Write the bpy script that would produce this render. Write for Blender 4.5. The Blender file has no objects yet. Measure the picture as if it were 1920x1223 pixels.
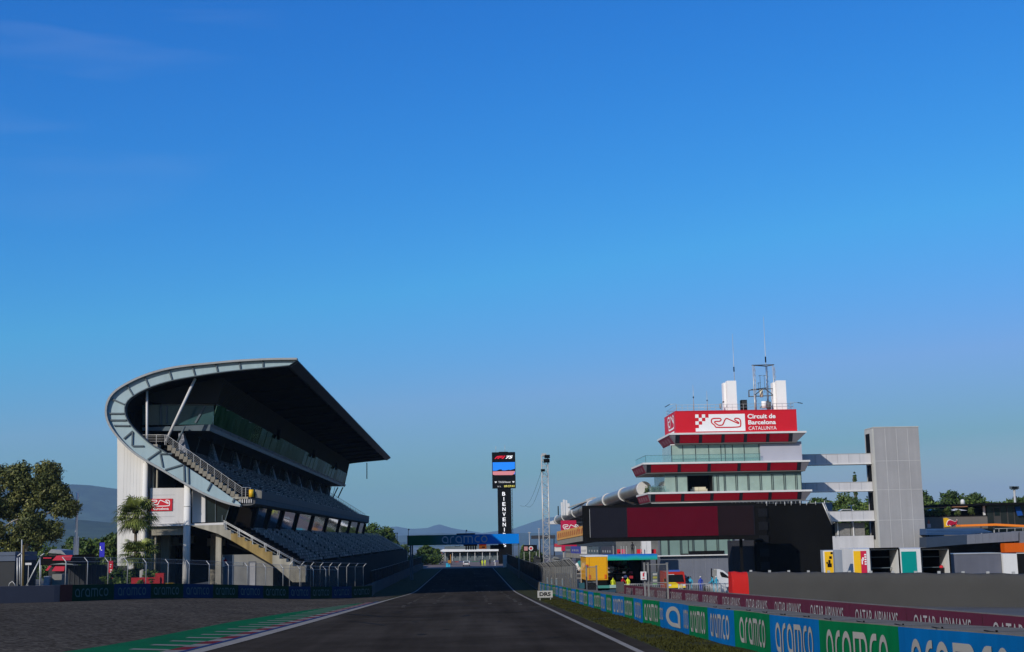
import bpy, math, random
import numpy as np
from mathutils import Vector, Matrix
random.seed(7)
R = math.radians
scene = bpy.context.scene
COL = scene.collection

# ------------------------------------------------------------------ camera
F = 2500.0
CAMZ = 7.2
roll = 0.0185
c = Vector(((880 - 960) / F, (611.5 - 1012) / F, -1)).normalized()
hd = Vector((1, roll, 0)).normalized()
u_ = hd.cross(c).normalized()
if u_.y < 0: u_ = -u_
x_ = c.cross(u_).normalized()
ROT = Matrix((x_, c, u_))
cam_d = bpy.data.cameras.new('camera')
cam = bpy.data.objects.new('camera', cam_d)
COL.objects.link(cam)
cam.matrix_world = Matrix.Translation((0, 0, CAMZ)) @ ROT.to_4x4()
cam_d.sensor_fit = 'HORIZONTAL'; cam_d.sensor_width = 36
cam_d.lens = F / 1920 * 36
cam_d.clip_start = 0.2; cam_d.clip_end = 30000
scene.camera = cam

def A(px, py, Y):
    "surveyed point: photo measurement at a known distance down the track"
    v = ROT @ Vector(((px - 960) / F, (611.5 - py) / F, -1))
    v = v * (Y / v.y)
    return Vector((v.x, v.y, v.z + CAMZ))
def AX(px, py, Y): return A(px, py, Y).x
def AZ(px, py, Y): return A(px, py, Y).z

# ------------------------------------------------------------------ ground height
def sm(a, b, x):
    t = min(1, max(0, (x - a) / (b - a))); return t * t * (3 - 2 * t)
def prof(Y):
    a = 4.5 - 0.024 * Y
    z = 0.5 * (a + math.sqrt(a * a + 0.06))
    if Y > 520: z -= 45 * sm(520, 2200, Y)
    return z
def gz(X, Y):
    return prof(Y) + 1.0 * sm(-12, -32, X) * (1 - sm(165, 230, Y))

# ------------------------------------------------------------------ materials
MATS = {}
def _n(nt, t, **kw):
    n = nt.nodes.new(t)
    for k, v in kw.items():
        if k in n.inputs: n.inputs[k].default_value = v
        else: setattr(n, k, v)
    return n
def mat(name, col, rough=0.6, amp=0.12, scale=0.6, bump=0.0, bscale=8.0, metal=0.0, spec=0.2, fine=0.0, streak=0.0, emit=0.0, coat=0.0):
    if name in MATS: return MATS[name]
    m = bpy.data.materials.new(name); m.use_nodes = True
    nt = m.node_tree; b = nt.nodes['Principled BSDF']; L = nt.links.new
    b.inputs['Roughness'].default_value = rough
    b.inputs['Metallic'].default_value = metal
    b.inputs['Specular IOR Level'].default_value = spec
    if coat: b.inputs['Coat Weight'].default_value = coat
    geo = _n(nt, 'ShaderNodeNewGeometry')
    no = _n(nt, 'ShaderNodeTexNoise', Scale=scale, Detail=5.0, Roughness=0.6)
    L(geo.outputs['Position'], no.inputs['Vector'])
    mr = _n(nt, 'ShaderNodeMapRange'); mr.inputs[1].default_value = 0.25; mr.inputs[2].default_value = 0.75
    mr.inputs[3].default_value = 1 - amp; mr.inputs[4].default_value = 1 + amp
    L(no.outputs['Fac'], mr.inputs[0])
    val = mr.outputs[0]
    if fine:
        n2 = _n(nt, 'ShaderNodeTexNoise', Scale=bscale, Detail=3.0)
        L(geo.outputs['Position'], n2.inputs['Vector'])
        m2 = _n(nt, 'ShaderNodeMapRange'); m2.inputs[1].default_value = 0.3; m2.inputs[2].default_value = 0.7
        m2.inputs[3].default_value = 1 - fine; m2.inputs[4].default_value = 1 + fine
        L(n2.outputs['Fac'], m2.inputs[0])
        mu = _n(nt, 'ShaderNodeMath', operation='MULTIPLY'); L(val, mu.inputs[0]); L(m2.outputs[0], mu.inputs[1]); val = mu.outputs[0]
    if streak:
        mp = _n(nt, 'ShaderNodeMapping'); mp.inputs['Scale'].default_value = (2.2, 2.2, 0.12)
        L(geo.outputs['Position'], mp.inputs['Vector'])
        n3 = _n(nt, 'ShaderNodeTexNoise', Scale=1.0, Detail=4.0); L(mp.outputs[0], n3.inputs['Vector'])
        m3 = _n(nt, 'ShaderNodeMapRange'); m3.inputs[1].default_value = 0.3; m3.inputs[2].default_value = 0.75
        m3.inputs[3].default_value = 1.0 + streak * 0.3; m3.inputs[4].default_value = 1 - streak
        L(n3.outputs['Fac'], m3.inputs[0])
        mu = _n(nt, 'ShaderNodeMath', operation='MULTIPLY'); L(val, mu.inputs[0]); L(m3.outputs[0], mu.inputs[1]); val = mu.outputs[0]
    vm = _n(nt, 'ShaderNodeVectorMath', operation='SCALE'); vm.inputs[0].default_value = col[:3]
    L(val, vm.inputs['Scale'])
    L(vm.outputs[0], b.inputs['Base Color'])
    if emit:
        b.inputs['Emission Color'].default_value = (*col[:3], 1); b.inputs['Emission Strength'].default_value = emit
    if bump:
        n4 = _n(nt, 'ShaderNodeTexNoise', Scale=bscale, Detail=4.0)
        L(geo.outputs['Position'], n4.inputs['Vector'])
        bp = _n(nt, 'ShaderNodeBump'); bp.inputs['Strength'].default_value = bump; bp.inputs['Distance'].default_value = 0.05
        L(n4.outputs['Fac'], bp.inputs['Height']); L(bp.outputs[0], b.inputs['Normal'])
    MATS[name] = m
    return m
def mat_mesh(name, col, alpha):
    "woven wire or shade netting: too fine to model wire by wire at this distance"
    if name in MATS: return MATS[name]
    m = bpy.data.materials.new(name); m.use_nodes = True
    nt = m.node_tree; b = nt.nodes['Principled BSDF']; out = nt.nodes['Material Output']
    b.inputs['Base Color'].default_value = (*col, 1); b.inputs['Roughness'].default_value = 0.8; b.inputs['Specular IOR Level'].default_value = 0.03
    geo = _n(nt, 'ShaderNodeNewGeometry'); no = _n(nt, 'ShaderNodeTexNoise', Scale=1.2, Detail=4.0)
    nt.links.new(geo.outputs['Position'], no.inputs['Vector'])
    mr = _n(nt, 'ShaderNodeMapRange'); mr.inputs[1].default_value = .3; mr.inputs[2].default_value = .7
    mr.inputs[3].default_value = max(0, alpha - .08); mr.inputs[4].default_value = min(1, alpha + .08)
    nt.links.new(no.outputs['Fac'], mr.inputs[0])
    t = _n(nt, 'ShaderNodeBsdfTransparent'); mx = _n(nt, 'ShaderNodeMixShader')
    nt.links.new(mr.outputs[0], mx.inputs[0]); nt.links.new(t.outputs[0], mx.inputs[1]); nt.links.new(b.outputs[0], mx.inputs[2])
    nt.links.new(mx.outputs[0], out.inputs['Surface'])
    MATS[name] = m; return m
def mat_mirror(name, col, rough, wob, wscale, metal=0.85):
    m = mat(name, col, rough=rough, amp=0.15, scale=0.3, metal=metal, bump=wob, bscale=wscale, spec=0.8)
    return m

# ------------------------------------------------------------------ mesh builder
class MB:
    def __init__(s): s.v = []; s.f = []; s.m = []; s.sm = []
    def add(s, vs, fs, mi=0, smooth=False):
        o = len(s.v); s.v.extend([tuple(p) for p in vs])
        for f in fs:
            s.f.append(tuple(i + o for i in f)); s.m.append(mi); s.sm.append(smooth)
        return s
    def hexa(s, b, t, mi=0):
        "b, t: four bottom and four top corners"
        return s.add(list(b) + list(t), [(3, 2, 1, 0), (4, 5, 6, 7), (0, 1, 5, 4), (1, 2, 6, 5), (2, 3, 7, 6), (3, 0, 4, 7)], mi)
    def box(s, x0, x1, y0, y1, z0, z1, mi=0):
        if x0 > x1: x0, x1 = x1, x0
        if y0 > y1: y0, y1 = y1, y0
        if z0 > z1: z0, z1 = z1, z0
        return s.hexa([(x0, y0, z0), (x1, y0, z0), (x1, y1, z0), (x0, y1, z0)], [(x0, y0, z1), (x1, y0, z1), (x1, y1, z1), (x0, y1, z1)], mi)
    def poly(s, pts, mi=0): return s.add(pts, [tuple(range(len(pts)))], mi)
    def prism(s, pts, ext, mi=0, smooth=False):
        n = len(pts); e = Vector(ext)
        p = [Vector(q) for q in pts]
        s.add(p + [q + e for q in p], [tuple(range(n))[::-1], tuple(range(n, 2 * n))], mi)
        o = len(s.v) - 2 * n
        for i in range(n):
            j = (i + 1) % n
            s.f.append((o + i, o + j, o + n + j, o + n + i)); s.m.append(mi); s.sm.append(smooth)
        return s
    def bar(s, p0, p1, w, h=None, mi=0, up=(0, 0, 1)):
        p0 = Vector(p0); p1 = Vector(p1); d = (p1 - p0).normalized(); h = w if h is None else h
        upv = Vector(up)
        if abs(d.dot(upv)) > 0.98: upv = Vector((0, 1, 0))
        a = d.cross(upv).normalized() * w / 2; b = a.cross(d).normalized() * h / 2
        return s.hexa([p0 - a - b, p0 + a - b, p0 + a + b, p0 - a + b], [p1 - a - b, p1 + a - b, p1 + a + b, p1 - a + b], mi)
    def tube(s, pts, r, n=8, mi=0, caps=True):
        pts = [Vector(p) for p in pts]; k = len(pts)
        rs = r if isinstance(r, (list, tuple)) else [r] * k
        vs = []; ref = None
        for i, p in enumerate(pts):
            d = (pts[min(i + 1, k - 1)] - pts[max(i - 1, 0)]).normalized()
            if ref is None: ref = Vector((0, 0, 1)) if abs(d.z) < 0.9 else Vector((0, 1, 0))
            a = d.cross(ref).normalized(); b = d.cross(a).normalized(); ref = a.cross(d).normalized()
            for j in range(n):
                t = 2 * math.pi * j / n; vs.append(p + (a * math.cos(t) + b * math.sin(t)) * rs[i])
        fs = []
        for i in range(k - 1):
            for j in range(n):
                j2 = (j + 1) % n; fs.append((i * n + j, i * n + j2, (i + 1) * n + j2, (i + 1) * n + j))
        o = len(s.v); s.add(vs, fs, mi, True)
        if caps:
            s.f.append(tuple(o + j for j in range(n))[::-1]); s.m.append(mi); s.sm.append(False)
            s.f.append(tuple(o + (k - 1) * n + j for j in range(n))); s.m.append(mi); s.sm.append(False)
        return s
    def ball(s, c, rx, ry, rz, nu=10, nv=7, mi=0):
        vs = []; fs = []
        for i in range(nv + 1):
            ph = math.pi * i / nv
            for j in range(nu):
                th = 2 * math.pi * j / nu
                vs.append((c[0] + rx * math.sin(ph) * math.cos(th), c[1] + ry * math.sin(ph) * math.sin(th), c[2] + rz * math.cos(ph)))
        for i in range(nv):
            for j in range(nu):
                j2 = (j + 1) % nu; fs.append((i * nu + j, (i + 1) * nu + j, (i + 1) * nu + j2, i * nu + j2))
        return s.add(vs, fs, mi, True)
    def flat(s, shape, o, U, V, mi=0):
        "shape = (verts2d, faces): laid on the plane o + x U + y V"
        o = Vector(o); U = Vector(U); V = Vector(V)
        return s.add([o + U * a + V * b for a, b in shape[0]], shape[1], mi)
    def build(s, name, mats, parent=None):
        me = bpy.data.meshes.new(name)
        off = Vector((0, 0, 0)); q = parent
        while q is not None: off += q.location; q = q.parent
        me.from_pydata([(a - off.x, b - off.y, cc - off.z) for a, b, cc in s.v], [], s.f)
        if not isinstance(mats, (list, tuple)): mats = [mats]
        for mm in mats: me.materials.append(mm)
        me.polygons.foreach_set('material_index', s.m)
        me.polygons.foreach_set('use_smooth', s.sm)
        me.update()
        o = bpy.data.objects.new(name, me); COL.objects.link(o)
        if parent is not None: o.parent = parent
        return o
def tag(o, label=None, cat=None, group=None, kind=None):
    if label: o['label'] = label
    if cat: o['category'] = cat
    if group: o['group'] = group
    if kind: o['kind'] = kind
    return o
def thing(name, label, cat, loc=(0, 0, 0), group=None):
    o = bpy.data.objects.new(name, None); o.empty_display_size = 0.3; COL.objects.link(o); o.location = loc
    return tag(o, label, cat, group)
def copy_tree(o, loc=None, rz=None, parent=None):
    k = o.copy(); COL.objects.link(k)
    if parent is not None: k.parent = parent
    if loc is not None: k.location = loc
    if rz is not None: k.rotation_euler = (0, 0, rz)
    for ch in list(o.children): copy_tree(ch, parent=k)
    return k
def struct(name, mb, m):
    o = mb.build(name, m); o['kind'] = 'structure'; return o

# ------------------------------------------------------------------ lettering
_TX = {}
def text_shape(sx, bold=0.0):
    if (sx, bold) in _TX: return _TX[(sx, bold)]
    cu = bpy.data.curves.new('lettering', 'FONT'); cu.body = sx; cu.offset = bold; cu.resolution_u = 3
    ob = bpy.data.objects.new('lettering', cu); COL.objects.link(ob)
    me = bpy.data.meshes.new_from_object(ob.evaluated_get(bpy.context.evaluated_depsgraph_get()))
    vs = [(v.co.x, v.co.y) for v in me.vertices]; fs = [tuple(p.vertices) for p in me.polygons]
    bpy.data.objects.remove(ob); bpy.data.curves.remove(cu); bpy.data.meshes.remove(me)
    x0 = min(v[0] for v in vs); x1 = max(v[0] for v in vs); y0 = min(v[1] for v in vs); y1 = max(v[1] for v in vs)
    sh = ([((a - x0) / (x1 - x0), (b - y0) / (y1 - y0)) for a, b in vs], fs)
    _TX[(sx, bold)] = sh; return sh
def ribbon(pts, w, closed=False):
    n = len(pts); vs = []; fs = []
    P = [Vector((a, b)) for a, b in pts]
    for i in range(n):
        if closed: a = P[i - 1]; b = P[(i + 1) % n]
        else: a = P[max(i - 1, 0)]; b = P[min(i + 1, n - 1)]
        d1 = (P[i] - a); d2 = (b - P[i])
        if d1.length < 1e-9: d1 = d2
        if d2.length < 1e-9: d2 = d1
        d1.normalize(); d2.normalize(); d = (d1 + d2).normalized(); nn = Vector((-d.y, d.x))
        k = 1 / max(0.5, nn.dot(Vector((-d1.y, d1.x))))
        vs += [tuple(P[i] + nn * w / 2 * k), tuple(P[i] - nn * w / 2 * k)]
    for i in range(n if closed else n - 1):
        j = (i + 1) % n; fs.append((2 * i, 2 * i + 1, 2 * j + 1, 2 * j))
    return vs, fs
def arc(cx, cy, rx, ry, a0, a1, n=10):
    return [(cx + rx * math.cos(R(a0 + (a1 - a0) * i / n)), cy + ry * math.sin(R(a0 + (a1 - a0) * i / n))) for i in range(n + 1)]
def merge(parts):
    V = []; Fc = []
    for vs, fs in parts:
        o = len(V); V += vs; Fc += [tuple(i + o for i in f) for f in fs]
    return V, Fc
def wordmark():
    s = 0.17; h = s / 2; r = 0.5 - h
    P = []; x = 0
    def a_(x): return ribbon([(x + 1 - h, h), (x + 1 - h, .5)] + arc(x + .5, .5, r, r, 0, 180)[1:] + arc(x + .5, .5, r, r, 180, 270)[1:], s, True)
    P.append(a_(0)); x = 1.25
    P.append(ribbon([(x + h, 0), (x + h, .5)] + arc(x + .5, .5, r, r, 180, 90)[1:] + [(x + .62, 1 - h)], s)); x += .62 + .22
    P.append(a_(x)); x += 1.25
    P.append(ribbon([(x + h, 0), (x + h, 1 - h), (x + 1.05, 1 - h)] + arc(x + 1.05, .62, .3, .38 - h, 90, 0)[1:] + [(x + 1.35, 0)], s))
    P.append(ribbon([(x + .715, 0), (x + .715, 1 - s - .004)], s)); x += 1.35 + h + .25
    P.append(ribbon([(x + .78, 1 - h)] + arc(x + .5, .5, r, r, 90, 270) + [(x + .78, h)], s)); x += .78 + .22
    P.append(ribbon(arc(x + .5, .5, r, r, 0, 360, 24)[:-1], s, True)); x += 1
    V, Fc = merge(P)
    return [(a / x, b) for a, b in V], Fc
WORD = wordmark()
def logo_a():
    s = .2; h = s / 2; r = .5 - h
    return ribbon([(1 - h, h), (1 - h, .5)] + arc(.5, .5, r, r, 0, 180)[1:] + arc(.5, .5, r, r, 180, 270)[1:], s, True)
_t = [(650,210),(652,188),(668,175),(690,172),(740,172),(768,174),(778,188),(770,205),(752,212),(708,211),(690,216),(692,228),(735,262),(765,264),(792,260),(804,240),(828,185),(845,174),(866,180),(985,240),(1000,243),(1004,232),(955,199),(949,184),(962,173),(1006,178),(1027,202),(1027,272),(1010,292),(715,292),(698,282),(690,258),(656,236)]
def _round(pts, it=2):
    for _ in range(it):
        q = []
        for i in range(len(pts)):
            a = pts[i]; b = pts[(i + 1) % len(pts)]
            q += [(a[0] * .75 + b[0] * .25, a[1] * .75 + b[1] * .25), (a[0] * .25 + b[0] * .75, a[1] * .25 + b[1] * .75)]
        pts = q
    return pts
CIRC = ribbon(_round([((x - 640) / 400, (300 - y) / 400) for x, y in _t]), 0.038, True)   # width 1, height ~.33
def sq(x0, x1, y0, y1): return [(x0, y0), (x1, y0), (x1, y1), (x0, y1)], [(0, 1, 2, 3)]

# ------------------------------------------------------------------ sun and sky
SUN = Vector((33, 40, -27.7))
sd = bpy.data.lights.new('sun', 'SUN'); sd.energy = 4.3; sd.angle = R(0.55); sd.color = (1.0, 0.94, 0.83)
so = bpy.data.objects.new('sun', sd); COL.objects.link(so)
so.rotation_euler = SUN.to_track_quat('-Z', 'Y').to_euler()
SEL = math.atan2(27.7, math.hypot(33, 40)); SAZ = math.atan2(-33, -40)
w = bpy.data.worlds.new('World'); scene.world = w; w.use_nodes = True
nt = w.node_tree; bg = nt.nodes['Background']
sky = nt.nodes.new('ShaderNodeTexSky'); sky.sky_type = 'NISHITA'; sky.sun_disc = False
sky.sun_elevation = SEL; sky.sun_rotation = SAZ; sky.altitude = 150; sky.air_density = 1.0; sky.dust_density = 0.6; sky.ozone_density = 3.0
SKY_NODE = sky
# deep-blue film response for the sky light: per-channel gain and power
sp_ = nt.nodes.new('ShaderNodeSeparateColor'); nt.links.new(sky.outputs[0], sp_.inputs[0])
cb_ = nt.nodes.new('ShaderNodeCombineColor')
def M_(op, x, y):
    n = nt.nodes.new('ShaderNodeMath'); n.operation = op
    for j, v in enumerate((x, y)):
        if isinstance(v, (int, float)): n.inputs[j].default_value = v
        else: nt.links.new(v, n.inputs[j])
    return n.outputs[0]
r0_, g0_, b0_ = [M_('MULTIPLY', sp_.outputs[i], .09) for i in range(3)]
ro_ = M_('MINIMUM', M_('MULTIPLY', M_('POWER', r0_, 2.35), 2.22), M_('MAXIMUM', M_('ADD', M_('MULTIPLY', r0_, .1), .157), M_('SUBTRACT', M_('MULTIPLY', r0_, 1.6), .6)))
go_ = M_('MINIMUM', M_('MULTIPLY', M_('POWER', g0_, 1.28), 1.40), M_('MAXIMUM', M_('ADD', M_('MULTIPLY', g0_, .14), .342), M_('SUBTRACT', M_('MULTIPLY', g0_, 1.3), .45)))
bo_ = M_('MULTIPLY', b0_, M_('MAXIMUM', M_('SUBTRACT', 2.10, M_('MULTIPLY', r0_, 2.75)), .72))
for i, v in enumerate((ro_, go_, bo_)): nt.links.new(M_('DIVIDE', v, .09), cb_.inputs[i])
hsv = cb_
# thin high cirrus in one part of the sky dome
tc = nt.nodes.new('ShaderNodeTexCoord')
mp = nt.nodes.new('ShaderNodeMapping'); mp.inputs['Scale'].default_value = (2.0, 2.0, 15.0); mp.inputs['Rotation'].default_value = (0, R(4), 0)
nt.links.new(tc.outputs['Generated'], mp.inputs[0])
nz = nt.nodes.new('ShaderNodeTexNoise'); nz.inputs['Scale'].default_value = 1.6; nz.inputs['Detail'].default_value = 3; nz.inputs['Distortion'].default_value = .6
nt.links.new(mp.outputs[0], nz.inputs['Vector'])
cr = nt.nodes.new('ShaderNodeMapRange'); cr.inputs[1].default_value = .5; cr.inputs[2].default_value = .8; cr.inputs[3].default_value = 0; cr.inputs[4].default_value = .12
nt.links.new(nz.outputs['Fac'], cr.inputs[0])
dt = nt.nodes.new('ShaderNodeVectorMath'); dt.operation = 'DOT_PRODUCT'
cl_dir = (A(120, 10, 1000) - Vector((0, 0, CAMZ))).normalized(); dt.inputs[1].default_value = cl_dir
nt.links.new(tc.outputs['Generated'], dt.inputs[0])
dr = nt.nodes.new('ShaderNodeMapRange'); dr.inputs[1].default_value = math.cos(R(9)); dr.inputs[2].default_value = math.cos(R(1)); dr.inputs[3].default_value = 0; dr.inputs[4].default_value = 1
nt.links.new(dt.outputs['Value'], dr.inputs[0])
mu = nt.nodes.new('ShaderNodeMath'); mu.operation = 'MULTIPLY'
nt.links.new(cr.outputs[0], mu.inputs[0]); nt.links.new(dr.outputs[0], mu.inputs[1])
mx = nt.nodes.new('ShaderNodeMix'); mx.data_type = 'RGBA'; mx.inputs['B'].default_value = (8, 8.5, 9.5, 1)
nt.links.new(mu.outputs[0], mx.inputs['Factor']); nt.links.new(hsv.outputs[0], mx.inputs['A'])
nt.links.new(mx.outputs['Result'], bg.inputs['Color'])
bg.inputs['Strength'].default_value = 0.09
vs_ = scene.view_settings; vs_.view_transform = 'Standard'; vs_.look = 'None'; vs_.exposure = 0; vs_.gamma = 1; vs_.use_curve_mapping = False
scene.cycles.max_bounces = 6; scene.cycles.volume_bounces = 0; scene.cycles.transparent_max_bounces = 24
# ------------------------------------------------------------------ terrain sheets
YS = [-60, -30, -10, 0] + list(range(4, 244, 4)) + list(range(260, 620, 20)) + [680, 760, 900, 1200, 1600, 2200, 3000, 4200, 6000, 9500, 21500]
def sheet(name, m, xl, xr, y0, y1, lift, nx=1):
    "strip between two edges xl(Y), xr(Y), following the ground"
    ys = [y0] + [y for y in YS if y0 < y < y1] + [y1]
    b = MB(); vs = []
    for y in ys:
        a = xl(y) if callable(xl) else xl; e = xr(y) if callable(xr) else xr
        for i in range(nx + 1):
            x = a + (e - a) * i / nx
            vs.append((x, y, gz(x, y) + lift))
    k = nx + 1
    fs = [(j * k + i, j * k + i + 1, (j + 1) * k + i + 1, (j + 1) * k + i) for j in range(len(ys) - 1) for i in range(nx)]
    b.add(vs, fs)
    return struct(name, b, m)
XS = [-10500, -7000, -4000, -2500, -1500, -800, -400, -200, -120, -80, -60, -48, -40] + [-36 + i * 2 for i in range(13)] + [-10, 0, 6, 12, 16, 20, 30, 60, 120, 250, 500, 1000, 2000, 4000, 7000, 10500]
b = MB(); vs = [(x, y, gz(x, y) - 0.07) for y in YS for x in XS]; k = len(XS)
b.add(vs, [(j * k + i, j * k + i + 1, (j + 1) * k + i + 1, (j + 1) * k + i) for j in range(len(YS) - 1) for i in range(k - 1)])
m_ground = mat('paddock ground', (.085, .08, .07), rough=.9, amp=.35, scale=.05, bump=.3, bscale=5, fine=.2)
struct('ground', b, m_ground)

def lerp_tab(tab):
    def f(y):
        if y <= tab[0][0]: return tab[0][1]
        for (a, p), (bb, q) in zip(tab, tab[1:]):
            if y <= bb: return p + (q - p) * (y - a) / (bb - a)
        return tab[-1][1]
    return f
XL = lerp_tab([(-60, -11.2), (48, -10.45), (58, -10.15), (81, -9.7), (138, -8.85), (195, -7.75), (350, -7.0), (420, -6.8)])
XR = lerp_tab([(-60, 5.3), (43, 5.5), (118, 5.65), (195, 6.0), (330, 5.8), (420, 6.2)])

# asphalt with worn racing line, patches and fine grain
m_asp = bpy.data.materials.new('asphalt'); m_asp.use_nodes = True
nt = m_asp.node_tree; pb = nt.nodes['Principled BSDF']; L = nt.links.new
geo = _n(nt, 'ShaderNodeNewGeometry')
mpn = _n(nt, 'ShaderNodeMapping'); mpn.inputs['Scale'].default_value = (1.0, .035, 1); L(geo.outputs['Position'], mpn.inputs[0])
n1 = _n(nt, 'ShaderNodeTexNoise', Scale=.55, Detail=5.0, Roughness=.6); L(mpn.outputs[0], n1.inputs['Vector'])
n2 = _n(nt, 'ShaderNodeTexNoise', Scale=.16, Detail=6.0, Roughness=.65); L(geo.outputs['Position'], n2.inputs['Vector'])
n3 = _n(nt, 'ShaderNodeTexNoise', Scale=34.0, Detail=2.0); L(geo.outputs['Position'], n3.inputs['Vector'])
def rng(fac, a, bq, c0, c1):
    r = _n(nt, 'ShaderNodeMapRange')
    for i, v in enumerate((a, bq, c0, c1)): r.inputs[i + 1].default_value = v
    L(fac, r.inputs[0]); return r.outputs[0]
def mul(p, q):
    r = _n(nt, 'ShaderNodeMath', operation='MULTIPLY'); L(p, r.inputs[0]); L(q, r.inputs[1]); return r.outputs[0]
v = mul(mul(rng(n1.outputs['Fac'], .3, .7, .66, 1.26), rng(n2.outputs['Fac'], .3, .7, .7, 1.28)), rng(n3.outputs['Fac'], .3, .7, .75, 1.25))
sc_ = _n(nt, 'ShaderNodeVectorMath', operation='SCALE'); sc_.inputs[0].default_value = (.036, .0315, .0275); L(v, sc_.inputs['Scale'])
L(sc_.outputs[0], pb.inputs['Base Color']); pb.inputs['Roughness'].default_value = .78; pb.inputs['Specular IOR Level'].default_value = 0
bp = _n(nt, 'ShaderNodeBump'); bp.inputs['Strength'].default_value = .35; bp.inputs['Distance'].default_value = .01; L(n3.outputs['Fac'], bp.inputs['Height']); L(bp.outputs[0], pb.inputs['Normal'])
sheet('track', m_asp, lambda y: XL(y) - .2, lambda y: XR(y) + .9 - .5 * sm(60, 190, y), -60, 348, 0.0, 4)
m_asp2 = mat('sunlit run-off asphalt', (.16, .13, .12), rough=.85, spec=.05, amp=.2, scale=.2, fine=.15)  # paler copy of the asphalt, sunlight beyond the stand's shadow put into colour
sheet('run_off', m_asp2, -60, 60, 348, 472, -0.03, 4)

# grass verges
m_grass = mat('verge grass', (.031, .031, .007), rough=.95, amp=.45, scale=.5, bump=.9, bscale=14, fine=.5, spec=.1)
sheet('grass_verge', m_grass, lambda y: XR(y) + .9 - .5 * sm(60, 190, y), lambda y: 9.4, -60, 348, -.004, 3)
def gl(y): return -12.6 if y > 185 else -16
sheet('grass_verge', m_grass, lambda y: -13.6 + .8 * sm(190, 350, y), lambda y: XL(y) - .2, 128, 348, -.004, 6)
# gravel trap on the outside of the last corner
m_grav = bpy.data.materials.new('gravel'); m_grav.use_nodes = True
nt = m_grav.node_tree; pb = nt.nodes['Principled BSDF']; L = nt.links.new
geo = _n(nt, 'ShaderNodeNewGeometry')
vo = _n(nt, 'ShaderNodeTexVoronoi', Scale=5.0); L(geo.outputs['Position'], vo.inputs['Vector'])
n2 = _n(nt, 'ShaderNodeTexNoise', Scale=.12, Detail=6.0, Roughness=.65); L(geo.outputs['Position'], n2.inputs['Vector'])
n3 = _n(nt, 'ShaderNodeTexNoise', Scale=9.0, Detail=7.0, Roughness=.75); L(geo.outputs['Position'], n3.inputs['Vector'])
sp = _n(nt, 'ShaderNodeSeparateColor'); L(vo.outputs['Color'], sp.inputs[0])
v = mul(mul(rng(sp.outputs[0], 0, 1, .45, 1.6), rng(n2.outputs['Fac'], .3, .7, .8, 1.2)), rng(n3.outputs['Fac'], .3, .7, .65, 1.35))
sc_ = _n(nt, 'ShaderNodeVectorMath', operation='SCALE'); sc_.inputs[0].default_value = (.058, .051, .043); L(v, sc_.inputs['Scale'])
L(sc_.outputs[0], pb.inputs['Base Color']); pb.inputs['Roughness'].default_value = .95; pb.inputs['Specular IOR Level'].default_value = 0
bp = _n(nt, 'ShaderNodeBump'); bp.inputs['Strength'].default_value = 1.0; bp.inputs['Distance'].default_value = .05; L(n3.outputs['Fac'], bp.inputs['Height']); L(bp.outputs[0], pb.inputs['Normal'])
KW = lerp_tab([(-60, 6.5), (40, 5.2), (58, 4.3), (82, 4.5), (100, 3.9), (125, 2.0), (136, .3)])       # width of the painted strip
b = MB(); ys = [-60, -30, -10] + list(range(0, 172, 4)); vs = []
for y in ys:
    e = XL(y) - .2 - (KW(y) if y < 136 else 0) ; e = min(e, -9.2)
    for i in range(17):
        x = -52 + (e + 52) * i / 16; vs.append((x, y, gz(x, y) + .0))
b.add(vs, [(j * 17 + i, j * 17 + i + 1, (j + 1) * 17 + i + 1, (j + 1) * 17 + i) for j in range(len(ys) - 1) for i in range(16)])
struct('gravel_trap', b, m_grav)

# painted strip, kerb and lines
m_green = mat('green run-off paint', (.002, .078, .028), rough=.85, spec=.04, amp=.25, scale=.4, fine=.15)
m_line = mat('white line paint', (.20, .185, .165), rough=.85, spec=.04, amp=.22, scale=.5, fine=.15)
m_white_k = mat('kerb white', (.15, .142, .13), rough=.85, spec=.04, amp=.25, scale=.7)
m_red_k = mat('kerb red', (.10, .009, .012), rough=.85, spec=.04, amp=.25, scale=.7)
m_blue_k = mat('kerb blue', (.006, .026, .095), rough=.85, spec=.04, amp=.2, scale=.7)
sheet('painted_strip', m_green, lambda y: XL(y) - .2 - KW(y), lambda y: XL(y) - .1, -60, 136, .012, 4)
def stripe(bm, x0f, x1f, y0, y1, lift, mi, skew=0.0):
    n = 4
    for i in range(n):
        a = y0 + (y1 - y0) * i / n; e = y0 + (y1 - y0) * (i + 1) / n
        p = []
        for y, f in ((a, x0f), (a, x1f), (e, x1f), (e, x0f)):
            sk = skew if f is x0f else 0
            x = f(y); p.append((x, y + sk, gz(x, y + sk) + lift))
        bm.poly(p, mi)
lb = MB()
WL = lerp_tab([(-60, .8), (60, .7), (130, .5), (150, .28), (350, .2)])
for a in range(-60, 348, 8): stripe(lb, lambda y: XL(y) - WL(y) * .2, lambda y: XL(y) + WL(y) * .8, a, min(a + 8, 348), .018, 0)
for a in range(-60, 348, 8): stripe(lb, lambda y: XR(y) - .05, lambda y: XR(y) + .2, a, min(a + 8, 348), .018, 0)
struct('edge_lines', lb, m_line)
kb = MB()
for a in range(-60, 136, 4): stripe(kb, lambda y: XL(y) - .42, lambda y: XL(y) - .16, a, min(a + 4, 136), .024, 2)
i = 0
y = -60
while y < 132:
    stripe(kb, lambda y: XL(y) - 1.15, lambda y: XL(y) - .42, y, y + 2.2, .021, i % 2, .0)
    i += 1; y += 2.2
y = 52
while y < 122:
    stripe(kb, lambda q: XL(q) - 1.15 - min(1.7, KW(q) - .8), lambda q: XL(q) - 1.15, y, y + .75, .024, 0, 1.1)
    y += 3.1
struct('kerb', kb, [m_white_k, m_red_k, m_blue_k])

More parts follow.
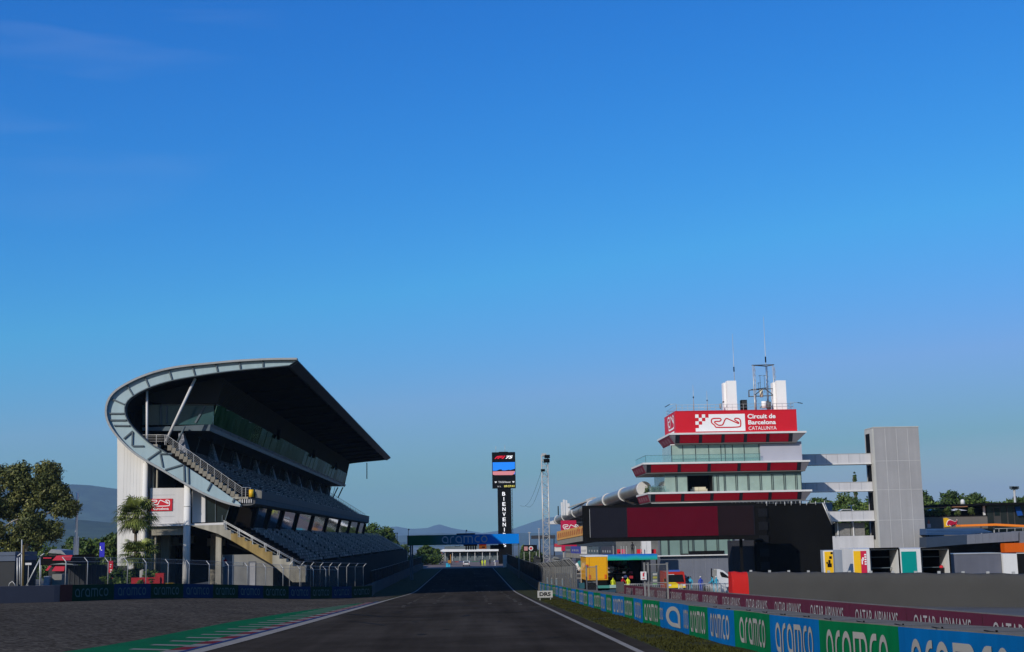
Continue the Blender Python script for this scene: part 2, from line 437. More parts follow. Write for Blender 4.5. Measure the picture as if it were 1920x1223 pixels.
# skid marks and timing-loop studs
m_skid = mat('tyre rubber marks', (.007, .0065, .006), rough=.85, amp=.5, scale=1.5, fine=.4, spec=.05)
m_stud = mat('patch sealant', (.15, .14, .125), rough=.8, amp=.5, scale=1.5, spec=0)
kb = MB(); rr = random.Random(3)
def skid(x, y, L_, ang, wd, bend):
    pts = []
    for i in range(9):
        t = i / 8; a = ang + bend * t; x += L_ / 8 * math.sin(a); y += L_ / 8 * math.cos(a); pts.append((x, y, wd * (.25 + .75 * math.sin(math.pi * min(1, .12 + t * .86)))))
    for (x0, y0, w0), (x1, y1, w1) in zip(pts, pts[1:]):
        kb.poly([(x0 - w0, y0, gz(x0, y0) + .009), (x0 + w0, y0, gz(x0, y0) + .009), (x1 + w1, y1, gz(x1, y1) + .009), (x1 - w1, y1, gz(x1, y1) + .009)], 0)
for _ in range(26):
    x = rr.uniform(-7, 4); y = rr.uniform(48, 175)
    skid(x, y, rr.uniform(3, 16), rr.choice([-1, 1]) * rr.uniform(.1, 1.25), rr.uniform(.07, .2), rr.uniform(-.5, .5))
for _ in range(26):
    x = rr.uniform(-6, 4); y = rr.uniform(50, 150); skid(x, y, rr.uniform(.5, 1.6), rr.uniform(-1.4, 1.4), rr.uniform(.1, .25), 0)
struct('tyre_marks', kb, m_skid)
kb = MB()
for X0 in (-5.6, -3.2, 1.6, 4.2):
    for j in range(15):
        y = 112 + j * 5.4; x = X0 + rr.uniform(-.12, .12)
        if rr.random() < .8: kb.poly([(x - .15, y, gz(x, y) + .014), (x + .15, y, gz(x, y) + .014), (x + .15, y + .8, gz(x, y + .8) + .014), (x - .15, y + .8, gz(x, y + .8) + .014)], 0)
struct('road_studs', kb, m_stud)
kb = MB()
for j in range(12):
    y = 186 + j * 13; X0 = -4.6 if j % 2 else 1.8
    for (a, e, g, h) in ((-.9, .9, 0, .12), (-.9, -.78, -.9, 0), (.78, .9, -.9, 0)):
        kb.poly([(X0 + a, y + g, .024 + prof(y)), (X0 + e, y + g, .024 + prof(y)), (X0 + e, y + h, .024 + prof(y)), (X0 + a, y + h, .024 + prof(y))])
struct('grid_markings', kb, mat('grid paint', (.14, .14, .14), rough=.7, amp=.2))

# ground cover: short blades on the nearest verge
def blades(name, n, xr, yr, m, seed):
    r = np.random.RandomState(seed)
    y = yr[0] + (yr[1] - yr[0]) * r.rand(n) ** 1.4
    t = r.rand(n); x = np.array([xr(q)[0] + (xr(q)[1] - xr(q)[0]) * s for q, s in zip(y, t)])
    keep = np.sin(x * 1.7 + y * .31) + np.sin(x * .6 - y * .9) + r.rand(n) * 2.4 > .3
    x, y = x[keep], y[keep]; n = len(x)
    z = np.array([gz(p, q) for p, q in zip(x, y)]) - .01
    h = .03 + .07 * r.rand(n); w_ = .02 + .03 * r.rand(n); a = r.rand(n) * 6.28
    lx = (r.rand(n) - .5) * .08; ly = (r.rand(n) - .5) * .08
    V = np.empty((n, 3, 3))
    V[:, 0] = np.stack([x - w_ * np.cos(a), y - w_ * np.sin(a), z], 1); V[:, 1] = np.stack([x + w_ * np.cos(a), y + w_ * np.sin(a), z], 1); V[:, 2] = np.stack([x + lx, y + ly, z + h], 1)
    return np_mesh(name, V.reshape(-1, 3), np.arange(n * 3).reshape(-1, 3), [m], None)
def np_mesh(name, V, Fc, mats, mi, parent=None, off=(0, 0, 0)):
    me = bpy.data.meshes.new(name); nv = len(V); nf, k = Fc.shape
    me.vertices.add(nv); me.vertices.foreach_set('co', (np.asarray(V) - np.array(off)).astype(np.float32).ravel())
    me.loops.add(nf * k); me.loops.foreach_set('vertex_index', Fc.astype(np.int32).ravel())
    me.polygons.add(nf); me.polygons.foreach_set('loop_start', np.arange(0, nf * k, k, dtype=np.int32)); me.polygons.foreach_set('loop_total', np.full(nf, k, dtype=np.int32))
    for q in mats: me.materials.append(q)
    if mi is not None: me.polygons.foreach_set('material_index', np.asarray(mi, dtype=np.int32))
    me.update(calc_edges=True); me.validate()
    o = bpy.data.objects.new(name, me); COL.objects.link(o)
    if parent is not None: o.parent = parent
    return o
m_blade = mat('grass blades', (.030, .031, .007), rough=.9, amp=.5, scale=.7, fine=.4, spec=.1)
o = blades('grass_blades', 26000, lambda q: (XR(q) + 1.0, 8.9), (34, 130), m_blade, 5); tag(o, 'short olive grass between the white edge line and the advertising wall', 'grass', kind='stuff')

# ------------------------------------------------------------------ hills and haze
m_hill = mat('wooded hills', (.028, .042, .022), rough=.95, amp=.75, scale=.003, fine=.4, bscale=.015, spec=0)
def hills(name, Yr, prof_px, depth, seed, n=160):
    r = random.Random(seed); ph = [r.uniform(0, 6.28) for _ in range(12)]
    pts = [(AX(x, y, Yr), AZ(x, y, Yr)) for x, y in prof_px]
    x0, x1 = pts[0][0], pts[-1][0]; b = MB(); vs = []
    rows = [(-1, 0), (-.8, .16), (-.6, .36), (-.4, .57), (-.2, .8), (-.08, .94), (0, 1), (.3, .75), (1, 0)]
    hf = lerp_tab(pts)
    for t, k in rows:
        for i in range(n + 1):
            x = x0 + (x1 - x0) * i / n; h = hf(x)
            wv = sum(math.sin(x * .0009 * (q + 1) * 1.3 + ph[q] + t * 2.2 * (q % 3)) / (q + 1.5) for q in range(7))
            y = Yr + t * depth + depth * .1 * math.sin(x * .0018 + t * 3 + ph[8])
            z = max(-75, -48 + (h + 48) * k * (1 + .12 * wv * (1 - k) * 2) + 2.2 * wv * (Yr / 5000) * k - (20 if k == 0 else 0))
            vs.append((x, y, z))
    kk = n + 1
    b.add(vs, [(j * kk + i, j * kk + i + 1, (j + 1) * kk + i + 1, (j + 1) * kk + i) for j in range(len(rows) - 1) for i in range(n)], 0, True)
    return struct(name, b, m_hill)
hills('hills', 10000, [(-420, 960), (-200, 930), (-40, 915), (60, 908), (120, 905), (150, 907), (215, 916), (300, 930), (430, 958), (560, 990), (660, 1010), (760, 1016)], 2400, 1)
hills('hills', 5600, [(-300, 990), (-100, 985), (60, 978), (120, 973), (160, 976), (215, 981), (330, 990), (480, 1006), (640, 1016)], 1000, 2)
hills('hills', 17500, [(400, 1004), (560, 998), (690, 992), (742, 987), (770, 993), (800, 992), (822, 984), (850, 992), (880, 996), (905, 1000), (930, 996), (960, 992), (990, 982), (1015, 974), (1060, 966), (1150, 962), (1300, 970), (1500, 975), (1700, 972), (1950, 968), (2200, 975)], 1800, 3)
hills('hills', 11500, [(640, 1012), (760, 1004), (830, 1001), (900, 1005), (960, 1001), (1000, 1000), (1060, 1001), (1200, 1003), (1500, 1000), (1750, 996), (2000, 992)], 1500, 4)
hz = MB(); hz.box(-9900, 9900, -420, 21000, -80, 700)
hm = bpy.data.materials.new('haze'); hm.use_nodes = True; nt = hm.node_tree
nt.nodes.remove(nt.nodes['Principled BSDF']); pv = nt.nodes.new('ShaderNodeVolumePrincipled')
pv.inputs['Color'].default_value = (.42, .68, 1.0, 1); pv.inputs['Density'].default_value = HAZE if 'HAZE' in globals() else 5.2e-5; pv.inputs['Anisotropy'].default_value = 0.0
nt.links.new(pv.outputs[0], nt.nodes['Material Output'].inputs['Volume'])
o = hz.build('haze', hm); tag(o, kind='stuff')
# ------------------------------------------------------------------ main grandstand
N = 150.0; FE = 330.0
def g(px, py, Y=None, d=0.0):
    p = A(px, py, N); return Vector((p.x, (N + d) if Y is None else Y, p.z))
def ext(pts, y0, y1, bm, mi=0, smooth=False):
    "cross-section drawn in the end plane, run along the stand"
    bm.prism([(p.x, y0, p.z) for p in pts], (0, y1 - y0, 0), mi, smooth)
m_conc = mat('raw concrete', (.29, .27, .225), rough=.85, amp=.18, scale=.5, streak=.3, bump=.15)
m_concd = mat('stained concrete', (.27, .19, .075), rough=.9, amp=.35, scale=.45, streak=.4)
m_white = mat('white render', (.58, .57, .565), rough=.7, amp=.05, scale=.3, streak=.08)
m_panelw = mat('white cladding', (.50, .49, .50), rough=.5, amp=.07, scale=.4, streak=.1)
m_blue_steel = mat('pale painted steel', (.27, .36, .40), rough=.45, amp=.08, scale=.35, streak=.1)
m_slate = mat('slate painted steel', (.075, .10, .12), rough=.5, amp=.15, scale=.6)
m_flange = mat('grey steel flange', (.27, .28, .29), rough=.45, amp=.12, scale=.5, streak=.1)
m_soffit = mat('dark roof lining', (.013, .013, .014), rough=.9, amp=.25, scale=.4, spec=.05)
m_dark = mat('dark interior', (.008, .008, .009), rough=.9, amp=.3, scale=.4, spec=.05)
m_galv = mat('galvanised steel', (.40, .40, .40), rough=.4, amp=.15, scale=1.2, metal=.25)
m_navy = mat('navy balustrade', (.014, .024, .040), rough=.6, amp=.2, scale=.3, spec=.2)
m_ledge = mat('ledge concrete', (.075, .078, .085), rough=.8, amp=.15, scale=.5, streak=.25)
m_teal = mat('teal glazing', (.025, .065, .072), rough=.12, amp=.3, scale=.25, spec=.2)
m_refl = mat('reflective glazing', (.10, .145, .11), rough=.05, amp=.6, scale=.35, fine=.5, bscale=.55, bump=.5, metal=1.0)  # dark green of mirrored trees put into the colour, mottled by noise
m_refl.node_tree.nodes['Principled BSDF'].inputs['Specular Tint'].default_value = (.22, .30, .24, 1)
m_refl2 = mat_mirror('mirror windows', (.42, .43, .43), .04, .12, .4, .95)
m_seat = mat('seat plastic', (.085, .050, .047), rough=.6, amp=.35, scale=.35, fine=.45, bscale=.9, spec=.15)
m_seat2 = mat('faded seat plastic', (.28, .195, .18), rough=.6, amp=.4, scale=.35, spec=.2)
m_seatr = mat('maroon seat plastic', (.075, .026, .026), rough=.6, amp=.35, scale=.5, spec=.15)
m_yellow = mat('yellow plastic', (.55, .33, .015), rough=.45, amp=.1)
m_red = mat('sign red', (.46, .012, .025), rough=.5, amp=.06, scale=.4)
m_wsign = mat('sign white', (.72, .72, .74), rough=.5, amp=.04)
m_louv = mat('louvre panel', (.034, .026, .018), rough=.8, amp=.2, spec=.05)
m_blk = mat('black steel', (.0065, .0065, .007), rough=.8, amp=.2, spec=.03)

ST = thing('grandstand', 'long main grandstand with a curved dark roof, glazed boxes and two tiers of dark seats', 'grandstand', (AX(400, 1080, N), N, gz(-28, N)))
outer = [(557.5, 675.5), (500, 676), (440, 679.5), (405, 683), (347, 688.5), (311, 694.5), (272, 706), (238, 722), (214, 738), (204, 755), (201, 773), (205, 791), (214, 807), (227, 823), (248, 844), (269, 859)]
inner = [(542, 685), (500, 689), (455, 693), (410, 698), (363, 705.5), (321, 713), (279, 726), (249, 742), (236, 755), (233, 768), (236, 783), (245, 799), (266, 820), (284, 836)]
# roof shell
b = MB(); ext([g(*p) for p in outer[:-1]] + [g(*p) for p in inner[:-1][::-1]], N + .7, FE, b)
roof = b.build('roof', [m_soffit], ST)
b = MB()
ot = [g(*p) for p in outer[:12]]
for p, q in zip(ot, ot[1:]):
    e = Vector((0, 0, .06)); b.prism([(p.x, N + .4, p.z), (q.x, N + .4, q.z), (q.x, N + .4, q.z + .07), (p.x, N + .4, p.z + .07)], (0, FE - N, 0))
b.build('roof_sheeting', m_flange, roof)
# front fascia strip of the roof
b = MB(); ext([g(557.5, 675.2), g(559, 678), g(543, 688), g(538, 687)], N + .3, FE + .2, b); b.build('fascia', mat('fascia metal', (.06, .062, .065), rough=.5, amp=.2, streak=.2), roof)
# roof ribs under the soffit
for i, (p, q) in enumerate(zip(inner[:7], inner[1:8])): pass
for k in range(15):
    b = MB(); y = N + 8 + k * 12
    pts = [g(*p) + Vector((0, 0, -.02)) for p in inner[:9]]
    for p, q in zip(pts, pts[1:]): b.bar((p.x, y, p.z - .15), (q.x, y, q.z - .15), .35, .3)
    b.build('roof_beam', m_soffit, roof)
# end arch: web plate, flanges, stiffeners
low_out = outer[-1:] + [(298, 875), (337, 898.5), (374, 919.5), (405, 934), (431, 943), (452, 947)]
low_in = inner[-1:] + [(300, 842), (342, 871), (389, 901), (435, 934), (446, 941)]
web_o = outer + low_out[1:]; web_i = inner + low_in[1:]
arch = None
b = MB()
def resample(pts, n):
    d = [0]
    for p, q in zip(pts, pts[1:]): d.append(d[-1] + math.hypot(q[0] - p[0], q[1] - p[1]))
    out = []
    for i in range(n + 1):
        t = d[-1] * i / n; j = max(k for k in range(len(d)) if d[k] <= t + 1e-9); j = min(j, len(pts) - 2)
        f = (t - d[j]) / (d[j + 1] - d[j]); out.append((pts[j][0] + (pts[j + 1][0] - pts[j][0]) * f, pts[j][1] + (pts[j + 1][1] - pts[j][1]) * f))
    return out
def smooth_curve(pts, it=2):
    for _ in range(it):
        q = [pts[0]]
        for a, e in zip(pts, pts[1:]): q += [(a[0] * .75 + e[0] * .25, a[1] * .75 + e[1] * .25), (a[0] * .25 + e[0] * .75, a[1] * .25 + e[1] * .75)]
        pts = q + [pts[-1]]
    return pts
WO = resample(smooth_curve(web_o), 80); WI = resample(smooth_curve(web_i), 80)
for i in range(80):
    q = [g(*WO[i]), g(*WO[i + 1]), g(*WI[i + 1]), g(*WI[i])]
    b.prism([(p.x, N, p.z) for p in q], (0, .5, 0))
arch = b.build('end_arch', m_blue_steel, ST)
b = MB()
def flange(curve, y0, y1, th, bm, mi=0, side=1):
    P = [g(*p) for p in curve]
    for i in range(len(P) - 1):
        a, e = P[i], P[i + 1]; d = (e - a).normalized(); nrm = Vector((d.z, 0, -d.x)) * th * side
        b_ = [(a.x, y0, a.z), (e.x, y0, e.z), (e.x + nrm.x, y0, e.z + nrm.z), (a.x + nrm.x, y0, a.z + nrm.z)]
        bm.prism(b_, (0, y1 - y0, 0), mi)
flange(WO, N - .45, N + .68, .22, b, 0, 1)
b.build('flange', m_flange, arch)
b = MB(); flange(WI[:60], N - .3, N + .66, .1, b, 0, -1); b.build('flange', m_slate, arch)
# stiffener ribs between flanges (from the photo)
for (p, q) in [((493, 676.5), (493.5, 688)), ((449, 679), (451, 692)), ((405, 683), (408, 697)), ((361, 688), (366, 705)), ((317, 694), (322.5, 712)), ((271.5, 706.5), (279.5, 725.5)), ((238, 722), (249.5, 741)), ((211, 748.5), (233.5, 758.5)), ((205, 775.5), (233, 775.5)), ((207, 788), (237, 788)), ((214, 798), (243.5, 798.5)),
               ((232.5, 823), (249, 808.5)), ((249, 810), (248, 836)), ((248.5, 836.5), (270, 836.5)), ((277, 862), (301, 845)), ((300.5, 850), (305.5, 876)), ((302, 851), (323, 851)), ((310, 881), (343, 871)), ((345, 872), (346, 903)), ((353, 877), (354, 907)), ((389, 920.5), (396, 906.5)), ((436, 942), (440, 934))]:
    b = MB(); P, Q = g(p[0], p[1]), g(q[0], q[1])
    b.bar((P.x, N - .09, P.z), (Q.x, N - .09, Q.z), .15, .16, up=(0, 1, 0)); b.build('stiffener', m_slate, arch)
# slender props
for (p, q, r_, m_) in [((272, 731), (272, 862), .135, m_panelw), ((363, 708), (308, 826), .16, m_panelw), ((336, 795), (322, 826), .13, m_slate)]:
    b = MB(); P, Q = g(*p), g(*q); dd = .9 if p[0] != 336 else 3.0
    b.tube([(P.x, N + dd, P.z), (Q.x, N + dd, Q.z)], r_, 8); b.build('roof_prop', m_, ST)
# back wall, and dark cross walls added to shut out the sky beyond
b = MB()
b.box(AX(238, 700, N), AX(246, 700, N), N + 2, FE - 1, gz(-40, N), AZ(240, 770, N))
for yy_ in (N + 26, FE - 40): b.prism([(p.x, yy_, p.z) for p in [g(240, 1090), g(240, 770), g(252, 744), g(286, 738), g(316, 835), g(316, 880), g(418, 950), g(418, 1010), g(440, 1022), g(440, 1090)]], (0, .4, 0))
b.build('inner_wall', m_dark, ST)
b = MB(); ext([g(250, 742), g(252, 734), g(400, 702), g(410, 702), g(395, 751), g(284, 750)], N + 3.6, N + 4.1, b); b.build('gable_panel', mat('gable lining', (.02, .02, .02), rough=.85, amp=.15, spec=.1), ST)
# upper glazed boxes
bx0 = N + 4.2
b = MB(); ext([g(252, 797), g(383, 791), g(381, 803), g(252, 803)], bx0 - .6, FE - 14, b); b.build('box_floor', m_slate, ST)
b = MB(); ext([g(250, 752), g(288, 752), g(388, 753.5), g(386, 790), g(288, 791), g(250, 791)], bx0, bx0 + .2, b)
gl_ = b.build('end_glazing', m_teal, ST)
b = MB()
for p, q in [((297, 754), (297, 788)), ((371, 754), (352, 787)), ((286, 752), (286, 790)), ((287, 751.5), (389, 751.5))]:
    P, Q = g(*p), g(*q); b.bar((P.x, bx0 - .06, P.z), (Q.x, bx0 - .06, Q.z), .2, .1, up=(0, 1, 0))
b.build('mullion', m_slate, gl_)
P, Q = g(395, 750.5), g(382.5, 790.5)
npan = 30; yy = np.linspace(bx0 + .3, FE - 10, npan + 1); rr = random.Random(4)
for i in range(npan):
    b = MB(); j = rr.uniform(-.05, .05)
    b.prism([(Q.x + j, yy[i], Q.z), (P.x + j, yy[i], P.z), (P.x - j * .6, yy[i + 1] - .06, P.z), (Q.x - j * .6, yy[i + 1] - .06, Q.z)], (-.1, 0, 0.02)); b.build('box_window', m_refl, ST)
b = MB(); ext([g(393, 750.5), g(394.5, 751.5), g(393.5, 753.5), g(391.5, 753)], bx0, FE - 10, b); ext([g(384.5, 789.5), g(383, 793), g(377, 800), g(374, 799)], bx0, FE - 10, b); b.build('window_rail', m_slate, ST)
for i in range(28):
    y = bx0 + .4 + i * 6.05; b = MB(); ext([g(381.5, 793), g(384.5, 791.5), g(379.5, 800), g(376, 800)], y, y + 4.9, b); b.build('edge_panel', mat('grey edge panel', (.13, .15, .17), rough=.45, amp=.15), ST)
# louvred wall above the boxes
b = MB(); ext([g(388, 752), g(391, 752), g(408, 703), g(404, 702)], bx0, FE - 12, b); lw = b.build('louvre_wall', m_louv, ST)
b = MB()
for k in range(17):
    t = (k + .5) / 17; p = g(391.6 + 16.5 * t, 751 - 47 * t); b.bar((p.x + .06, bx0, p.z), (p.x + .06, FE - 12, p.z), .1, .05)
b.build('louvre_slat', mat('louvre slats', (.036, .029, .021), rough=.8, amp=.15, spec=.05), lw)
for k, y in enumerate((N + 52, N + 98, N + 140)):
    b = MB(); p = g(396, 735); q = g(394, 760); b.bar((p.x + .3, y, p.z), (q.x + .3, y, q.z), .5, .5); b.build('camera_bracket', m_blk, ST)
b = MB(); ext([g(252, 752), g(390, 752), g(396, 735), g(252, 735)], FE - 12.5, FE - 12, b); b.build('inner_wall', m_dark, ST)
b = MB(); ext([g(384, 792), g(252, 803), g(252, 735), g(405, 704)], FE - 10.2, FE - 9.8, b); b.build('inner_wall', m_dark, ST)

# upper tier
UF = FE - 9
ua, ub = g(318, 838), g(461, 927)                         # tread line
b = MB(); ext([g(300, 838), ua + Vector((0, 0, -.35)), ub + Vector((0, 0, -.35)), g(476, 931), g(475.5, 941), g(470, 945.5), g(452, 947), g(300, 875)], N + 1.9, UF, b); b.build('upper_deck', m_dark, ST)
b = MB(); ext([g(470, 932.5), g(477.5, 934), g(476.5, 944), g(469, 947.5), g(452, 948.5), g(452, 946.5)], N + .6, UF + .6, b); dk = b.build('deck_edge', m_ledge, ST)
b = MB(); ext([g(476.2, 933.6), g(477.2, 933.6), g(478.6, 918), g(477.6, 918)], N + 5.2, UF + .4, b); b.build('balustrade', m_navy, ST)
b = MB()
for i in range(12): b.box(g(477, 930).x - .05, g(477, 930).x + .05, N + .9 + i * .36, N + 1.05 + i * .36, AZ(477, 933, N), AZ(477, 917.5, N))
b.build('balustrade', m_conc, ST)
# rear wall of the upper tier with buttresses
b = MB(); ext([g(318, 836), g(322, 800), g(326, 800), g(322, 836)], N + 4, UF, b); b.build('inner_wall', m_dark, ST)
m_but = mat('patterned concrete', (.16, .165, .19), rough=.8, amp=.5, scale=3.0, fine=.6, bscale=5)
for i in range(10):
    y = N + 4.5 + i * 17.5; b = MB()
    p0, p1 = g(330, 846), g(327, 806)
    b.hexa([(p0.x - .4, y - 1.3, p0.z), (p0.x + .5, y - 1.3, p0.z), (p0.x + .5, y + 1.3, p0.z), (p0.x - .4, y + 1.3, p0.z)], [(p1.x - .4, y - .5, p1.z), (p1.x + .1, y - .5, p1.z), (p1.x + .1, y + .5, p1.z), (p1.x - .4, y + .5, p1.z)]); b.build('buttress', m_but, ST)
for i in range(22):
    y = N + 9 + i * 7.6; b = MB(); p0, p1 = g(334, 846), g(347, 803)
    b.bar((p0.x, y, p0.z), (p1.x, y, p1.z), .1, .1); b.build('strut', mat('strut steel', (.07, .075, .08), rough=.5), ST)

# lower tier
LF = 382.0
la, lb_ = g(446, 991), g(572, 1061)
base = gz(-20, N)
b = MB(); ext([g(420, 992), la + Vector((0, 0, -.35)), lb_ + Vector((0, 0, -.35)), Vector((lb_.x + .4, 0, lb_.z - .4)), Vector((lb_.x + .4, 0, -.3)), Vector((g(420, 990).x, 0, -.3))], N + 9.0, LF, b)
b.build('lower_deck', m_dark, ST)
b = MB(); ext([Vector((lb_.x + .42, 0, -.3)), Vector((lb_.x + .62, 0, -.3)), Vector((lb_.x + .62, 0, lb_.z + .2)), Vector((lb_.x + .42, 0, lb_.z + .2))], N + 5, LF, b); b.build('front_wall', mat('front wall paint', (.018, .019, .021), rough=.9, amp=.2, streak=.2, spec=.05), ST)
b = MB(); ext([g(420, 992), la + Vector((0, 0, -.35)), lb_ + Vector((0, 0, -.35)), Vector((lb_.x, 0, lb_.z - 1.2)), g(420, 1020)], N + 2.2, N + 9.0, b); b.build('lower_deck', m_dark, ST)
# windows under the upper deck
P0, P1 = g(455, 990), g(466, 949)
wy = [N + 5.5, N + 16, N + 27.5, N + 43, N + 62, N + 83, N + 106, N + 128, N + 150, N + 168]
for i in range(9):
    b = MB(); y0, y1 = wy[i] + .5, wy[i + 1] - .5
    b.prism([(P0.x, y0, P0.z), (P0.x, y1, P0.z), (P1.x, y1, P1.z), (P1.x, y0, P1.z)], (-.08, 0, .02)); b.build('lounge_window', m_refl2, ST)
for i in range(10):
    b = MB(); b.bar((P0.x + .1, wy[i], P0.z), (P1.x + .1, wy[i], P1.z), 1.0, .35, up=(1, 0, 0)); b.build('window_pier', m_blk, ST)
b = MB(); b.prism([(P0.x - .35, N + 5, P0.z - 1), (P0.x - .25, N + 5, P0.z - 1), (P1.x - .25, N + 5, P1.z + .3), (P1.x - .35, N + 5, P1.z + .3)], (0, 165, 0)); b.build('inner_wall', m_dark, ST)
# end glazing under the deck and cladding panels
b = MB(); ext([g(380.5, 924), g(410, 937.5), g(428, 944), g(417, 978.5), g(380.5, 979)], N + 1.6, N + 1.8, b); eg = b.build('end_glazing', mat('dark glass', (.010, .018, .021), rough=.08, amp=.3, spec=.1), ST)
b = MB()
for p, q in [((399, 934), (399, 978)), ((427, 945), (416.5, 979)), ((412, 966), (412, 978)), ((380.5, 923), (380.5, 979))]:
    P, Q = g(*p), g(*q); b.bar((P.x, N + 1.52, P.z), (Q.x, N + 1.52, Q.z), .07, .1, up=(0, 1, 0))
b.build('mullion', m_slate, eg)
b = MB(); ext([g(427, 945), g(452, 948), g(460, 960), g(455, 990), g(417, 979)], N + 4.8, N + 5.0, b); b.build('end_glazing', MATS['dark glass'], ST)
b = MB(); ext([g(276, 914.5), g(343, 914), g(343, 981), g(276, 983)], N + 1.4, N + 2.2, b); cl = b.build('cladding', m_panelw, ST)
b = MB()
for k in range(1, 5): b.box(g(276, 0).x, g(343, 0).x, N + 1.385, N + 1.4, AZ(310, 914 + k * 13.6, N), AZ(310, 914 + k * 13.6, N) + .03)
b.build('panel_joint', mat('joint grey', (.3, .3, .31)), cl)
b = MB(); ext([g(355, 914), g(379.5, 924), g(379.5, 979), g(355, 980)], N + 1.5, N + 2.0, b); b.build('cladding', m_panelw, ST)
b = MB(); ext([g(272, 983.5), g(358, 982), g(417, 979.5), g(417, 984), g(358, 986), g(272, 987)], N + .8, N + 2.4, b); b.build('sill', m_panelw, ST)
b = MB(); ext([g(279, 987), g(343, 986), g(343, 1003), g(279, 1004)], N + 1.3, N + 2.2, b); b.build('beam', m_conc, ST)
# curved white stair core
b = MB(); pl = [g(*p) for p in [(214.5, 1115), (214.5, 806), (221, 819), (233, 832), (248, 846.5), (269, 861.5), (269, 1115)]]
x0 = pl[0].x; b.prism([(p.x, N + 1.2, p.z) for p in pl], (0, 15, 0)); b.build('stair_core', m_white, ST)
b = MB()
for k in range(9): b.box(x0 + .35 + k * .36, x0 + .365 + k * .36, N + 1.19, N + 1.2, 2, AZ(0, 845 - (8 - k) * 3.2 * .9, N))
b.build('panel_joint', mat('core joint', (.42, .41, .4)), ST.children[-1])
# columns
for (cx, top, r_, yy_) in [(269.5, 868, .30, .95), (350.5, 908, .40, .5), (281.5, 872, .12, 1.6), (288, 876, .12, 1.8)]:
    b = MB(); p = g(cx, top); b.tube([(p.x, N + yy_, gz(p.x, N) - .2), (p.x, N + yy_, p.z)], r_, 16)
    if r_ > .35:
        for zz in (AZ(350, 986, N), AZ(350, 950, N)): b.tube([(p.x, N + yy_, zz), (p.x, N + yy_, zz + .12)], r_ + .03, 16)
    b.build('column', m_white if r_ > .2 else m_conc, ST)
for (cx, w_, d, top) in [(406, .62, 1.3, 1000), (291, .9, 5, 1003), (318, .7, 9, 1003), (380, .9, 7, 1000), (430, .7, 10, 1003)]:
    b = MB(); p = g(cx, top); b.box(p.x - w_ / 2, p.x + w_ / 2, N + d, N + d + w_, gz(p.x, N) - .2, p.z); b.build('pillar', m_conc, ST)
b = MB(); b.prism([(p.x, N + 18, p.z) for p in [g(270, 1095), g(270, 990), g(416, 990), g(432, 1004), g(556, 1074), g(556, 1095)]], (0, .3, 0)); b.build('inner_wall', m_dark, ST)
b = MB(); b.box(g(270, 0).x, g(450, 0).x, N + 2.4, N + 18, AZ(300, 986, N), AZ(300, 986, N) + .3); b.build('floor_slab', m_dark, ST)
for (xa, xb, ya, yb) in [(295, 320, 1018, 1024), (300, 312, 1006, 1018), (322, 340, 1004, 1020), (366, 376, 1010, 1026), (394, 400, 1012, 1026)]:
    b = MB(); b.box(g(xa, 0).x, g(xb, 0).x, N + 13, N + 13.3, AZ(300, yb, N), AZ(300, ya, N)); b.build('daylight_plate', m_panelw, ST)  # solid pale plates; the daylight of openings is put into their colour
# lower end stair: sloping beam with stepped top
bt = [(357, 986), (417, 984)]
st_top = []
x, y = 417.0, 984.5
sx = [(421, 994), (432, 994), (432, 1000.5), (445, 1000.5), (445, 1007.5), (458, 1007.5), (458, 1014.5), (471, 1014.5), (471, 1021), (484, 1021), (484, 1027.5), (496, 1027.5), (496, 1034.5), (510, 1034.5), (510, 1041.5), (523, 1041.5), (523, 1048), (536, 1048), (536, 1054), (548, 1054), (548, 1062), (572, 1062)]
pl = [(357, 985.5), (418, 984)] + sx + [(572, 1090), (548, 1090), (525, 1068), (408, 1001)]
b = MB(); ext([g(*p) for p in [(357, 985.5), (418, 984), (421, 994), (432, 994), (432, 1000.5), (432, 1013), (408, 1001)]], N + .3, N + 2.2, b); b.build('stair_beam', m_conc, ST)
b = MB(); ext([g(*p) for p in [(432, 1000.5), (445, 1000.5)] + sx[4:14] + [(510, 1041.5), (510, 1059), (432, 1013)]], N + .3, N + 2.2, b); b.build('stair_beam', m_concd, ST)
b = MB(); ext([g(*p) for p in [(510, 1041.5)] + sx[15:] + [(572, 1092), (548, 1092), (510, 1059)]], N + .3, N + 2.2, b); b.build('stair_beam', m_conc, ST)
b = MB()
ra, rb = g(418, 976), g(574, 1062)
for dz in (0, -.14, -.5, -.8): b.tube([(ra.x, N + .35, ra.z + dz), (rb.x, N + .35, rb.z + dz)], .045 if dz > -.3 else .02, 6)
for k in range(7):
    t = k / 6 * .96 + .015; p = ra.lerp(rb, t)
    for o_ in (0, .16): b.bar((p.x + o_, N + .35, p.z - 1.15), (p.x + o_, N + .35, p.z), .07)
b.build('handrail', m_galv, ST)
# upper end stair: concrete treads on a stringer, handrail, landing
b = MB()
n_ = 19; s0, s1 = g(312, 834), g(452, 937)
for k in range(n_):
    p = s0.lerp(s1, k / n_); q = s0.lerp(s1, (k + 1) / n_)
    b.box(p.x, q.x + .06, N + .55, N + 1.9, q.z - .28, p.z - .02)
b.build('stair_flight', mat('stair concrete', (.21, .19, .155), rough=.85, amp=.25, scale=.8, streak=.3), ST)
b = MB(); b.box(g(283, 0).x, g(313, 0).x, N + .55, N + 2.2, AZ(300, 837.5, N), AZ(300, 832.5, N)); b.build('landing', m_conc, ST)
b = MB(); b.box(g(446, 0).x, g(476, 0).x, N + .4, N + 2.2, AZ(460, 935.5, N), AZ(460, 931.5, N)); b.build('landing', m_conc, ST)
for k in range(6):
    b = MB(); p = g(448 + k * 4.2, 936); b.box(p.x, p.x + .1, N + .45, N + 1.9, AZ(460, 943, N), p.z); b.build('bracket', m_panelw, ST)
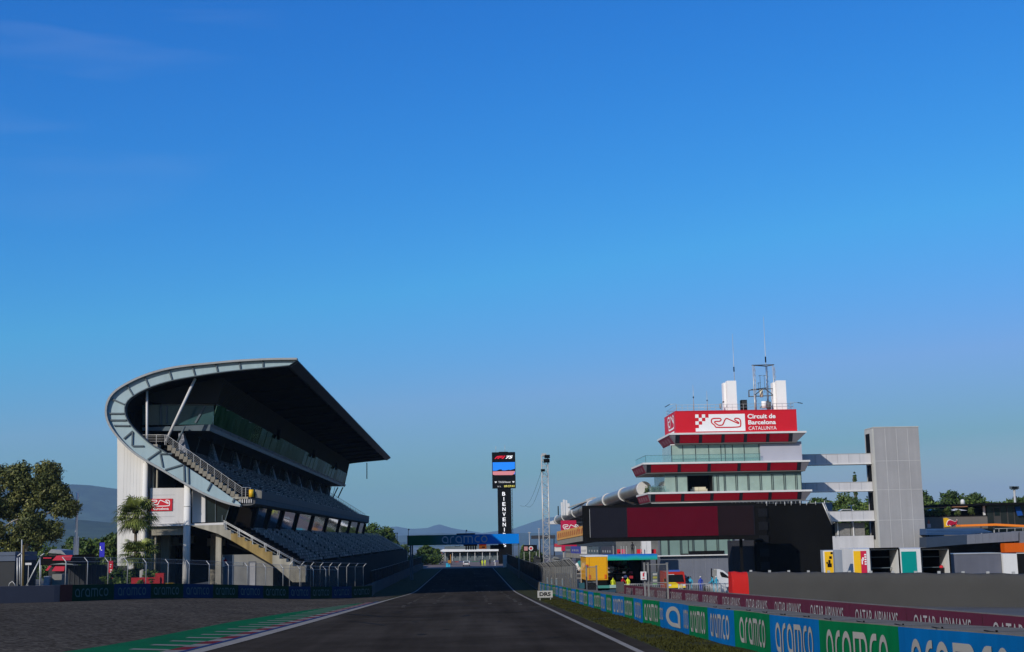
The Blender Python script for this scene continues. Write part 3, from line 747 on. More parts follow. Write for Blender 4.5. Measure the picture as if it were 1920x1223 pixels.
b = MB(); r0, r1, r2, r3 = g(263, 815), g(309.5, 815), g(452, 914), g(468, 914)
for k, dz in enumerate((0, -.2, -.38, -.56, -.74)):
    rad = .035 if k == 0 else .012
    b.tube([(q.x, N + .6, q.z + dz) for q in (r0, r1, r2, r3)], rad, 5)
for k in range(12):
    p = r1.lerp(r2, k / 11); b.bar((p.x, N + .6, p.z - 1.15), (p.x, N + .6, p.z), .038)
for px_ in (272, 291, 307, 459, 467.5): p = g(px_, 815 if px_ < 400 else 914); b.bar((p.x, N + .6, p.z - 1.1), (p.x, N + .6, p.z), .05)
b.build('handrail', m_galv, ST)
b = MB(); b.tube([g(470.5, 932, None, .35), g(470.5, 918, None, .35)], .28, 10); b.build('buoy', m_yellow, ST)
# far end railing of the upper tier
b = MB()
for i in range(16):
    p = ua.lerp(ub, i / 15); b.bar((p.x, UF + .3, p.z - .3), (p.x, UF + .3, p.z + 1.0), .06)
b.tube([(ua.x, UF + .3, ua.z + 1.0), (ub.x, UF + .3, ub.z + 1.0)], .05, 5); b.tube([(ua.x, UF + .3, ua.z + .5), (ub.x, UF + .3, ub.z + .5)], .03, 5)
b.build('handrail', m_galv, ST)
for dx in (0, 1.2):
    b = MB(); b.bar((ua.x + 1 + dx, UF - 1, ua.z - .5), (ua.x + 2.2 + dx, UF - 1, ua.z + 2.0), .25); b.build('strut', m_blk, ST)
b = MB(); p = g(556, 690); b.box(p.x - 5.5, p.x - 5.3, FE - 4, FE - 3.8, p.z - 4.5, p.z - .6); b.build('hanging_mast', m_blk, ST)

# seats: the hundred nearest are parts, the rest one mass
def seat_verts(x, y, z):
    return [(x - .02, y, z + .27), (x + .30, y, z + .29), (x + .30, y + .40, z + .29), (x - .02, y + .40, z + .27),
            (x - .02, y, z + .27), (x - .02, y + .40, z + .27), (x - .10, y + .40, z + .56), (x - .10, y, z + .56)]
sv = MB(); sv2 = MB(); rs = random.Random(11); near = []
V = []; MI = []
def tier(pa, pb, rows, y0, y1, aisles, first):
    for r_ in range(rows):
        t = (r_ + .4) / rows; p = pa.lerp(pb, t)
        y = y0; k = 0
        while y < y1:
            if not any(abs(y - a) < .7 for a in aisles):
                if y < first and len(near) < 100: near.append((p.x, y, p.z))
                else:
                    V.append(seat_verts(p.x, y, p.z)); q = rs.random(); MI.append(1 if q < .16 else (2 if q < .34 else 0))
            y += .52
tier(ua, ub, 13, N + 2.6, UF - 1, [N + 22 + i * 21 for i in range(8)], N + 4.5)
tier(la, lb_, 14, N + 2.6, LF - 2, [N + 22 + i * 21 for i in range(11)], N + 4.5)
V = np.array(V); ns = len(V); base_ = np.arange(ns)[:, None] * 8
Fq = np.concatenate([base_ + np.array([0, 1, 2, 3]), base_ + np.array([4, 5, 6, 7])]); MIq = np.concatenate([MI, MI])
so_ = np_mesh('seating', V.reshape(-1, 3), Fq, [m_seat, m_seat2, m_seatr], MIq, ST, tuple(ST.location)); so_['kind'] = 'stuff'
# concrete steps under the seats
b = MB()
for (pa, pb, rows, y0, y1) in ((ua, ub, 13, N + 2, UF), (la, lb_, 14, N + 2.3, LF)):
    for r_ in range(rows):
        p = pa.lerp(pb, r_ / rows); q = pa.lerp(pb, (r_ + 1) / rows); b.box(p.x, q.x, y0, y1, q.z - .5, p.z - (p.z - q.z) * .4)
b2_ = b; b = MB()
for (pa, pb, rows, y1) in ((ua, ub, 13, UF - 3), (la, lb_, 14, LF - 4)):
    for i_ in range(11):
        ya_ = N + 22 + i_ * 21
        if ya_ > y1: break
        for r_ in range(rows * 2):
            p = pa.lerp(pb, r_ / rows / 2); q = pa.lerp(pb, (r_ + 1) / rows / 2); b.box(p.x, q.x + .02, ya_ - .6, ya_ + .6, q.z - .4, p.z + .03)
b.build('aisle_steps', mat('aisle concrete', (.085, .08, .075), rough=.9, amp=.2, spec=.05), ST)
b = b2_
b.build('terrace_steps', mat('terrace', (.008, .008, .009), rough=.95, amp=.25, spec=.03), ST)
sb = MB(); sb.box(-.02, .30, 0, .40, .25, .29); sb.hexa([(-.06, 0, .29), (-.02, 0, .29), (-.02, .40, .29), (-.06, .40, .29)], [(-.14, 0, .57), (-.10, 0, .57), (-.10, .40, .57), (-.14, .40, .57)]); sb.box(.1, .16, .15, .27, 0, .25)
s0_ = sb.build('seat', m_seat, ST)
for i, (x, y, z) in enumerate(near):
    o = s0_ if i == 0 else s0_.copy()
    if i: COL.objects.link(o)
    o.location = (x - ST.location.x, y - ST.location.y, z - ST.location.z)
    if i % 7 == 3:
        pass

# circuit sign on the cladding
SG = thing('wall_sign', 'red sign with white circuit outline on the pale end wall of the grandstand', 'sign', (AX(310, 946, N), N + 1.3, AZ(310, 946, N)))
def frame_at(p0, p1, p2, Y):
    "origin at lower left p0, u toward p1 (lower right), v toward p2 (upper left); all measured at distance Y"
    a, e, f = A(*p0, Y), A(*p1, Y), A(*p2, Y); return a, e - a, f - a
def circuit_sign(root, ox, oz, w_, h_, y, bg_m, ink_m, words, u=Vector((1, 0, 0)), plate=True):
    pass
x0, x1, z0, z1 = AX(277, 0, N), AX(339, 0, N), AZ(308, 957.5, N), AZ(308, 934.5, N)
b = MB(); b.box(x0, x1, N + 1.30, N + 1.38, z0, z1); b.build('sign_board', m_red, SG)
b = MB(); W_ = x1 - x0; H_ = z1 - z0; c_ = .2 * H_
for (i, j) in [(0, 0), (2, 0), (1, 1), (3, 1), (0, 2), (2, 2), (1, 3)]: b.flat(sq(0, 1, 0, 1), (x0 + .05 + i * c_, N + 1.29, z1 - (j + 1) * c_ - .05), (c_, 0, 0), (0, 0, c_))
b.flat(CIRC, (x0 + W_ * .36, N + 1.288, z0 + H_ * .36), (W_ * .58, 0, 0), (0, 0, W_ * .58))
b.flat(text_shape('Barcelona', .02), (x0 + W_ * .46, N + 1.288, z0 + H_ * .08), (W_ * .44, 0, 0), (0, 0, H_ * .2))
b.build('lettering', m_wsign, SG)

# first-aid cabin under the stair
CA = thing('cabin', 'low grey cabin with red cross sign and pale door under the concrete stair', 'cabin', (AX(450, 1080, N), N + 3, gz(-26, N)))
CY = N + 2.6
def cx(px): return AX(px, 1060, CY)
def cz(py): return AZ(460, py, CY)
gb = gz(-26, N)
b = MB(); b.box(cx(409), cx(512), CY, CY + 4, gb - .2, cz(1040)); b.build('wall', mat('cabin panel', (.19, .19, .19), rough=.6, amp=.08, streak=.12), CA)
b = MB(); b.box(cx(421), cx(438), CY - .05, CY, gb, cz(1040) - .02); b.build('blue_panel', mat('slate blue panel', (.075, .10, .15), rough=.6, amp=.1), CA)
b = MB(); b.box(cx(412), cx(421), CY - .07, CY, cz(1062), cz(1044.5)); sgn = b.build('sign', m_wsign, CA)
b = MB(); b.box(cx(418.8), cx(426), CY - .09, CY - .072, cz(1052), cz(1049)); b.box(cx(421), cx(423.8), CY - .095, CY - .075, cz(1054), cz(1047)); b.build('cross', mat('cross red', (.3, .01, .03)), CA)
b = MB(); b.box(cx(437), cx(456), CY - .05, CY, cz(1060.5), cz(1054)); b.build('window', mat('frosted glass', (.22, .23, .24), rough=.2, amp=.1), CA)
b = MB(); b.box(cx(466), cx(480), CY - .05, CY, gb, cz(1053)); fr = b.build('door', mat('door frame', (.08, .09, .12)), CA)
b = MB(); b.box(cx(468.5), cx(479), CY - .09, CY - .052, gb + .05, cz(1055.5)); b.build('door_leaf', mat('pale door', (.33, .33, .36), amp=.05), fr)
for px_, yy_, hh, lab in ((495, 146.5, 1.05, 'yellow wheeled bin standing beside the pale cabin door'), (404, 147, .95, 'yellow bin at the foot of the concrete pillar next to the cabin'), (319, 149, 1.1, 'yellow upright bin in front of the dark undercroft of the grandstand')):
    x = AX(px_, 1080, yy_); z = gz(x, yy_)
    t = thing('bin', lab, 'bin', (x, yy_, z), 'yellow bins below the grandstand')
    b = MB(); b.hexa([(x - .27, yy_ - .25, z + .06), (x + .27, yy_ - .25, z + .06), (x + .27, yy_ + .3, z + .06), (x - .27, yy_ + .3, z + .06)], [(x - .34, yy_ - .32, z + hh), (x + .34, yy_ - .32, z + hh), (x + .34, yy_ + .36, z + hh), (x - .34, yy_ + .36, z + hh)]); b.build('body', m_yellow, t)
    b = MB(); b.box(x - .4, x + .4, yy_ - .4, yy_ + .42, z + hh, z + hh + .1); b.build('lid', m_yellow, t)
    b = MB(); b.box(x - .16, x + .16, yy_ - .34, yy_ - .3, z + .5, z + .85); b.build('sticker', m_wsign, t)
# ------------------------------------------------------------------ barriers with banners
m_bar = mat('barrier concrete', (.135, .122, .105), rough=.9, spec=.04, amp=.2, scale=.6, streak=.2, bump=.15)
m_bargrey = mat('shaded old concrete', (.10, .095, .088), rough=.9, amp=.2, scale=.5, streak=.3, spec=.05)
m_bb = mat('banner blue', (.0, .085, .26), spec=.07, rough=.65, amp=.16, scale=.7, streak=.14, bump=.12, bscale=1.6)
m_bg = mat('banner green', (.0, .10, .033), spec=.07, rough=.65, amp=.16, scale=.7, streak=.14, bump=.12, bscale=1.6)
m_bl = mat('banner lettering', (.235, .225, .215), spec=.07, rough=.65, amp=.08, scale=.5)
m_bbd = mat('darkened banner blue', (.003, .027, .075), spec=.05, rough=.8, amp=.18, scale=.5, streak=.1)  # darker copies of the banner paints, the darkening put into the colour
m_bgd = mat('darkened banner green', (.003, .034, .013), spec=.05, rough=.8, amp=.18, scale=.5, streak=.1)
m_bld = mat('darkened lettering', (.085, .125, .12), spec=.05, rough=.8, amp=.12, scale=.5)
class Wall:
    "a wall face along a ground path: pos(s, t, off) for arc length s, height share t, offset out of the face"
    def __init__(w, path, h, wig=0.0):
        w.p = [Vector((x, y)) for x, y in path]; w.h = h; w.wig = wig
        w.d = [0]
        for a, e in zip(w.p, w.p[1:]): w.d.append(w.d[-1] + (e - a).length)
        w.len = w.d[-1]
    def xy(w, s):
        j = 0
        while j < len(w.p) - 2 and s > w.d[j + 1]: j += 1
        t = (s - w.d[j]) / (w.d[j + 1] - w.d[j]); a, e = w.p[j], w.p[j + 1]
        d = (e - a).normalized(); nrm = Vector((d.y, -d.x))
        return a + (e - a) * t, nrm
    def pos(w, s, t, off):
        p, nrm = w.xy(s); h = w.h(s) if callable(w.h) else w.h
        q = p + nrm * (off + w.wig * (math.sin(s * .9) * .55 + math.sin(s * .37 + 1) * .6))
        return (q.x, q.y, gz(p.x, p.y) + t * h)
    def body(w, mb, back, s0=0, s1=None, step=2.0, mi=0, base=-.15):
        s1 = w.len if s1 is None else s1; n = max(1, int((s1 - s0) / step))
        for i in range(n):
            a, e = s0 + (s1 - s0) * i / n, s0 + (s1 - s0) * (i + 1) / n
            bk = back if not callable(back) else None
            ba = back(a) if callable(back) else back; be = back(e) if callable(back) else back
            mb.hexa([w.pos(a, base, 0), w.pos(e, base, 0), w.pos(e, base, -be), w.pos(a, base, -ba)], [w.pos(a, 1, 0), w.pos(e, 1, 0), w.pos(e, 1, -be), w.pos(a, 1, -ba)], mi)
    def panel(w, s0, s1, t0, t1, off, step=.3):
        mb = MB(); n = max(1, int(abs(s1 - s0) / step)); vs = []
        for i in range(n + 1):
            s = s0 + (s1 - s0) * i / n; vs += [w.pos(s, t0, off), w.pos(s, t1, off), w.pos(s, t1, .0), w.pos(s, t0, .0)]
        fs = []
        for i in range(n):
            a = i * 4; fs += [(a, a + 1, a + 5, a + 4), (a + 1, a + 2, a + 6, a + 5), (a + 3, a, a + 4, a + 7)]
        return mb.add(vs, fs)
    def draw(w, shape, s0, s1, t0, t1, off, mb=None, mi=0):
        mb = mb or MB(); return mb.add([w.pos(s0 + (s1 - s0) * a, t0 + (t1 - t0) * bq, off) for a, bq in shape[0]], shape[1], mi)

# advertising wall on the right of the track. s runs toward the camera so that the face looks left (-X)
WR = Wall([(9.55, 190), (9.3, 146), (8.95, 110), (8.85, 81), (9.05, 55), (9.25, 42), (9.4, 30), (9.45, 22), (9.5, 8)], None, .10)
_wh = lerp_tab([(8, 1.56), (23, 1.46), (30, 1.36), (40, 1.27), (55, 1.22), (90, 1.15), (190, 1.12)])
WR.h = lambda s: _wh(WR.xy(s)[0].y)
def sR(y):
    lo, hi = 0, WR.len
    for _ in range(40):
        m = (lo + hi) / 2
        if WR.xy(m)[0].y > y: lo = m
        else: hi = m
    return lo
_wb = lerp_tab([(8, 2.4), (20, 1.8), (29, 1.35), (36, 1.15), (60, 1.2), (90, 1.1), (110, .6), (190, .5)])
def WB(s): return _wb(WR.xy(s)[0].y)
BR = thing('advertising_wall', 'long low concrete wall along the right grass verge with alternating blue and green banners', 'barrier', (9, 60, gz(9, 60)))
b = MB(); WR.body(b, WB); b.build('wall_body', m_bar, BR)
edges = [8.0, 15.5, 22.8, 29.8, 35.8, 41.7, 47.1, 51.8, 55.5, 64.2, 69.3, 74, 78.5, 83.6]
while edges[-1] < 183: edges.append(edges[-1] + 4.6)
for i, (ya, yb) in enumerate(zip(edges, edges[1:])):
    s0, s1 = sR(yb), sR(ya); big = abs(ya - 55.5) < .1
    col = m_bb if (i % 2 == 0) else m_bg
    if big: col = m_bb
    pn = WR.panel(s0, s1, .0, .985, .03).build('banner', col, BR)
    L_ = s1 - s0
    if big:
        b = MB(); m_ = s0 + L_ * .36; wv = L_ * .4
        WR.draw(logo_a(), m_ - wv / 2 + L_ * .08, m_ + wv / 2 + L_ * .08, .12, .86, .05, b)
        WR.draw(WORD, s0 - L_ * .02, s0 + L_ * .14, .3, .75, .05, b); WR.draw(WORD, s1 - L_ * .2, s1 - L_ * .01, .2, .82, .05, b)
        b.build('lettering', m_bl, pn)
    else: WR.draw(WORD, s0 + L_ * .13, s0 + L_ * .87, .15, .83, .05).build('lettering', m_bl, pn)
b = MB()
for k in range(11):
    y = 25 + k * 2.6; s = sR(y); P = WR.pos(s, 1.0, -.10); b.box(P[0], P[0] + .03, P[1] - .3, P[1] + .3, P[2], P[2] + .015); b.box(P[0], P[0] + .03, P[1] - .32, P[1] - .28, P[2] + .01, P[2] + .05)
b.build('lifting_hook', m_blk, BR)
b = MB()
for k in range(52):
    s = sR(20 + k * 2.45); P = Vector(WR.pos(s, 1.0, .005)); Q = Vector(WR.pos(s, 1.0, -WB(s) + .01)); b.bar(P + Vector((0, 0, .001)), Q + Vector((0, 0, .001)), .05, .012)
b.build('block_joint', mat('joint dark', (.05, .05, .048)), BR)
# DRS board on the grass
t = thing('marker_board', 'small white board reading DRS standing on the right grass verge', 'sign', (7.2, 128, gz(7.2, 128)))
P0, P1 = A(1008, 1121, 128), A(1036, 1107.5, 128)
b = MB(); b.box(P0.x, P1.x, 128, 128.06, P0.z, P1.z); b.build('board', mat('board white', (.32, .32, .31), rough=.6), t)
b = MB(); b.flat(text_shape('DRS', .04), (P0.x + .18, 127.99, P0.z + .14), (P1.x - P0.x - .36, 0, 0), (0, 0, (P1.z - P0.z) * .58)); b.build('lettering', m_blk, t)
for q in (.2, 1.2):
    b = MB(); b.box(P0.x + q, P0.x + q + .06, 128.06, 128.12, gz(7.2, 128) - .2, P1.z - .1); b.build('leg', m_galv, t)

# pit-side wall with maroon banners
WQ = Wall([(15.9, 146), (16.1, 100), (16.1, 71), (16.2, 39), (16.3, 12)], 1.12)
def sQ(y): return (146 - y) * WQ.len / 134.0
PW = thing('pit_entry_wall', 'low wall beyond the advertising wall covered in maroon banners with pale lettering', 'barrier', (16.1, 70, gz(16.1, 70)))
b = MB(); WQ.body(b, .35); b.build('wall_body', m_bar, PW)
m_mar = mat('maroon banner', (.07, .010, .024), rough=.6, amp=.12, scale=.5)
m_marl = mat('maroon banner lettering', (.27, .26, .265), rough=.6, amp=.1)
y = 13.0
ft = text_shape('QATAR AIRWAYS', .0)
while y < 143:
    L_ = 7.4; s1, s0 = sQ(y), sQ(min(145.5, y + L_))
    pn = WQ.panel(s0 + .03, s1, 0, .99, .02).build('banner', m_mar, PW)
    WQ.draw(ft, s0 + .9, s1 - .9, .12, .80, .05).build('lettering', m_marl, pn); y += L_
# concrete apron between the two walls
m_apr = mat('pit lane concrete', (.075, .075, .075), rough=.85, amp=.2, scale=.3, fine=.15)
sheet('pit_lane', m_apr, 9.6, 70, -60, 300, -.03, 6)

# advertising wall on the outside of the gravel trap (left)
def gl_at(px, py, D): return (AX(px, py, D), D)
LW = Wall([(AX(-330, 1120, 96), 96), (AX(-60, 1120, 107), 107), (AX(107, 1112, 110.5), 110.5), (AX(130, 1110, 112), 112), (AX(285, 1108, 125), 125), (AX(440, 1105, 137), 137), (AX(575, 1102, 149), 149), (AX(697, 1100, 166), 166)], 1.32)
for a in (LW,): pass
BL = thing('advertising_wall', 'low wall behind the gravel trap with dark blue and green banners, below the grandstand', 'barrier', (-25, 140, gz(-25, 140)))
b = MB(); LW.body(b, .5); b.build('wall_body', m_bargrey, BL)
def sL_px(px):
    lo, hi = 0, LW.len
    for _ in range(40):
        m = (lo + hi) / 2; p = LW.xy(m)[0]
        v = ROT.transposed() @ Vector((p.x, p.y, gz(p.x, p.y) + .6 - CAMZ)); xx = 960 + F * v.x / -v.z
        if xx < px: lo = m
        else: hi = m
    return lo
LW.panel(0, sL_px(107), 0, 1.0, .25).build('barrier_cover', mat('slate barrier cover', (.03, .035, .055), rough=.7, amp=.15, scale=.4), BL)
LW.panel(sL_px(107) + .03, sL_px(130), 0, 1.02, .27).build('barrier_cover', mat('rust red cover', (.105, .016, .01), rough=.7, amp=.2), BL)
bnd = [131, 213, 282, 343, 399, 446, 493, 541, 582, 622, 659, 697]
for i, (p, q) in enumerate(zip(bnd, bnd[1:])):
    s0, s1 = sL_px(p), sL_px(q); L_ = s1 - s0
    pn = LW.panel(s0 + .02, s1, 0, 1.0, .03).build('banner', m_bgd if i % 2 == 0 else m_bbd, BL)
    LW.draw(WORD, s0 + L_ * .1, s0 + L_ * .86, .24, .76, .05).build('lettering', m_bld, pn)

# track-side walls of the main straight with screened fences
def straight_wall(label, path, h, fence_h, side):
    w_ = Wall(path, h); t = thing('track_wall', label, 'barrier', (path[0][0], path[0][1], 0))
    b = MB(); w_.body(b, .4, step=6); b.build('wall_body', m_bargrey, t)
    return w_
TL = Wall([(AX(697, 1100, 166), 166), (-13.3, 190), (-13.0, 230), (-12.6, 290), (-12.0, 351)], 1.45)
t = thing('track_wall', 'bare concrete wall on the left of the main straight, in front of the lower seats', 'barrier', (-13, 230, 0))
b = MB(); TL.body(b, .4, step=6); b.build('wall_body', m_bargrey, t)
m_scr = mat_mesh('black shade screen', (.012, .014, .018), .93)
m_net = mat_mesh('chain-link mesh', (.085, .085, .085), .27)
m_net2 = mat_mesh('debris fence mesh', (.12, .12, .12), .6)
def fence(name, label, wall, s0, s1, n, h0, h1, post_r, arm, mesh_m, mesh_top, back=.45, group=None, mesh_m2=None, armdir=-1, pm=None):
    p0 = wall.pos((s0 + s1) / 2, 0, 0); t = thing(name, label, 'fence', p0)
    vs = []; fs = []
    for i in range(n):
        s = s0 + (s1 - s0) * i / (n - 1); bse = Vector(wall.pos(s, 0, -back)); dn = Vector(wall.pos(s, 0, -back + armdir)) - bse; dn.z = 0
        b = MB(); top = bse + Vector((0, 0, h1)); k = top + dn.normalized() * arm + Vector((0, 0, arm * 1.05))
        b.tube([bse + Vector((0, 0, h0 - .3)), top, k] if arm else [bse + Vector((0, 0, h0 - .3)), top], post_r, 6); b.build('post', pm or m_galv, t)
        vs += [bse + Vector((0, 0, h0)), bse + Vector((0, 0, mesh_top))] + [k]
    b = MB(); b.add(vs, [(3 * i, 3 * i + 3, 3 * i + 4, 3 * i + 1) for i in range(n - 1)]); b.build('mesh_panel', mesh_m, t)
    if arm:
        b = MB(); b.add(vs, [(3 * i + 1, 3 * i + 4, 3 * i + 5, 3 * i + 2) for i in range(n - 1)]); b.build('mesh_panel', mesh_m2 or mesh_m, t)
    b = MB()
    for k in (1, 2) if arm else (1,): b.tube([vs[3 * i + k] for i in range(n)], .012, 4)
    b.build('wire', m_galv, t); return t
# left: posts with cranked tops, right behind the wall
fence('debris_fence', 'chain link fence with cranked galvanised posts behind the dark banner wall', LW, sL_px(131), sL_px(640), 16, 1.2, 3.2, .042, .36, m_net, 3.2, armdir=-1)
fence('debris_fence', 'short closely posted fence stretch at the bend of the wall below the seats', LW, sL_px(556), sL_px(694), 9, 1.2, 3.6, .045, .4, m_net, 3.6, back=.9, armdir=1)
fence('screened_fence', 'tall fence with black screening on the left wall of the main straight', TL, 12, TL.len, 34, 1.3, 3.1, .05, 0, m_scr, 3.1, back=.3, pm=m_blk)
TR = Wall([(9.35, 352), (9.45, 270), (9.7, 190)], 1.0)
t = thing('track_wall', 'bare concrete wall on the right of the main straight beneath the black screen', 'barrier', (9.5, 270, 0))
b = MB(); TR.body(b, .4, step=6); b.build('wall_body', m_bargrey, t)
b = MB(); b.box(9.2, 9.8, 352.2, 353.0, -.05, 2.6); b.build('end_panel', m_panelw, t)
fence('screened_fence', 'tall fence with black screening on the right wall of the main straight', TR, 0, TR.len, 30, .95, 3.35, .05, 0, m_scr, 3.35, back=.3, pm=m_blk)
fence('debris_fence', 'grey ribbed debris fence with leaning top on the wall before the pit building', WR, sR(189), sR(121), 26, 1.1, 3.1, .04, .6, m_net2, 3.1, back=.5, armdir=1, pm=mat('dull galvanised', (.16, .16, .16), rough=.5), mesh_m2=mat_mesh('slatted overhang', (.03, .032, .036), .7))
# brace at the near end of the left fence
t = thing('fence_brace', 'pair of galvanised fence posts with a long diagonal brace above the slate barrier cover', 'fence', (AX(60, 1090, 110), 110, gz(-35, 110)))
for (p, q) in [((32.5, 1104), (32.5, 1046)), ((37, 1096), (37, 1045)), ((75, 1102), (75, 1046)), ((48, 1102), (76, 1046)), ((33, 1043), (41, 1037)), ((76, 1043), (83, 1038))]:
    b = MB(); b.tube([A(*p, 110), A(*q, 110)], .055, 6); b.build('post' if abs(p[0] - q[0]) < 2 else 'brace', m_galv, t)

# ------------------------------------------------------------------ trees
def leaf_mat(name, col, amp=.35):
    m = mat(name, col, rough=.6, amp=amp, scale=.8, fine=.3, bscale=3, spec=.25)
    return m
LM = [leaf_mat('leaf dark green', (.022, .042, .010)), leaf_mat('leaf mid green', (.046, .082, .015)), leaf_mat('leaf light green', (.095, .135, .025))]
LO = [leaf_mat('olive leaf dark', (.032, .042, .013)), leaf_mat('olive leaf mid', (.070, .082, .022)), leaf_mat('olive leaf light', (.14, .14, .042))]
m_bark = mat('bark', (.10, .08, .06), rough=.9, amp=.3, scale=2, bump=.5)
m_barkp = mat('pale bark', (.30, .27, .23), rough=.9, amp=.35, scale=1.5, bump=.3)
def crown_arrays(blobs, n, size, seed, fill=.35):
    r = np.random.RandomState(seed); wts = np.array([bb[3] ** 2 for bb in blobs]); wts = wts / wts.sum()
    idx = r.choice(len(blobs), n, p=wts); B = np.array(blobs)[idx]
    d = r.randn(n, 3); d /= np.linalg.norm(d, axis=1)[:, None]
    rad = np.where(r.rand(n) < fill, r.rand(n) ** .5, .55 + .75 * r.rand(n) ** 1.2)
    Pn = B[:, :3] + d * rad[:, None] * B[:, 3:4] * np.array([1, 1, .8])
    a = r.randn(n, 3); a /= np.linalg.norm(a, axis=1)[:, None]; c2 = np.cross(a, d + .6 * r.randn(n, 3)); c2 /= np.linalg.norm(c2, axis=1)[:, None] + 1e-9
    s = size * (.6 + .8 * r.rand(n))[:, None]
    V = np.stack([Pn - a * s, Pn + c2 * s * .45, Pn + a * s, Pn - c2 * s * .45], 1)
    key = r.rand(len(blobs))[idx] * .6 + r.rand(n) * .6
    mi = np.where(key < .38, 0, np.where(key < .85, 1, 2))
    return V.reshape(-1, 3), np.arange(n * 4).reshape(-1, 4), mi
def make_blobs(env, k, rr_, seed):
    r = random.Random(seed); out = []
    for _ in range(k):
        ex, ey, ez, rx, ry, rz = r.choice(env); 
        while True:
            x, y, z = r.uniform(-1, 1), r.uniform(-1, 1), r.uniform(-1, 1)
            if .25 < x * x + y * y + z * z < 1: break
        out.append((ex + x * rx, ey + y * ry, ez + z * rz, r.uniform(*rr_)))
    return out
def tree(name, label, cat, x, y, z, env, k, rr_, n, size, mats, seed, trunk=(.25, .1), limbs=6, group=None, bark=None, th=None):
    t = thing(name, label, cat, (x, y, z), group)
    bl = make_blobs(env, k, rr_, seed); V, Fc, mi = crown_arrays(bl, n, size, seed)
    np_mesh('crown', V, Fc, mats, mi, t)
    b = MB(); r = random.Random(seed + 1); top = th or max(e[2] for e in env)
    pts = [(0, 0, -.3)] + [(r.uniform(-.02, .02) * top * q, r.uniform(-.02, .02) * top * q, top * q) for q in (.25, .5, .75, 1)]
    b.tube([Vector(p) + t.location for p in pts], [trunk[0], trunk[0] * .85, trunk[0] * .6, trunk[1] * 1.2, trunk[1] * .4], 8)
    for i in range(limbs):
        q = bl[i * len(bl) // max(1, limbs)]; s = Vector((0, 0, top * r.uniform(.3, .65)))
        e = Vector(q[:3]); m_ = s.lerp(e, .5) + Vector((0, 0, .1 * top * r.uniform(0, .5)))
        b.tube([s + t.location, m_ + t.location, e + t.location], [trunk[1], trunk[1] * .6, trunk[1] * .2], 6)
    b.build('trunk', bark or m_bark, t); return t
def P2(px, py, Y): p = A(px, py, Y); return p
def env_px(lst, Y, x, z, dy=.8):
    "crown lobes measured in the photo at distance Y, relative to the tree base"
    s = Y / F; return [(AX(a, bq, Y) - x, random.Random(int(a)).uniform(-1, 1) * rx * s * .3, AZ(a, bq, Y) - z, rx * s, rx * s * dy, rz * s) for a, bq, rx, rz in lst]
Y = 165; x = AX(48, 1060, Y); z = gz(x, Y)
tree('eucalyptus_tree', 'tall loose olive green tree rising beside the flagpoles at the far left', 'tree', x, Y, z,
     env_px([(8, 930, 30, 26), (40, 905, 26, 22), (20, 975, 44, 34), (70, 960, 34, 36), (95, 900, 18, 22), (92, 884, 12, 10), (120, 948, 13, 12), (60, 1010, 44, 26), (100, 985, 18, 24), (15, 1025, 36, 20), (-30, 970, 30, 50), (35, 885, 12, 10), (-5, 900, 26, 22), (60, 925, 30, 24), (25, 950, 44, 30), (0, 1000, 50, 34), (85, 930, 16, 16), (110, 925, 10, 10), (128, 952, 8, 8), (45, 985, 50, 30)], Y, x, z), 250, (.35, 1.2), 46000, .2, LO, 21, (.38, .16), 14, bark=m_barkp)
def simple_tree(px, top, bot, wpx, Y, label, seed, mats=LM, n=5000, name='broadleaf_tree', size=.3, group=None, k=None, shape=None):
    x = AX(px, bot, Y); z = min(gz(x, Y), AZ(px, bot, Y)); H = AZ(px, top, Y) - z; w_ = wpx * Y / F / 2
    r = random.Random(seed)
    if shape: env = shape(H, w_)
    else:
        env = [(0, 0, H * .62, w_ * .62, w_ * .62, H * .28), (0, 0, H * .32, w_ * .6, w_ * .6, H * .2)]
        for _ in range(4): env.append((r.uniform(-.55, .55) * w_, r.uniform(-.3, .3) * w_, H * r.uniform(.3, .8), w_ * .4, w_ * .4, H * .14))
    m_ = (w_ + .3 * H) / 2
    return tree(name, label, 'tree', x, Y, z, env, k or 46, (m_ * .14, m_ * .36) if not shape else (w_ * .2, w_ * .42), n, size, mats, seed, (H * .02 + .08, H * .01 + .03), 7, group)
simple_tree(92, 996, 1075, 120, 250, 'rounded green tree between the olive tree and the flagpoles', 31, n=7000)
simple_tree(174, 995, 1075, 84, 230, 'bright green rounded tree right of the flagpoles', 32, n=8000)
simple_tree(204, 997, 1075, 64, 226, 'green tree touching the white stair core of the grandstand', 33, n=7000)
simple_tree(130, 998, 1075, 80, 262, 'dark green tree directly behind the flagpoles', 34, n=6000)
simple_tree(20, 1020, 1080, 110, 270, 'dark tree filling the gap under the olive tree at the picture edge', 35, n=6000)
simple_tree(702, 980, 1062, 86, 392, 'big green tree beyond the far end of the grandstand', 36, n=11000, size=.42, k=60)
simple_tree(738, 996, 1055, 24, 420, 'slim tree beside the big tree past the grandstand end', 37, n=3500, size=.42)
simple_tree(757, 1018, 1052, 30, 470, 'low bush-like tree behind the pale tent', 38, n=2500, size=.45)
simple_tree(797, 1020, 1058, 40, 430, 'green tree under the left half of the gantry', 39, n=4500, size=.42)
simple_tree(818, 1026, 1055, 26, 440, 'smaller green tree under the gantry nearest the far stand', 40, n=3000, size=.42)
simple_tree(982, 1018, 1060, 24, 430, 'green tree right of the timing tower foot', 41, n=3000, size=.42)
simple_tree(1003, 1024, 1060, 26, 380, 'green tree behind the black boards right of the gantry', 42, n=3000, size=.4)
simple_tree(1543, 917, 1010, 74, 250, 'dark green tree seen between the two upper walkways nearest the control tower', 43, n=13000, k=80)
simple_tree(1590, 911, 1010, 92, 262, 'dark tree behind the walkways in the middle', 44, n=13000, k=80)
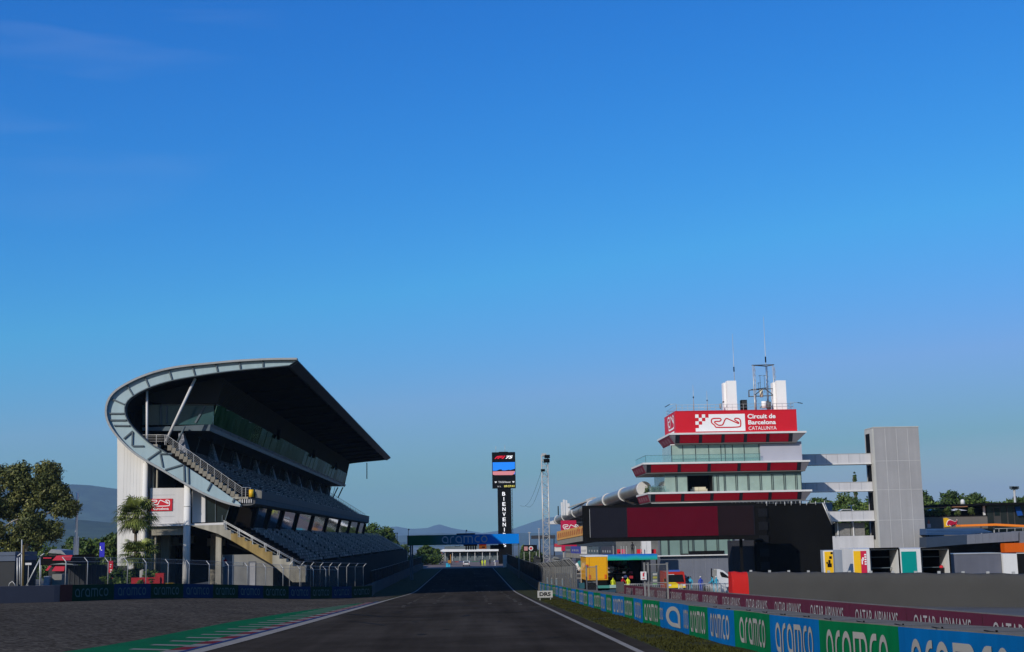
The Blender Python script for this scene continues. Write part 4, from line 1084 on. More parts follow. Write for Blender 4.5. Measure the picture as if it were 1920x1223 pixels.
simple_tree(1620, 904, 1010, 92, 255, 'dark tree behind the walkways close to the grey stair tower', 45, n=13000, k=80)
def cyp(H, w_): return [(0, 0, H * (.1 + .056 * i), w_ * .7 * (1 - .055 * i), w_ * .7 * (1 - .055 * i), H * .05) for i in range(16)]
simple_tree(1609, 884, 1010, 13, 270, 'thin pointed cypress rising above the middle walkway', 46, n=9000, name='cypress_tree', shape=cyp, size=.2, k=120)
for i, (px, tp, wd, yy, lab) in enumerate([(1744, 910, 70, 235, 'dark tree touching the right side of the grey stair tower'), (1774, 912, 84, 250, 'green tree left of the white radar dome'), (1806, 929, 100, 262, 'low tree behind the terrace umbrellas'),
        (1850, 921, 84, 245, 'rounded tree just right of the white radar dome'), (1876, 916, 84, 240, 'rounded crown tree left of the floodlight mast'), (1902, 921, 84, 250, 'tree behind the floodlight mast'), (1930, 928, 80, 240, 'tree at the right picture edge behind the dark hospitality roof')]):
    simple_tree(px, tp, 1015, wd, yy, lab, 50 + i, n=13000, size=.32, k=80)

# palms in front of the stair core
LP = [leaf_mat('palm leaf dark', (.055, .075, .018)), leaf_mat('palm leaf', (.115, .145, .032)), leaf_mat('palm leaf bright', (.19, .215, .05))]
m_thatch = mat('dead palm thatch', (.07, .055, .035), rough=.95, amp=.4, scale=3)
def palm(label, px, crown_y, base_y, Y, rad, nf, seed, droop, up):
    x = AX(px, crown_y, Y); z = gz(x, Y); hz_ = AZ(px, crown_y, Y) - z; r = random.Random(seed)
    t = thing('fan_palm', label, 'palm', (x, Y, z)); b = MB()
    b.tube([(x, Y, z - .2), (x + .05, Y, z + hz_ * .5), (x, Y, z + hz_)], [.22, .17, .16], 10); b.build('trunk', m_bark, t)
    V = []; Fq = []; MI = []
    for i in range(nf):
        az = r.uniform(0, 6.28); el = math.asin(max(-1, min(1, r.uniform(droop, up)))); L_ = rad * r.uniform(.5, .68)
        d = Vector((math.cos(az) * math.cos(el), math.sin(az) * math.cos(el), math.sin(el))); o = Vector((0, 0, hz_)); side = d.cross(Vector((0, 0, 1)))
        if side.length < .1: side = Vector((1, 0, 0))
        side.normalize(); upv = side.cross(d).normalized()
        hub = o + d * L_ * .85 + Vector((0, 0, -.12 * L_))
        def qd(p, q, w0, w1, mi):
            e = (q - p).normalized(); sd = e.cross(upv); sd = sd.normalized() if sd.length > .05 else side
            k = len(V); V.extend([p - sd * w0, p + sd * w0, q + sd * w1, q - sd * w1]); Fq.append((k, k + 1, k + 2, k + 3)); MI.append(mi)
        qd(o, hub, .03, .02, 0); m_ = r.choice([0, 1, 1, 2])
        for j in range(17):
            a = R(-120 + 15 * j); ll = rad * .5 * (1 - .25 * abs(j - 8) / 8) * r.uniform(.85, 1.1)
            v = (d * math.cos(a) + side * math.sin(a)).normalized(); m2 = hub + v * ll * .6; tip = hub + v * ll + Vector((0, 0, -ll * r.uniform(.15, .45)))
            qd(hub, m2, .03, .05, m_); qd(m2, tip, .05, .006, m_)
    np_mesh('crown', np.array([tuple(v) for v in V]), np.array(Fq), LP, MI, t)
    b = MB(); b.tube([(x, Y, z + hz_ - rad * .75), (x, Y, z + hz_ - rad * .3), (x, Y, z + hz_)], [.3, .5, .25], 10); b.build('thatch', m_thatch, t)
palm('tall fan palm with shaggy crown in front of the white stair core', 255, 964, 1085, 146, 2.75, 84, 3, -.75, .97)
palm('shorter bushy fan palm below the tall palm, against the white stair core', 259, 1036, 1090, 143, 2.5, 58, 9, -.5, .9)
tree('shrub', 'leafy dark shrub at the foot of the shorter palm behind the fence', 'shrub', AX(262, 1080, 142), 142, gz(-30, 142), [(0, 0, 1.7, 2.1, 1.0, 1.4)], 36, (.25, .5), 3500, .16, LM, 71, (.06, .04), 5)
tree('shrub', 'small dark shrub beside the red panel at the fence', 'shrub', AX(212, 1080, 143), 143, gz(-34, 143), [(0, 0, 1.8, 1.0, .8, .9)], 16, (.2, .42), 1800, .16, LM, 72, (.05, .03), 4)
tree('shrub', 'pale weedy bush behind the fence below the stair end', 'shrub', AX(564, 1080, 160), 160, gz(-20, 160), [(0, 0, 1.0, .9, .6, .8)], 12, (.2, .4), 1200, .16, LO, 73, (.05, .03), 3)

# ------------------------------------------------------------------ paddock corner at the far left
m_hoard = mat('dark hoarding', (.028, .03, .034), rough=.7, amp=.2, scale=.4)
def at_box(b, x0, x1, y0p, y1p, Y, dep, mi=0):
    b.box(AX(x0, y0p, Y), AX(x1, y0p, Y), Y, Y + dep, AZ((x0 + x1) / 2, y1p, Y), AZ((x0 + x1) / 2, y0p, Y), mi)
t = thing('cabin', 'dark site cabin with a blue grey top band at the left picture edge', 'cabin', (AX(0, 1100, 122), 122, gz(-40, 122)))
b = MB(); at_box(b, -60, 28, 1053, 1112, 122, 6); b.build('wall', m_hoard, t)
b = MB(); at_box(b, -60, 28.6, 1036, 1042.5, 121.9, 6.1); at_box(b, -60, 28.6, 1043.2, 1052.8, 121.9, 6.1); b.build('roof_band', mat('slate blue band', (.075, .095, .14), rough=.6, amp=.12), t)
t = thing('canopy', 'black and red awning with slanted racing stripes behind the left fence', 'canopy', (AX(110, 1080, 140), 140, gz(-42, 140)))
b = MB()
b.prism([A(74, 1043, 140), A(137, 1041, 140), A(137, 1058, 140), (A(130, 1060, 140)), A(74, 1060, 140)], (0, 8, 0)); b.build('canopy_roof', m_blk, t)
m_rr = mat('awning red', (.42, .02, .045), rough=.5, amp=.08)
for pl in ([(98, 1051), (106, 1042), (136, 1041), (132, 1051)], [(85, 1070), (92, 1061), (97, 1061), (90, 1070)], [(97, 1071), (104, 1061), (122, 1061), (120, 1071)], [(81, 1047.5), (81, 1045.5), (97, 1045.5), (96, 1047.5)]):
    b = MB(); b.prism([A(*p, 139.9) for p in pl], (0, .06, 0)); b.build('stripe', m_rr, t)
b = MB(); b.prism([A(93, 1058.5, 139.6), A(116, 1056, 139.6), A(137, 1058, 139.6), A(137, 1059.5, 139.6), A(116, 1058.5, 139.6)], (0, 1.0, 0)); b.build('trim', mat('trim grey', (.2, .22, .22)), t)
for px in (76, 122): b = MB(); at_box(b, px, px + 1.5, 1060, 1102, 140.5, .1); b.build('leg', m_galv, t)
for q, (a, e, y0, y1, Y, lab) in enumerate([(128, 160, 1060, 1100, 148, 'dark hoarding wall right of the awning, first section'), (161, 206, 1059, 1100, 147, 'wide dark hoarding wall between the awning and the red banner'), (207, 240, 1061, 1098, 150, 'dark slatted gate right of the red banner')]):
    t = thing('hoarding', lab, 'hoarding', (AX((a + e) / 2, 1100, Y), Y, gz(-38, Y)))
    b = MB(); at_box(b, a, e, y0, y1 + 6, Y, .15); b.build('panel', m_hoard, t)
    for px in np.arange(a + 2, e, 9): b = MB(); at_box(b, px, px + 1, y0, y1 + 6, Y - .08, .07); b.build('rail', mat('hoarding rail', (.05, .055, .06)), t)
t = thing('feather_banner', 'narrow red vertical banner with small white marks behind a fence post', 'banner', (AX(208, 1090, 144), 144, gz(-38, 144)))
b = MB(); at_box(b, 203, 212, 1052, 1092, 144, .05); b.build('cloth', m_red, t)
b = MB()
for k, w_ in ((1058, 3), (1062, 2), (1068, 4), (1072, 5), (1077, 5), (1081, 4)): at_box(b, 206, 206 + w_, k, k + 1.8, 143.98, .015)
b.build('lettering', m_wsign, t)
b = MB(); at_box(b, 207, 208, 1046, 1104, 144.06, .06); b.build('pole', m_galv, t)
t = thing('hanging_banner', 'blue square banner fixed to the left edge of the white stair core', 'banner', (AX(217, 1030, 150), N + .9, AZ(217, 1030, N)))
b = MB(); b.box(AX(213.5, 0, N), AX(222, 0, N), N + .95, N + 1.1, AZ(217, 1044, N), AZ(217, 1017, N)); b.build('cloth', mat('banner royal blue', (.02, .02, .38), rough=.6), t)
b = MB(); b.box(AX(214, 0, N), AX(215.5, 0, N), N + .93, N + .949, AZ(217, 1030, N), AZ(217, 1024, N)); b.box(AX(216, 0, N), AX(218, 0, N), N + .93, N + .949, AZ(217, 1032, N), AZ(217, 1030.4, N)); b.build('lettering', m_wsign, t)
for (px, top, lab) in ((141, 925, 'tallest white flagpole of the three by the left trees'), (138.5, 1008, 'short white flagpole just left of the tall one'), (144.5, 1008, 'short white flagpole just right of the tall one')):
    Y = 168; x = AX(px, 1060, Y); t = thing('flagpole', lab, 'flagpole', (x, Y, gz(x, Y)), 'white flagpoles by the trees')
    b = MB(); b.tube([(x, Y, gz(x, Y) - .1), (x, Y, AZ(px, top, Y))], [.19, .14] if top < 950 else [.16, .14], 8); b.build('pole', m_wsign, t)
    b = MB(); b.ball((x, Y, AZ(px, top, Y)), .13, .13, .13); b.build('finial', m_wsign, t)
t = thing('shed', 'small shed with a grey pitched roof behind the awning', 'shed', (AX(105, 1060, 175), 175, gz(-50, 175)))
b = MB(); b.prism([A(90, 1037, 175), A(96, 1030, 175), A(115, 1032, 175), A(124, 1041, 175), A(110, 1038.5, 175)], (0, 5, 0)); b.build('roof', mat('shed roof', (.2, .22, .26), rough=.5, amp=.12), t)
b = MB(); at_box(b, 92, 122, 1040, 1085, 175.2, 4.5); b.build('wall', m_hoard, t)
t = thing('barrier_block', 'red plastic barrier behind the fence at the foot of the palms', 'barrier', (AX(285, 1088, 141), 141, gz(-32, 141)))
b = MB(); at_box(b, 246, 300, 1083, 1095, 141, .4); b.build('base', mat('plastic red', (.33, .015, .02), rough=.5, amp=.15), t)
b = MB(); at_box(b, 291, 307, 1075, 1095, 141.2, .8); b.build('box', MATS['plastic red'], t)
t = thing('generator', 'pale grey generator box under the black awning', 'generator', (AX(106, 1090, 132), 132, gz(-38, 132)))
b = MB(); at_box(b, 98, 116, 1077, 1101, 132, 2); b.build('casing', mat('casing grey', (.17, .165, .15), rough=.6, amp=.15), t)
b = MB(); at_box(b, 82, 91, 1081, 1098, 131.5, 1.2); b.build('control_panel', mat('panel pale', (.25, .28, .33), rough=.5, amp=.3, scale=4), t)
b = MB(); b.tube([A(15, 1103, 109, ), A(18, 1094, 109), A(23, 1090, 109), A(28, 1096, 109), A(29, 1103, 109)], .03, 5); tag(b.build('cable_hoop', m_galv), 'bent cable hoop on top of the slate barrier cover', 'cable')
for (px, top, lab) in ((41, 1012, 'slim galvanised pole with a white tip beside the wooden post'),):
    t = thing('pole', lab, 'pole', (AX(px, 1100, 118), 118, gz(-38, 118))); b = MB(); b.tube([(AX(px, 1100, 118), 118, gz(-38, 118)), A(px, top, 118)], .05, 6); b.build('shaft', m_galv, t)
t = thing('wooden_post', 'thick brown wooden post behind the fence brace', 'post', (AX(44, 1100, 119), 119, gz(-38, 119)))
b = MB(); b.tube([(AX(44, 1100, 119), 119, gz(-38, 119) - .2), A(44, 1022, 119)], .13, 10); b.build('shaft', mat('creosoted wood', (.10, .07, .02), rough=.85, amp=.3, streak=.3), t)
t = thing('tyre_sign', 'small white notice board on a thin stand behind the fence brace', 'sign', (AX(53, 1100, 118), 118, gz(-38, 118)))
b = MB(); at_box(b, 47.5, 59, 1055.5, 1059.5, 118, .05); b.build('board', mat('notice grey', (.5, .5, .5)), t)
b = MB(); at_box(b, 53, 54, 1059, 1105, 118.06, .05); b.build('leg', m_galv, t)
# ------------------------------------------------------------------ control tower
T = 195.0
def tx(px, py=900, Y=T): return AX(px, py, Y)
def tz(py, px=1360, Y=T): return AZ(px, py, Y)
m_tw = mat('tower white', (.56, .56, .57), rough=.5, amp=.05, scale=.3, streak=.08)
m_tred = mat('tower red', (.50, .010, .022), rough=.5, amp=.06, scale=.4)
m_led = mat('dark red display', (.26, .004, .014), rough=.55, amp=.1, scale=.4)
m_ledk = mat('display gap', (.014, .015, .022), rough=.4, amp=.2)
m_mauve = mat('mauve grey panel', (.17, .16, .185), rough=.6, amp=.08)
m_glaz = mat('pale green glazing', (.25, .33, .295), rough=.16, amp=.2, scale=.45, spec=.6, coat=.3)
m_mull = mat('tower mullion', (.045, .06, .06), rough=.5)
m_rail = bpy.data.materials.new('clear glass balustrade'); m_rail.use_nodes = True
nt = m_rail.node_tree; pb = nt.nodes['Principled BSDF']; pb.inputs['Base Color'].default_value = (.3, .45, .47, 1); pb.inputs['Roughness'].default_value = .08
tr = nt.nodes.new('ShaderNodeBsdfTransparent'); tr.inputs[0].default_value = (.86, .95, .96, 1); mxs = nt.nodes.new('ShaderNodeMixShader'); mxs.inputs[0].default_value = .3
nzz = nt.nodes.new('ShaderNodeTexNoise'); nzz.inputs['Scale'].default_value = .4; mrr = nt.nodes.new('ShaderNodeMapRange'); mrr.inputs[3].default_value = .06; mrr.inputs[4].default_value = .16
nt.links.new(nzz.outputs['Fac'], mrr.inputs[0]); nt.links.new(mrr.outputs[0], mxs.inputs[0])
nt.links.new(tr.outputs[0], mxs.inputs[1]); nt.links.new(pb.outputs[0], mxs.inputs[2]); nt.links.new(mxs.outputs[0], nt.nodes['Material Output'].inputs['Surface'])
CT = thing('control_tower', 'race control tower with red banded ledges, pale green glass floors and red top', 'tower', (tx(1370), T, 0))
# top sign box
z0, z1 = tz(812), tz(770.5); x0, x1 = tx(1266.5, 790), tx(1494, 790)
b = MB(); b.box(x0, x1, T, T + 11, z0, z1); TB = b.build('sign_box', m_tred, CT)
b = MB(); W_ = x1 - x0; H_ = z1 - z0
def wx(p): return x0 + W_ * (p - 185) / 1560       # measured along the sign face
def wz(q): return z1 - H_ * (q - 80) / 285
yf = T - .03
hx0, hx1, hz1, hz0 = wx(440), wx(1078), wz(122), wz(342)
cs = (hz1 - hz0) / 5.15
b.flat(sq(0, 1, 0, 1), (wx(612), yf, hz0), (hx1 - wx(612), 0, 0), (0, 0, hz1 - hz0))
cw = (wx(612) - hx0) / 4
ck = [[1, 0, 1, 0], [0, 1, 0, 1], [1, 0, 1, 1], [0, 1, 1, 1], [1, 1, 1, 1]]
for r_ in range(5):
    for c_ in range(4):
        if ck[r_][c_]: b.flat(sq(0, 1, 0, 1), (hx0 + c_ * cw, yf, hz1 - (r_ + 1) * (hz1 - hz0) / 5), (cw, 0, 0), (0, 0, (hz1 - hz0) / 5))
b.build('emblem_ground', m_wsign, TB)
b = MB(); cwid = wx(1034) - wx(634); b.flat(CIRC, (wx(634), yf - .02, wz(302)), (cwid, 0, 0), (0, 0, cwid * .98)); b.build('emblem', m_tred, TB)
b = MB()
for (s_, xa, xb, q0, q1, bo) in (('Circuit de', 1112, 1474, 186, 126, .03), ('Barcelona', 1118, 1474, 262, 206, .03), ('CATALUNYA', 1120, 1480, 332, 286, .0)):
    b.flat(text_shape(s_, bo), (wx(xa), yf, wz(q0)), (wx(xb) - wx(xa), 0, 0), (0, 0, wz(q1) - wz(q0)))
b.build('lettering', m_wsign, TB)
b = MB(); b.add([(x0 - .02, T + 1.2 + 6.5 * (1 - a), z0 + H_ * .25 + 6.5 * bq) for a, bq in CIRC[0]], CIRC[1]); b.box(x0 - .03, x0 - .01, T + 1.5, T + 7, z0 + .25, z0 + .5); b.build('emblem', m_wsign, TB)
b = MB(); b.box(x0 - .02, x1 + .02, T - .05, T + 11.05, z1, z1 + .08); b.build('coping', m_tred, TB)
# ledges: inverted truncated pyramids with display bands
def ledge(xl, xr, yt, yb, xl2, xr2, y0, depth):
    zt, zb = tz(yt), tz(yb); XL_, XR_ = tx(xl), tx(xr); XL2, XR2 = tx(xl2), tx(xr2); ins = .7
    b = MB(); b.hexa([(XL2, y0 + ins, zb), (XR2, y0 + ins, zb), (XR2, y0 + depth - ins, zb), (XL2, y0 + depth - ins, zb)], [(XL_, y0, zt), (XR_, y0, zt), (XR_, y0 + depth, zt), (XL_, y0 + depth, zt)])
    lg = b.build('ledge', m_mauve, CT)
    b = MB(); b.box(XL_ - .06, XR_ + .06, y0 - .06, y0 + depth, zt, zt + .26); b.build('rim', m_tw, lg)
    b = MB(); b.box(XL2 - .02, XR2 + .02, y0 + ins - .05, y0 + depth - ins, zb - .1, zb); b.build('soffit', mat('ledge soffit', (.12, .115, .11), rough=.7), lg)
    # bands follow the sloping face
    def fp(x, t, off): # t 0 bottom .. 1 top
        return (x, y0 + ins * (1 - t) - off, zb + (zt - zb) * t - off * .3)
    a, e = tx(xl2 + 4), tx(xr2 - 14); n = 5; bw = (e - a) / n
    b = MB(); b.hexa([fp(a - .35, .02, .03), fp(e + .4, .02, .03), fp(e + .4, .02, 0), fp(a - .35, .02, 0)], [fp(a - .35, .98, .03), fp(e + .4, .98, .03), fp(e + .4, .98, 0), fp(a - .35, .98, 0)]); b.build('display_back', m_ledk, lg)
    for i in range(n):
        b = MB(); p, q = a + i * bw + .32, a + (i + 1) * bw - .2
        b.hexa([fp(p, .06, .07), fp(q, .06, .07), fp(q, .06, .03), fp(p, .06, .03)], [fp(p, .95, .07), fp(q, .95, .07), fp(q, .95, .03), fp(p, .95, .03)]); b.build('display_panel', m_led, lg)
    def fs(y, t, off): return (XL_ + (XL2 - XL_) * (1 - t) - off, y, zb + (zt - zb) * t - off * .3)
    b = MB(); ya, yb_ = y0 + 1.4, y0 + depth - .6
    b.hexa([fs(ya, .05, .05), fs(yb_, .05, .05), fs(yb_, .05, 0), fs(ya, .05, 0)], [fs(ya, .95, .05), fs(yb_, .95, .05), fs(yb_, .95, 0), fs(ya, .95, 0)]); sp_ = b.build('side_panel', mat('side panel red', (.16, .012, .03), rough=.55), lg)
    b = MB()
    for k in range(4):
        y = ya + 1.4 + k * 2.6
        b.add([fs(y, .25, .06), fs(y + 1.5, .25, .06), fs(y + 1.5, .75, .06), fs(y, .75, .06)], [(0, 1, 2, 3)])
    b.build('lettering', mat('side lettering', (.22, .10, .12), rough=.6), sp_)
    return lg
ledge(1258, 1514, 814.5, 830.5, 1269, 1498, T - .6, 12.8)
ledge(1206, 1518, 869, 884.5, 1213, 1511, T - .6, 14)
ledge(1214, 1519, 924.5, 939, 1219, 1509, T - .6, 14)
# glazed floor under the top ledge
b = MB(); b.box(tx(1262), tx(1508), T + .9, T + 10, tz(866), tz(832)); fl = b.build('glazed_floor', m_glaz, CT)
b = MB(); b.box(tx(1430), tx(1508.5), T + .7, T + 10.1, tz(866.5), tz(829.5)); b.build('wall_panel', mat('lilac white panel', (.34, .345, .41), rough=.5, amp=.05), fl)
b = MB()
for px in (1262.5, 1284, 1308, 1333, 1356, 1364, 1378, 1400, 1428): b = MB(); b.box(tx(px) - .05, tx(px) + .05, T + .84, T + .9, tz(866), tz(832)); b.build('mullion', m_mull, fl)
b = MB(); b.box(tx(1261), tx(1429), T + .8, T + 1.0, tz(833), tz(831)); b.build('lintel', m_tw, fl)
# terrace balustrade
b = MB(); zr0, zr1 = tz(867.5), tz(852)
b.box(tx(1212), tx(1428), T + .05, T + .08, zr0, zr1); b.box(tx(1212), tx(1212) + .03, T + .1, T + 12, zr0, zr1); b.build('balustrade', m_rail, CT)
b = MB(); b.box(tx(1212), tx(1428), T + .04, T + .1, zr1, zr1 + .05); b.box(tx(1212), tx(1212) + .05, T + .1, T + 12, zr1, zr1 + .05); b.bar((tx(1212), T + .07, zr0), (tx(1212), T + .07, zr1), .06); b.build('balustrade_rail', mat('teal steel', (.06, .13, .15), rough=.4), CT)
# second glazed floor
zf0, zf1 = tz(922), tz(886)
b = MB(); b.box(tx(1248), tx(1291), T + .9, T + 12, zf0, zf1); b.box(tx(1338), tx(1505), T + .9, T + 12, zf0, zf1); b.box(tx(1291), tx(1338), T + 4.5, T + 12, zf0, zf1); fl = b.build('glazed_floor', m_glaz, CT)
b = MB(); b.box(tx(1291) + .02, tx(1338) - .02, T + 4.3, T + 4.48, zf0, zf1); b.box(tx(1291), tx(1291) + .06, T + .92, T + 4.3, zf0, zf1); b.box(tx(1338) - .06, tx(1338), T + .92, T + 4.3, zf0, zf1); b.box(tx(1291), tx(1338), T + .92, T + 4.3, zf1 - .1, zf1 - .02); b.build('open_bay', m_dark, fl)
b = MB(); b.box(tx(1248), tx(1505), T + .8, T + .98, zf1 - .35, zf1); b.build('lintel', mat('shadow teal', (.12, .17, .16), rough=.4), fl)  # shade under the ledge, put into a strip of darker glazing colour
b = MB()
for px in (1268.5, 1271, 1290.5, 1339, 1346, 1349, 1359.5, 1362, 1381.5, 1384.5, 1404, 1406.5, 1427, 1430, 1449, 1452, 1472, 1475, 1494, 1497, 1505): b = MB(); b.box(tx(px) - .045, tx(px) + .045, T + .82, T + .9, zf0, zf1); b.build('mullion', m_mull, fl)
t = thing('sofa', 'cream two-part sofa in the dark open bay of the control tower', 'sofa', (tx(1314), T + 2.4, zf0))
m_cream = mat('cream upholstery', (.55, .50, .38), rough=.7)
for (p, q) in ((1299.5, 1314.5), (1315, 1331)):
    b = MB(); b.box(tx(p), tx(q), T + 2.4, T + 3.2, zf0 + .02, zf0 + .55); b.build('seat', m_cream, t)
    b = MB(); b.box(tx(p + (3 if p < 1300 else 0)), tx(q - (0 if p < 1300 else 3)), T + 2.3, T + 2.55, zf0 + .3, zf0 + .82); b.build('backrest', m_cream, t)
for i in range(9):
    px = 1217.5 + i * 3.7 + (i % 2) * .7; x = tx(px); yy_ = T + 4 + (i % 3) * .5; hh = 1.15 + .25 * ((i * 37) % 5) / 5
    t = thing('potted_conifer', 'small dark conifer in a row on the tower balcony beside the glass floor', 'shrub', (x, yy_, zf0), 'potted conifers along the tower balcony')
    V, Fc, mi = crown_arrays([(0, 0, hh * (.2 + .17 * k), .26 * (1 - .18 * k)) for k in range(5)], 260, .09, 300 + i); np_mesh('crown', V, Fc, [LM[0], LM[1], LM[1]], mi, t)
    b = MB(); b.box(x - .2, x + .2, yy_ - .2, yy_ + .2, zf0 + .01, zf0 + .22); b.build('planter', m_blk, t)
b = MB(); b.box(tx(1216), tx(1248), T + .1, T + .13, zf0, zf0 + 1.0); b.build('balustrade', m_rail, CT)
# lower body
b = MB(); b.box(tx(1235), tx(1505), T + 1.2, T + 12, 0, tz(939) - .1); b.build('lower_wall', mat('blue grey cladding', (.135, .145, .18), rough=.55, amp=.1, streak=.1), CT)
b = MB(); b.box(tx(1235), tx(1371), T + .9, T + 1.2, tz(1039.5), tz(950)); fl = b.build('glazed_floor', mat('aqua glazing', (.16, .235, .215), rough=.15, amp=.15, scale=.3, spec=.6), CT)
b = MB()
for px in (1235.5, 1249.5, 1251.5, 1272.5, 1275, 1287.5, 1295.5, 1298, 1318, 1320.5, 1341, 1344, 1362.5, 1365, 1371): b = MB(); b.box(tx(px) - .05, tx(px) + .05, T + .82, T + .9, tz(1039.5), tz(950)); b.build('mullion', m_mull, fl)
b = MB(); b.box(tx(1288), tx(1354), T + .78, T + .88, tz(1039), tz(1032.5)); b.box(tx(1273), tx(1286.5), T + .78, T + .88, tz(1039), tz(1037)); b.build('open_vent', m_dark, fl)
b = MB(); b.box(tx(1230), tx(1371.5), T + .6, T + 1.2, tz(1041.5), tz(1039.5)); b.build('sill', m_tw, CT)
b = MB()
for px in (1250, 1273, 1296, 1319, 1342, 1365): b.box(tx(px) - .02, tx(px) + .02, T + 1.17, T + 1.2, 0, tz(1041.5))
b.build('panel_joint', mat('joint blue grey', (.2, .21, .25)), CT)
# under-ledge pipework
b = MB(); b.tube([(tx(1219), T - .2, tz(941.5)), (tx(1519), T - .2, tz(941.5))], .06, 6)
for k in range(22): px = 1370 + k * 7; b.bar((tx(px), T - .2, tz(941.5)), (tx(px), T - .2, tz(946 + (k * 7) % 3)), .05)
b.build('pipework', m_galv, CT)
# roof railing, lamps, aerials and masts
b = MB(); zt = z1 + .1
ring = [(x0 + .3, T + .4), (x1 - .3, T + .4), (x1 - .3, T + 10.4), (x0 + .3, T + 10.4), (x0 + .3, T + .4)]
for hh in (.45, .9): b.tube([(p, q, zt + hh) for p, q in ring], .025, 5)
for i in range(22):
    x = x0 + .3 + (W_ - .6) * i / 21
    b.bar((x, T + .4, zt), (x, T + .4, zt + .9), .04); b.bar((x, T + 10.4, zt), (x, T + 10.4, zt + .9), .04)
b.build('roof_railing', m_galv, CT)
m_aer = mat('aerial white', (.72, .72, .73), rough=.5, amp=.04)
for k, (pa, pb, top, lab) in enumerate([((1364, 1388), None, 711, 'tall white square aerial shroud left of the lattice frame on the tower roof'), ((1458, 1482), None, 710.5, 'tall white square aerial shroud right of the lattice frame on the tower roof')]):
    t = thing('aerial_shroud', lab, 'aerial', (tx(pa[0] + 12), T + 3, zt))
    zt2 = tz(top, pa[0] + 12)
    b = MB(); b.box(tx(pa[0] + 5, 740), tx(pa[1] - 1.5, 740), T + 2, T + 3.3, zt, zt2); b.build('shroud', m_aer, t)
    b = MB(); b.box(tx(pa[0], 740), tx(pa[0] + 4.6, 740), T + 2.8, T + 4.2, zt, zt2 - .2); b.build('rear_shroud', m_aer, t)
def mast(lab, px, base, top, r0=.07, grp=None, name='radio_mast', dy=3.0, leanpx=0):
    x = tx(px, base, T + dy); t = thing(name, lab, 'mast', (x, T + dy, zt), grp)
    zz = tz(top, px, T + dy); b = MB(); b.tube([(x, T + dy, zt), (x, T + dy, zt + (zz - zt) * .55), (x, T + dy, zz)], [r0, r0 * .7, r0 * .35], 6); b.build('mast', m_galv, t)
    b = MB(); b.tube([(x, T + dy, zt + (zz - zt) * .52), (x, T + dy, zt + (zz - zt) * .58)], r0 * 1.5, 6); b.build('joint', m_blk, t)
    b = MB(); b.box(x - .18, x + .18, T + dy - .18, T + dy + .18, zt, zt + .12); b.build('base_plate', m_blk, t)
mast('thin tall whip mast behind the white aerial shroud on the tower roof', 1379.5, 768, 626, .06, dy=5)
mast('tallest whip mast rising through the lattice frame on the tower roof', 1440, 768, 594, .07, dy=5)
mast('short whip mast with a knobbed base near the roof corner', 1301, 768, 722, .06)
mast('short whip mast left of the satellite dish', 1326.5, 768, 733, .055)
t = thing('antenna_frame', 'steel lattice antenna frame with platforms between the white shrouds', 'antenna', (tx(1430), T + 3, zt))
def lp(px, py, dy): return (tx(px, py, T + dy), T + dy, tz(py, px, T + dy))
for (px, bq, top, dy, r_) in ((1411.5, 764, 685, 2, .07), (1414.5, 764, 686, 2.2, .05), (1436, 764, 687, 5, .07), (1438, 764, 688, 5.2, .05), (1449, 764, 684, 3, .07), (1452, 764, 688, 3.2, .05), (1415, 764, 741, 2, .14), (1404.5, 744, 732, 4, .06)):
    b = MB(); x, y, z = lp(px, top, dy); b.tube([(x, y, zt if bq == 764 else tz(bq, px, T + dy)), (x, y, z)], r_, 6)
    if top < 700:
        for k in range(7): zz = z - 1 - k * .75; b.bar((x, y, zz), (x + .2, y + .1, zz + .4), .035)
    b.build('upright', m_galv, t)
for (p, q, d1, d2) in (((1410, 685), (1437, 687), 2, 5), ((1437, 687), (1451, 684), 5, 3), ((1410, 685), (1451, 684), 2, 3), ((1404, 732), (1462, 728), 3, 3), ((1404, 744), (1464, 741), 3, 3), ((1408, 731), (1440, 727), 2, 6), ((1414, 742), (1430, 729), 2, 2.5), ((1433, 728), (1451, 742), 3, 3), ((1404, 732), (1404, 745), 3.2, 3.2), ((1425, 766), (1436, 752), 3, 3), ((1437, 752), (1450, 766), 3, 3)):
    b = MB(); b.bar(lp(*p, d1), lp(*q, d2), .12); b.build('cross_bar', mat('dark galvanised', (.08, .085, .09), rough=.5), t)
for (px, pt, pb_, w_, m_) in ((1427, 727, 741, 7, m_cream), (1432, 749, 762, 10, m_aer), (1441, 750, 764, 9, MATS['dark galvanised']), (1456, 742, 758, 6, MATS['dark galvanised'])):
    b = MB(); x = tx(px, pt, T + 3); ww = w_ * .078 / 2; b.tube([(x, T + 3, tz(pb_, px)), (x, T + 3, tz(pt, px))], ww, 10); b.build('drum_aerial', m_, t)
for (px, top) in ((1426, 698), (1434, 698), (1423, 712)):
    b = MB(); x = tx(px, 730, T + 3.4); b.bar((x, T + 3.4, tz(732, px)), (x, T + 3.4, tz(top, px)), .05); b.bar((x - .25, T + 3.4, tz(top + 2, px)), (x + .35, T + 3.4, tz(top + 1, px)), .05); b.build('sensor_arm', MATS['dark galvanised'], t)
t = thing('equipment_cabinet', 'dark louvred equipment cabinet on the tower roof beside the left shroud', 'cabinet', (tx(1402), T + 3, zt))
b = MB(); b.box(tx(1396.5, 750), tx(1407.5, 750), T + 2.6, T + 3.6, zt, tz(746.5, 1402)); b.build('casing', m_blk, t)
b = MB()
for k in range(5): b.box(tx(1398 + 2 * k, 750), tx(1398.7 + 2 * k, 750), T + 2.55, T + 2.6, zt + .9, tz(748, 1402)); 
b.build('grille', MATS['dark galvanised'], t)
t = thing('satellite_dish', 'small grey satellite dish on a pole left of the left shroud', 'satellite dish', (tx(1353), T + 2, zt))
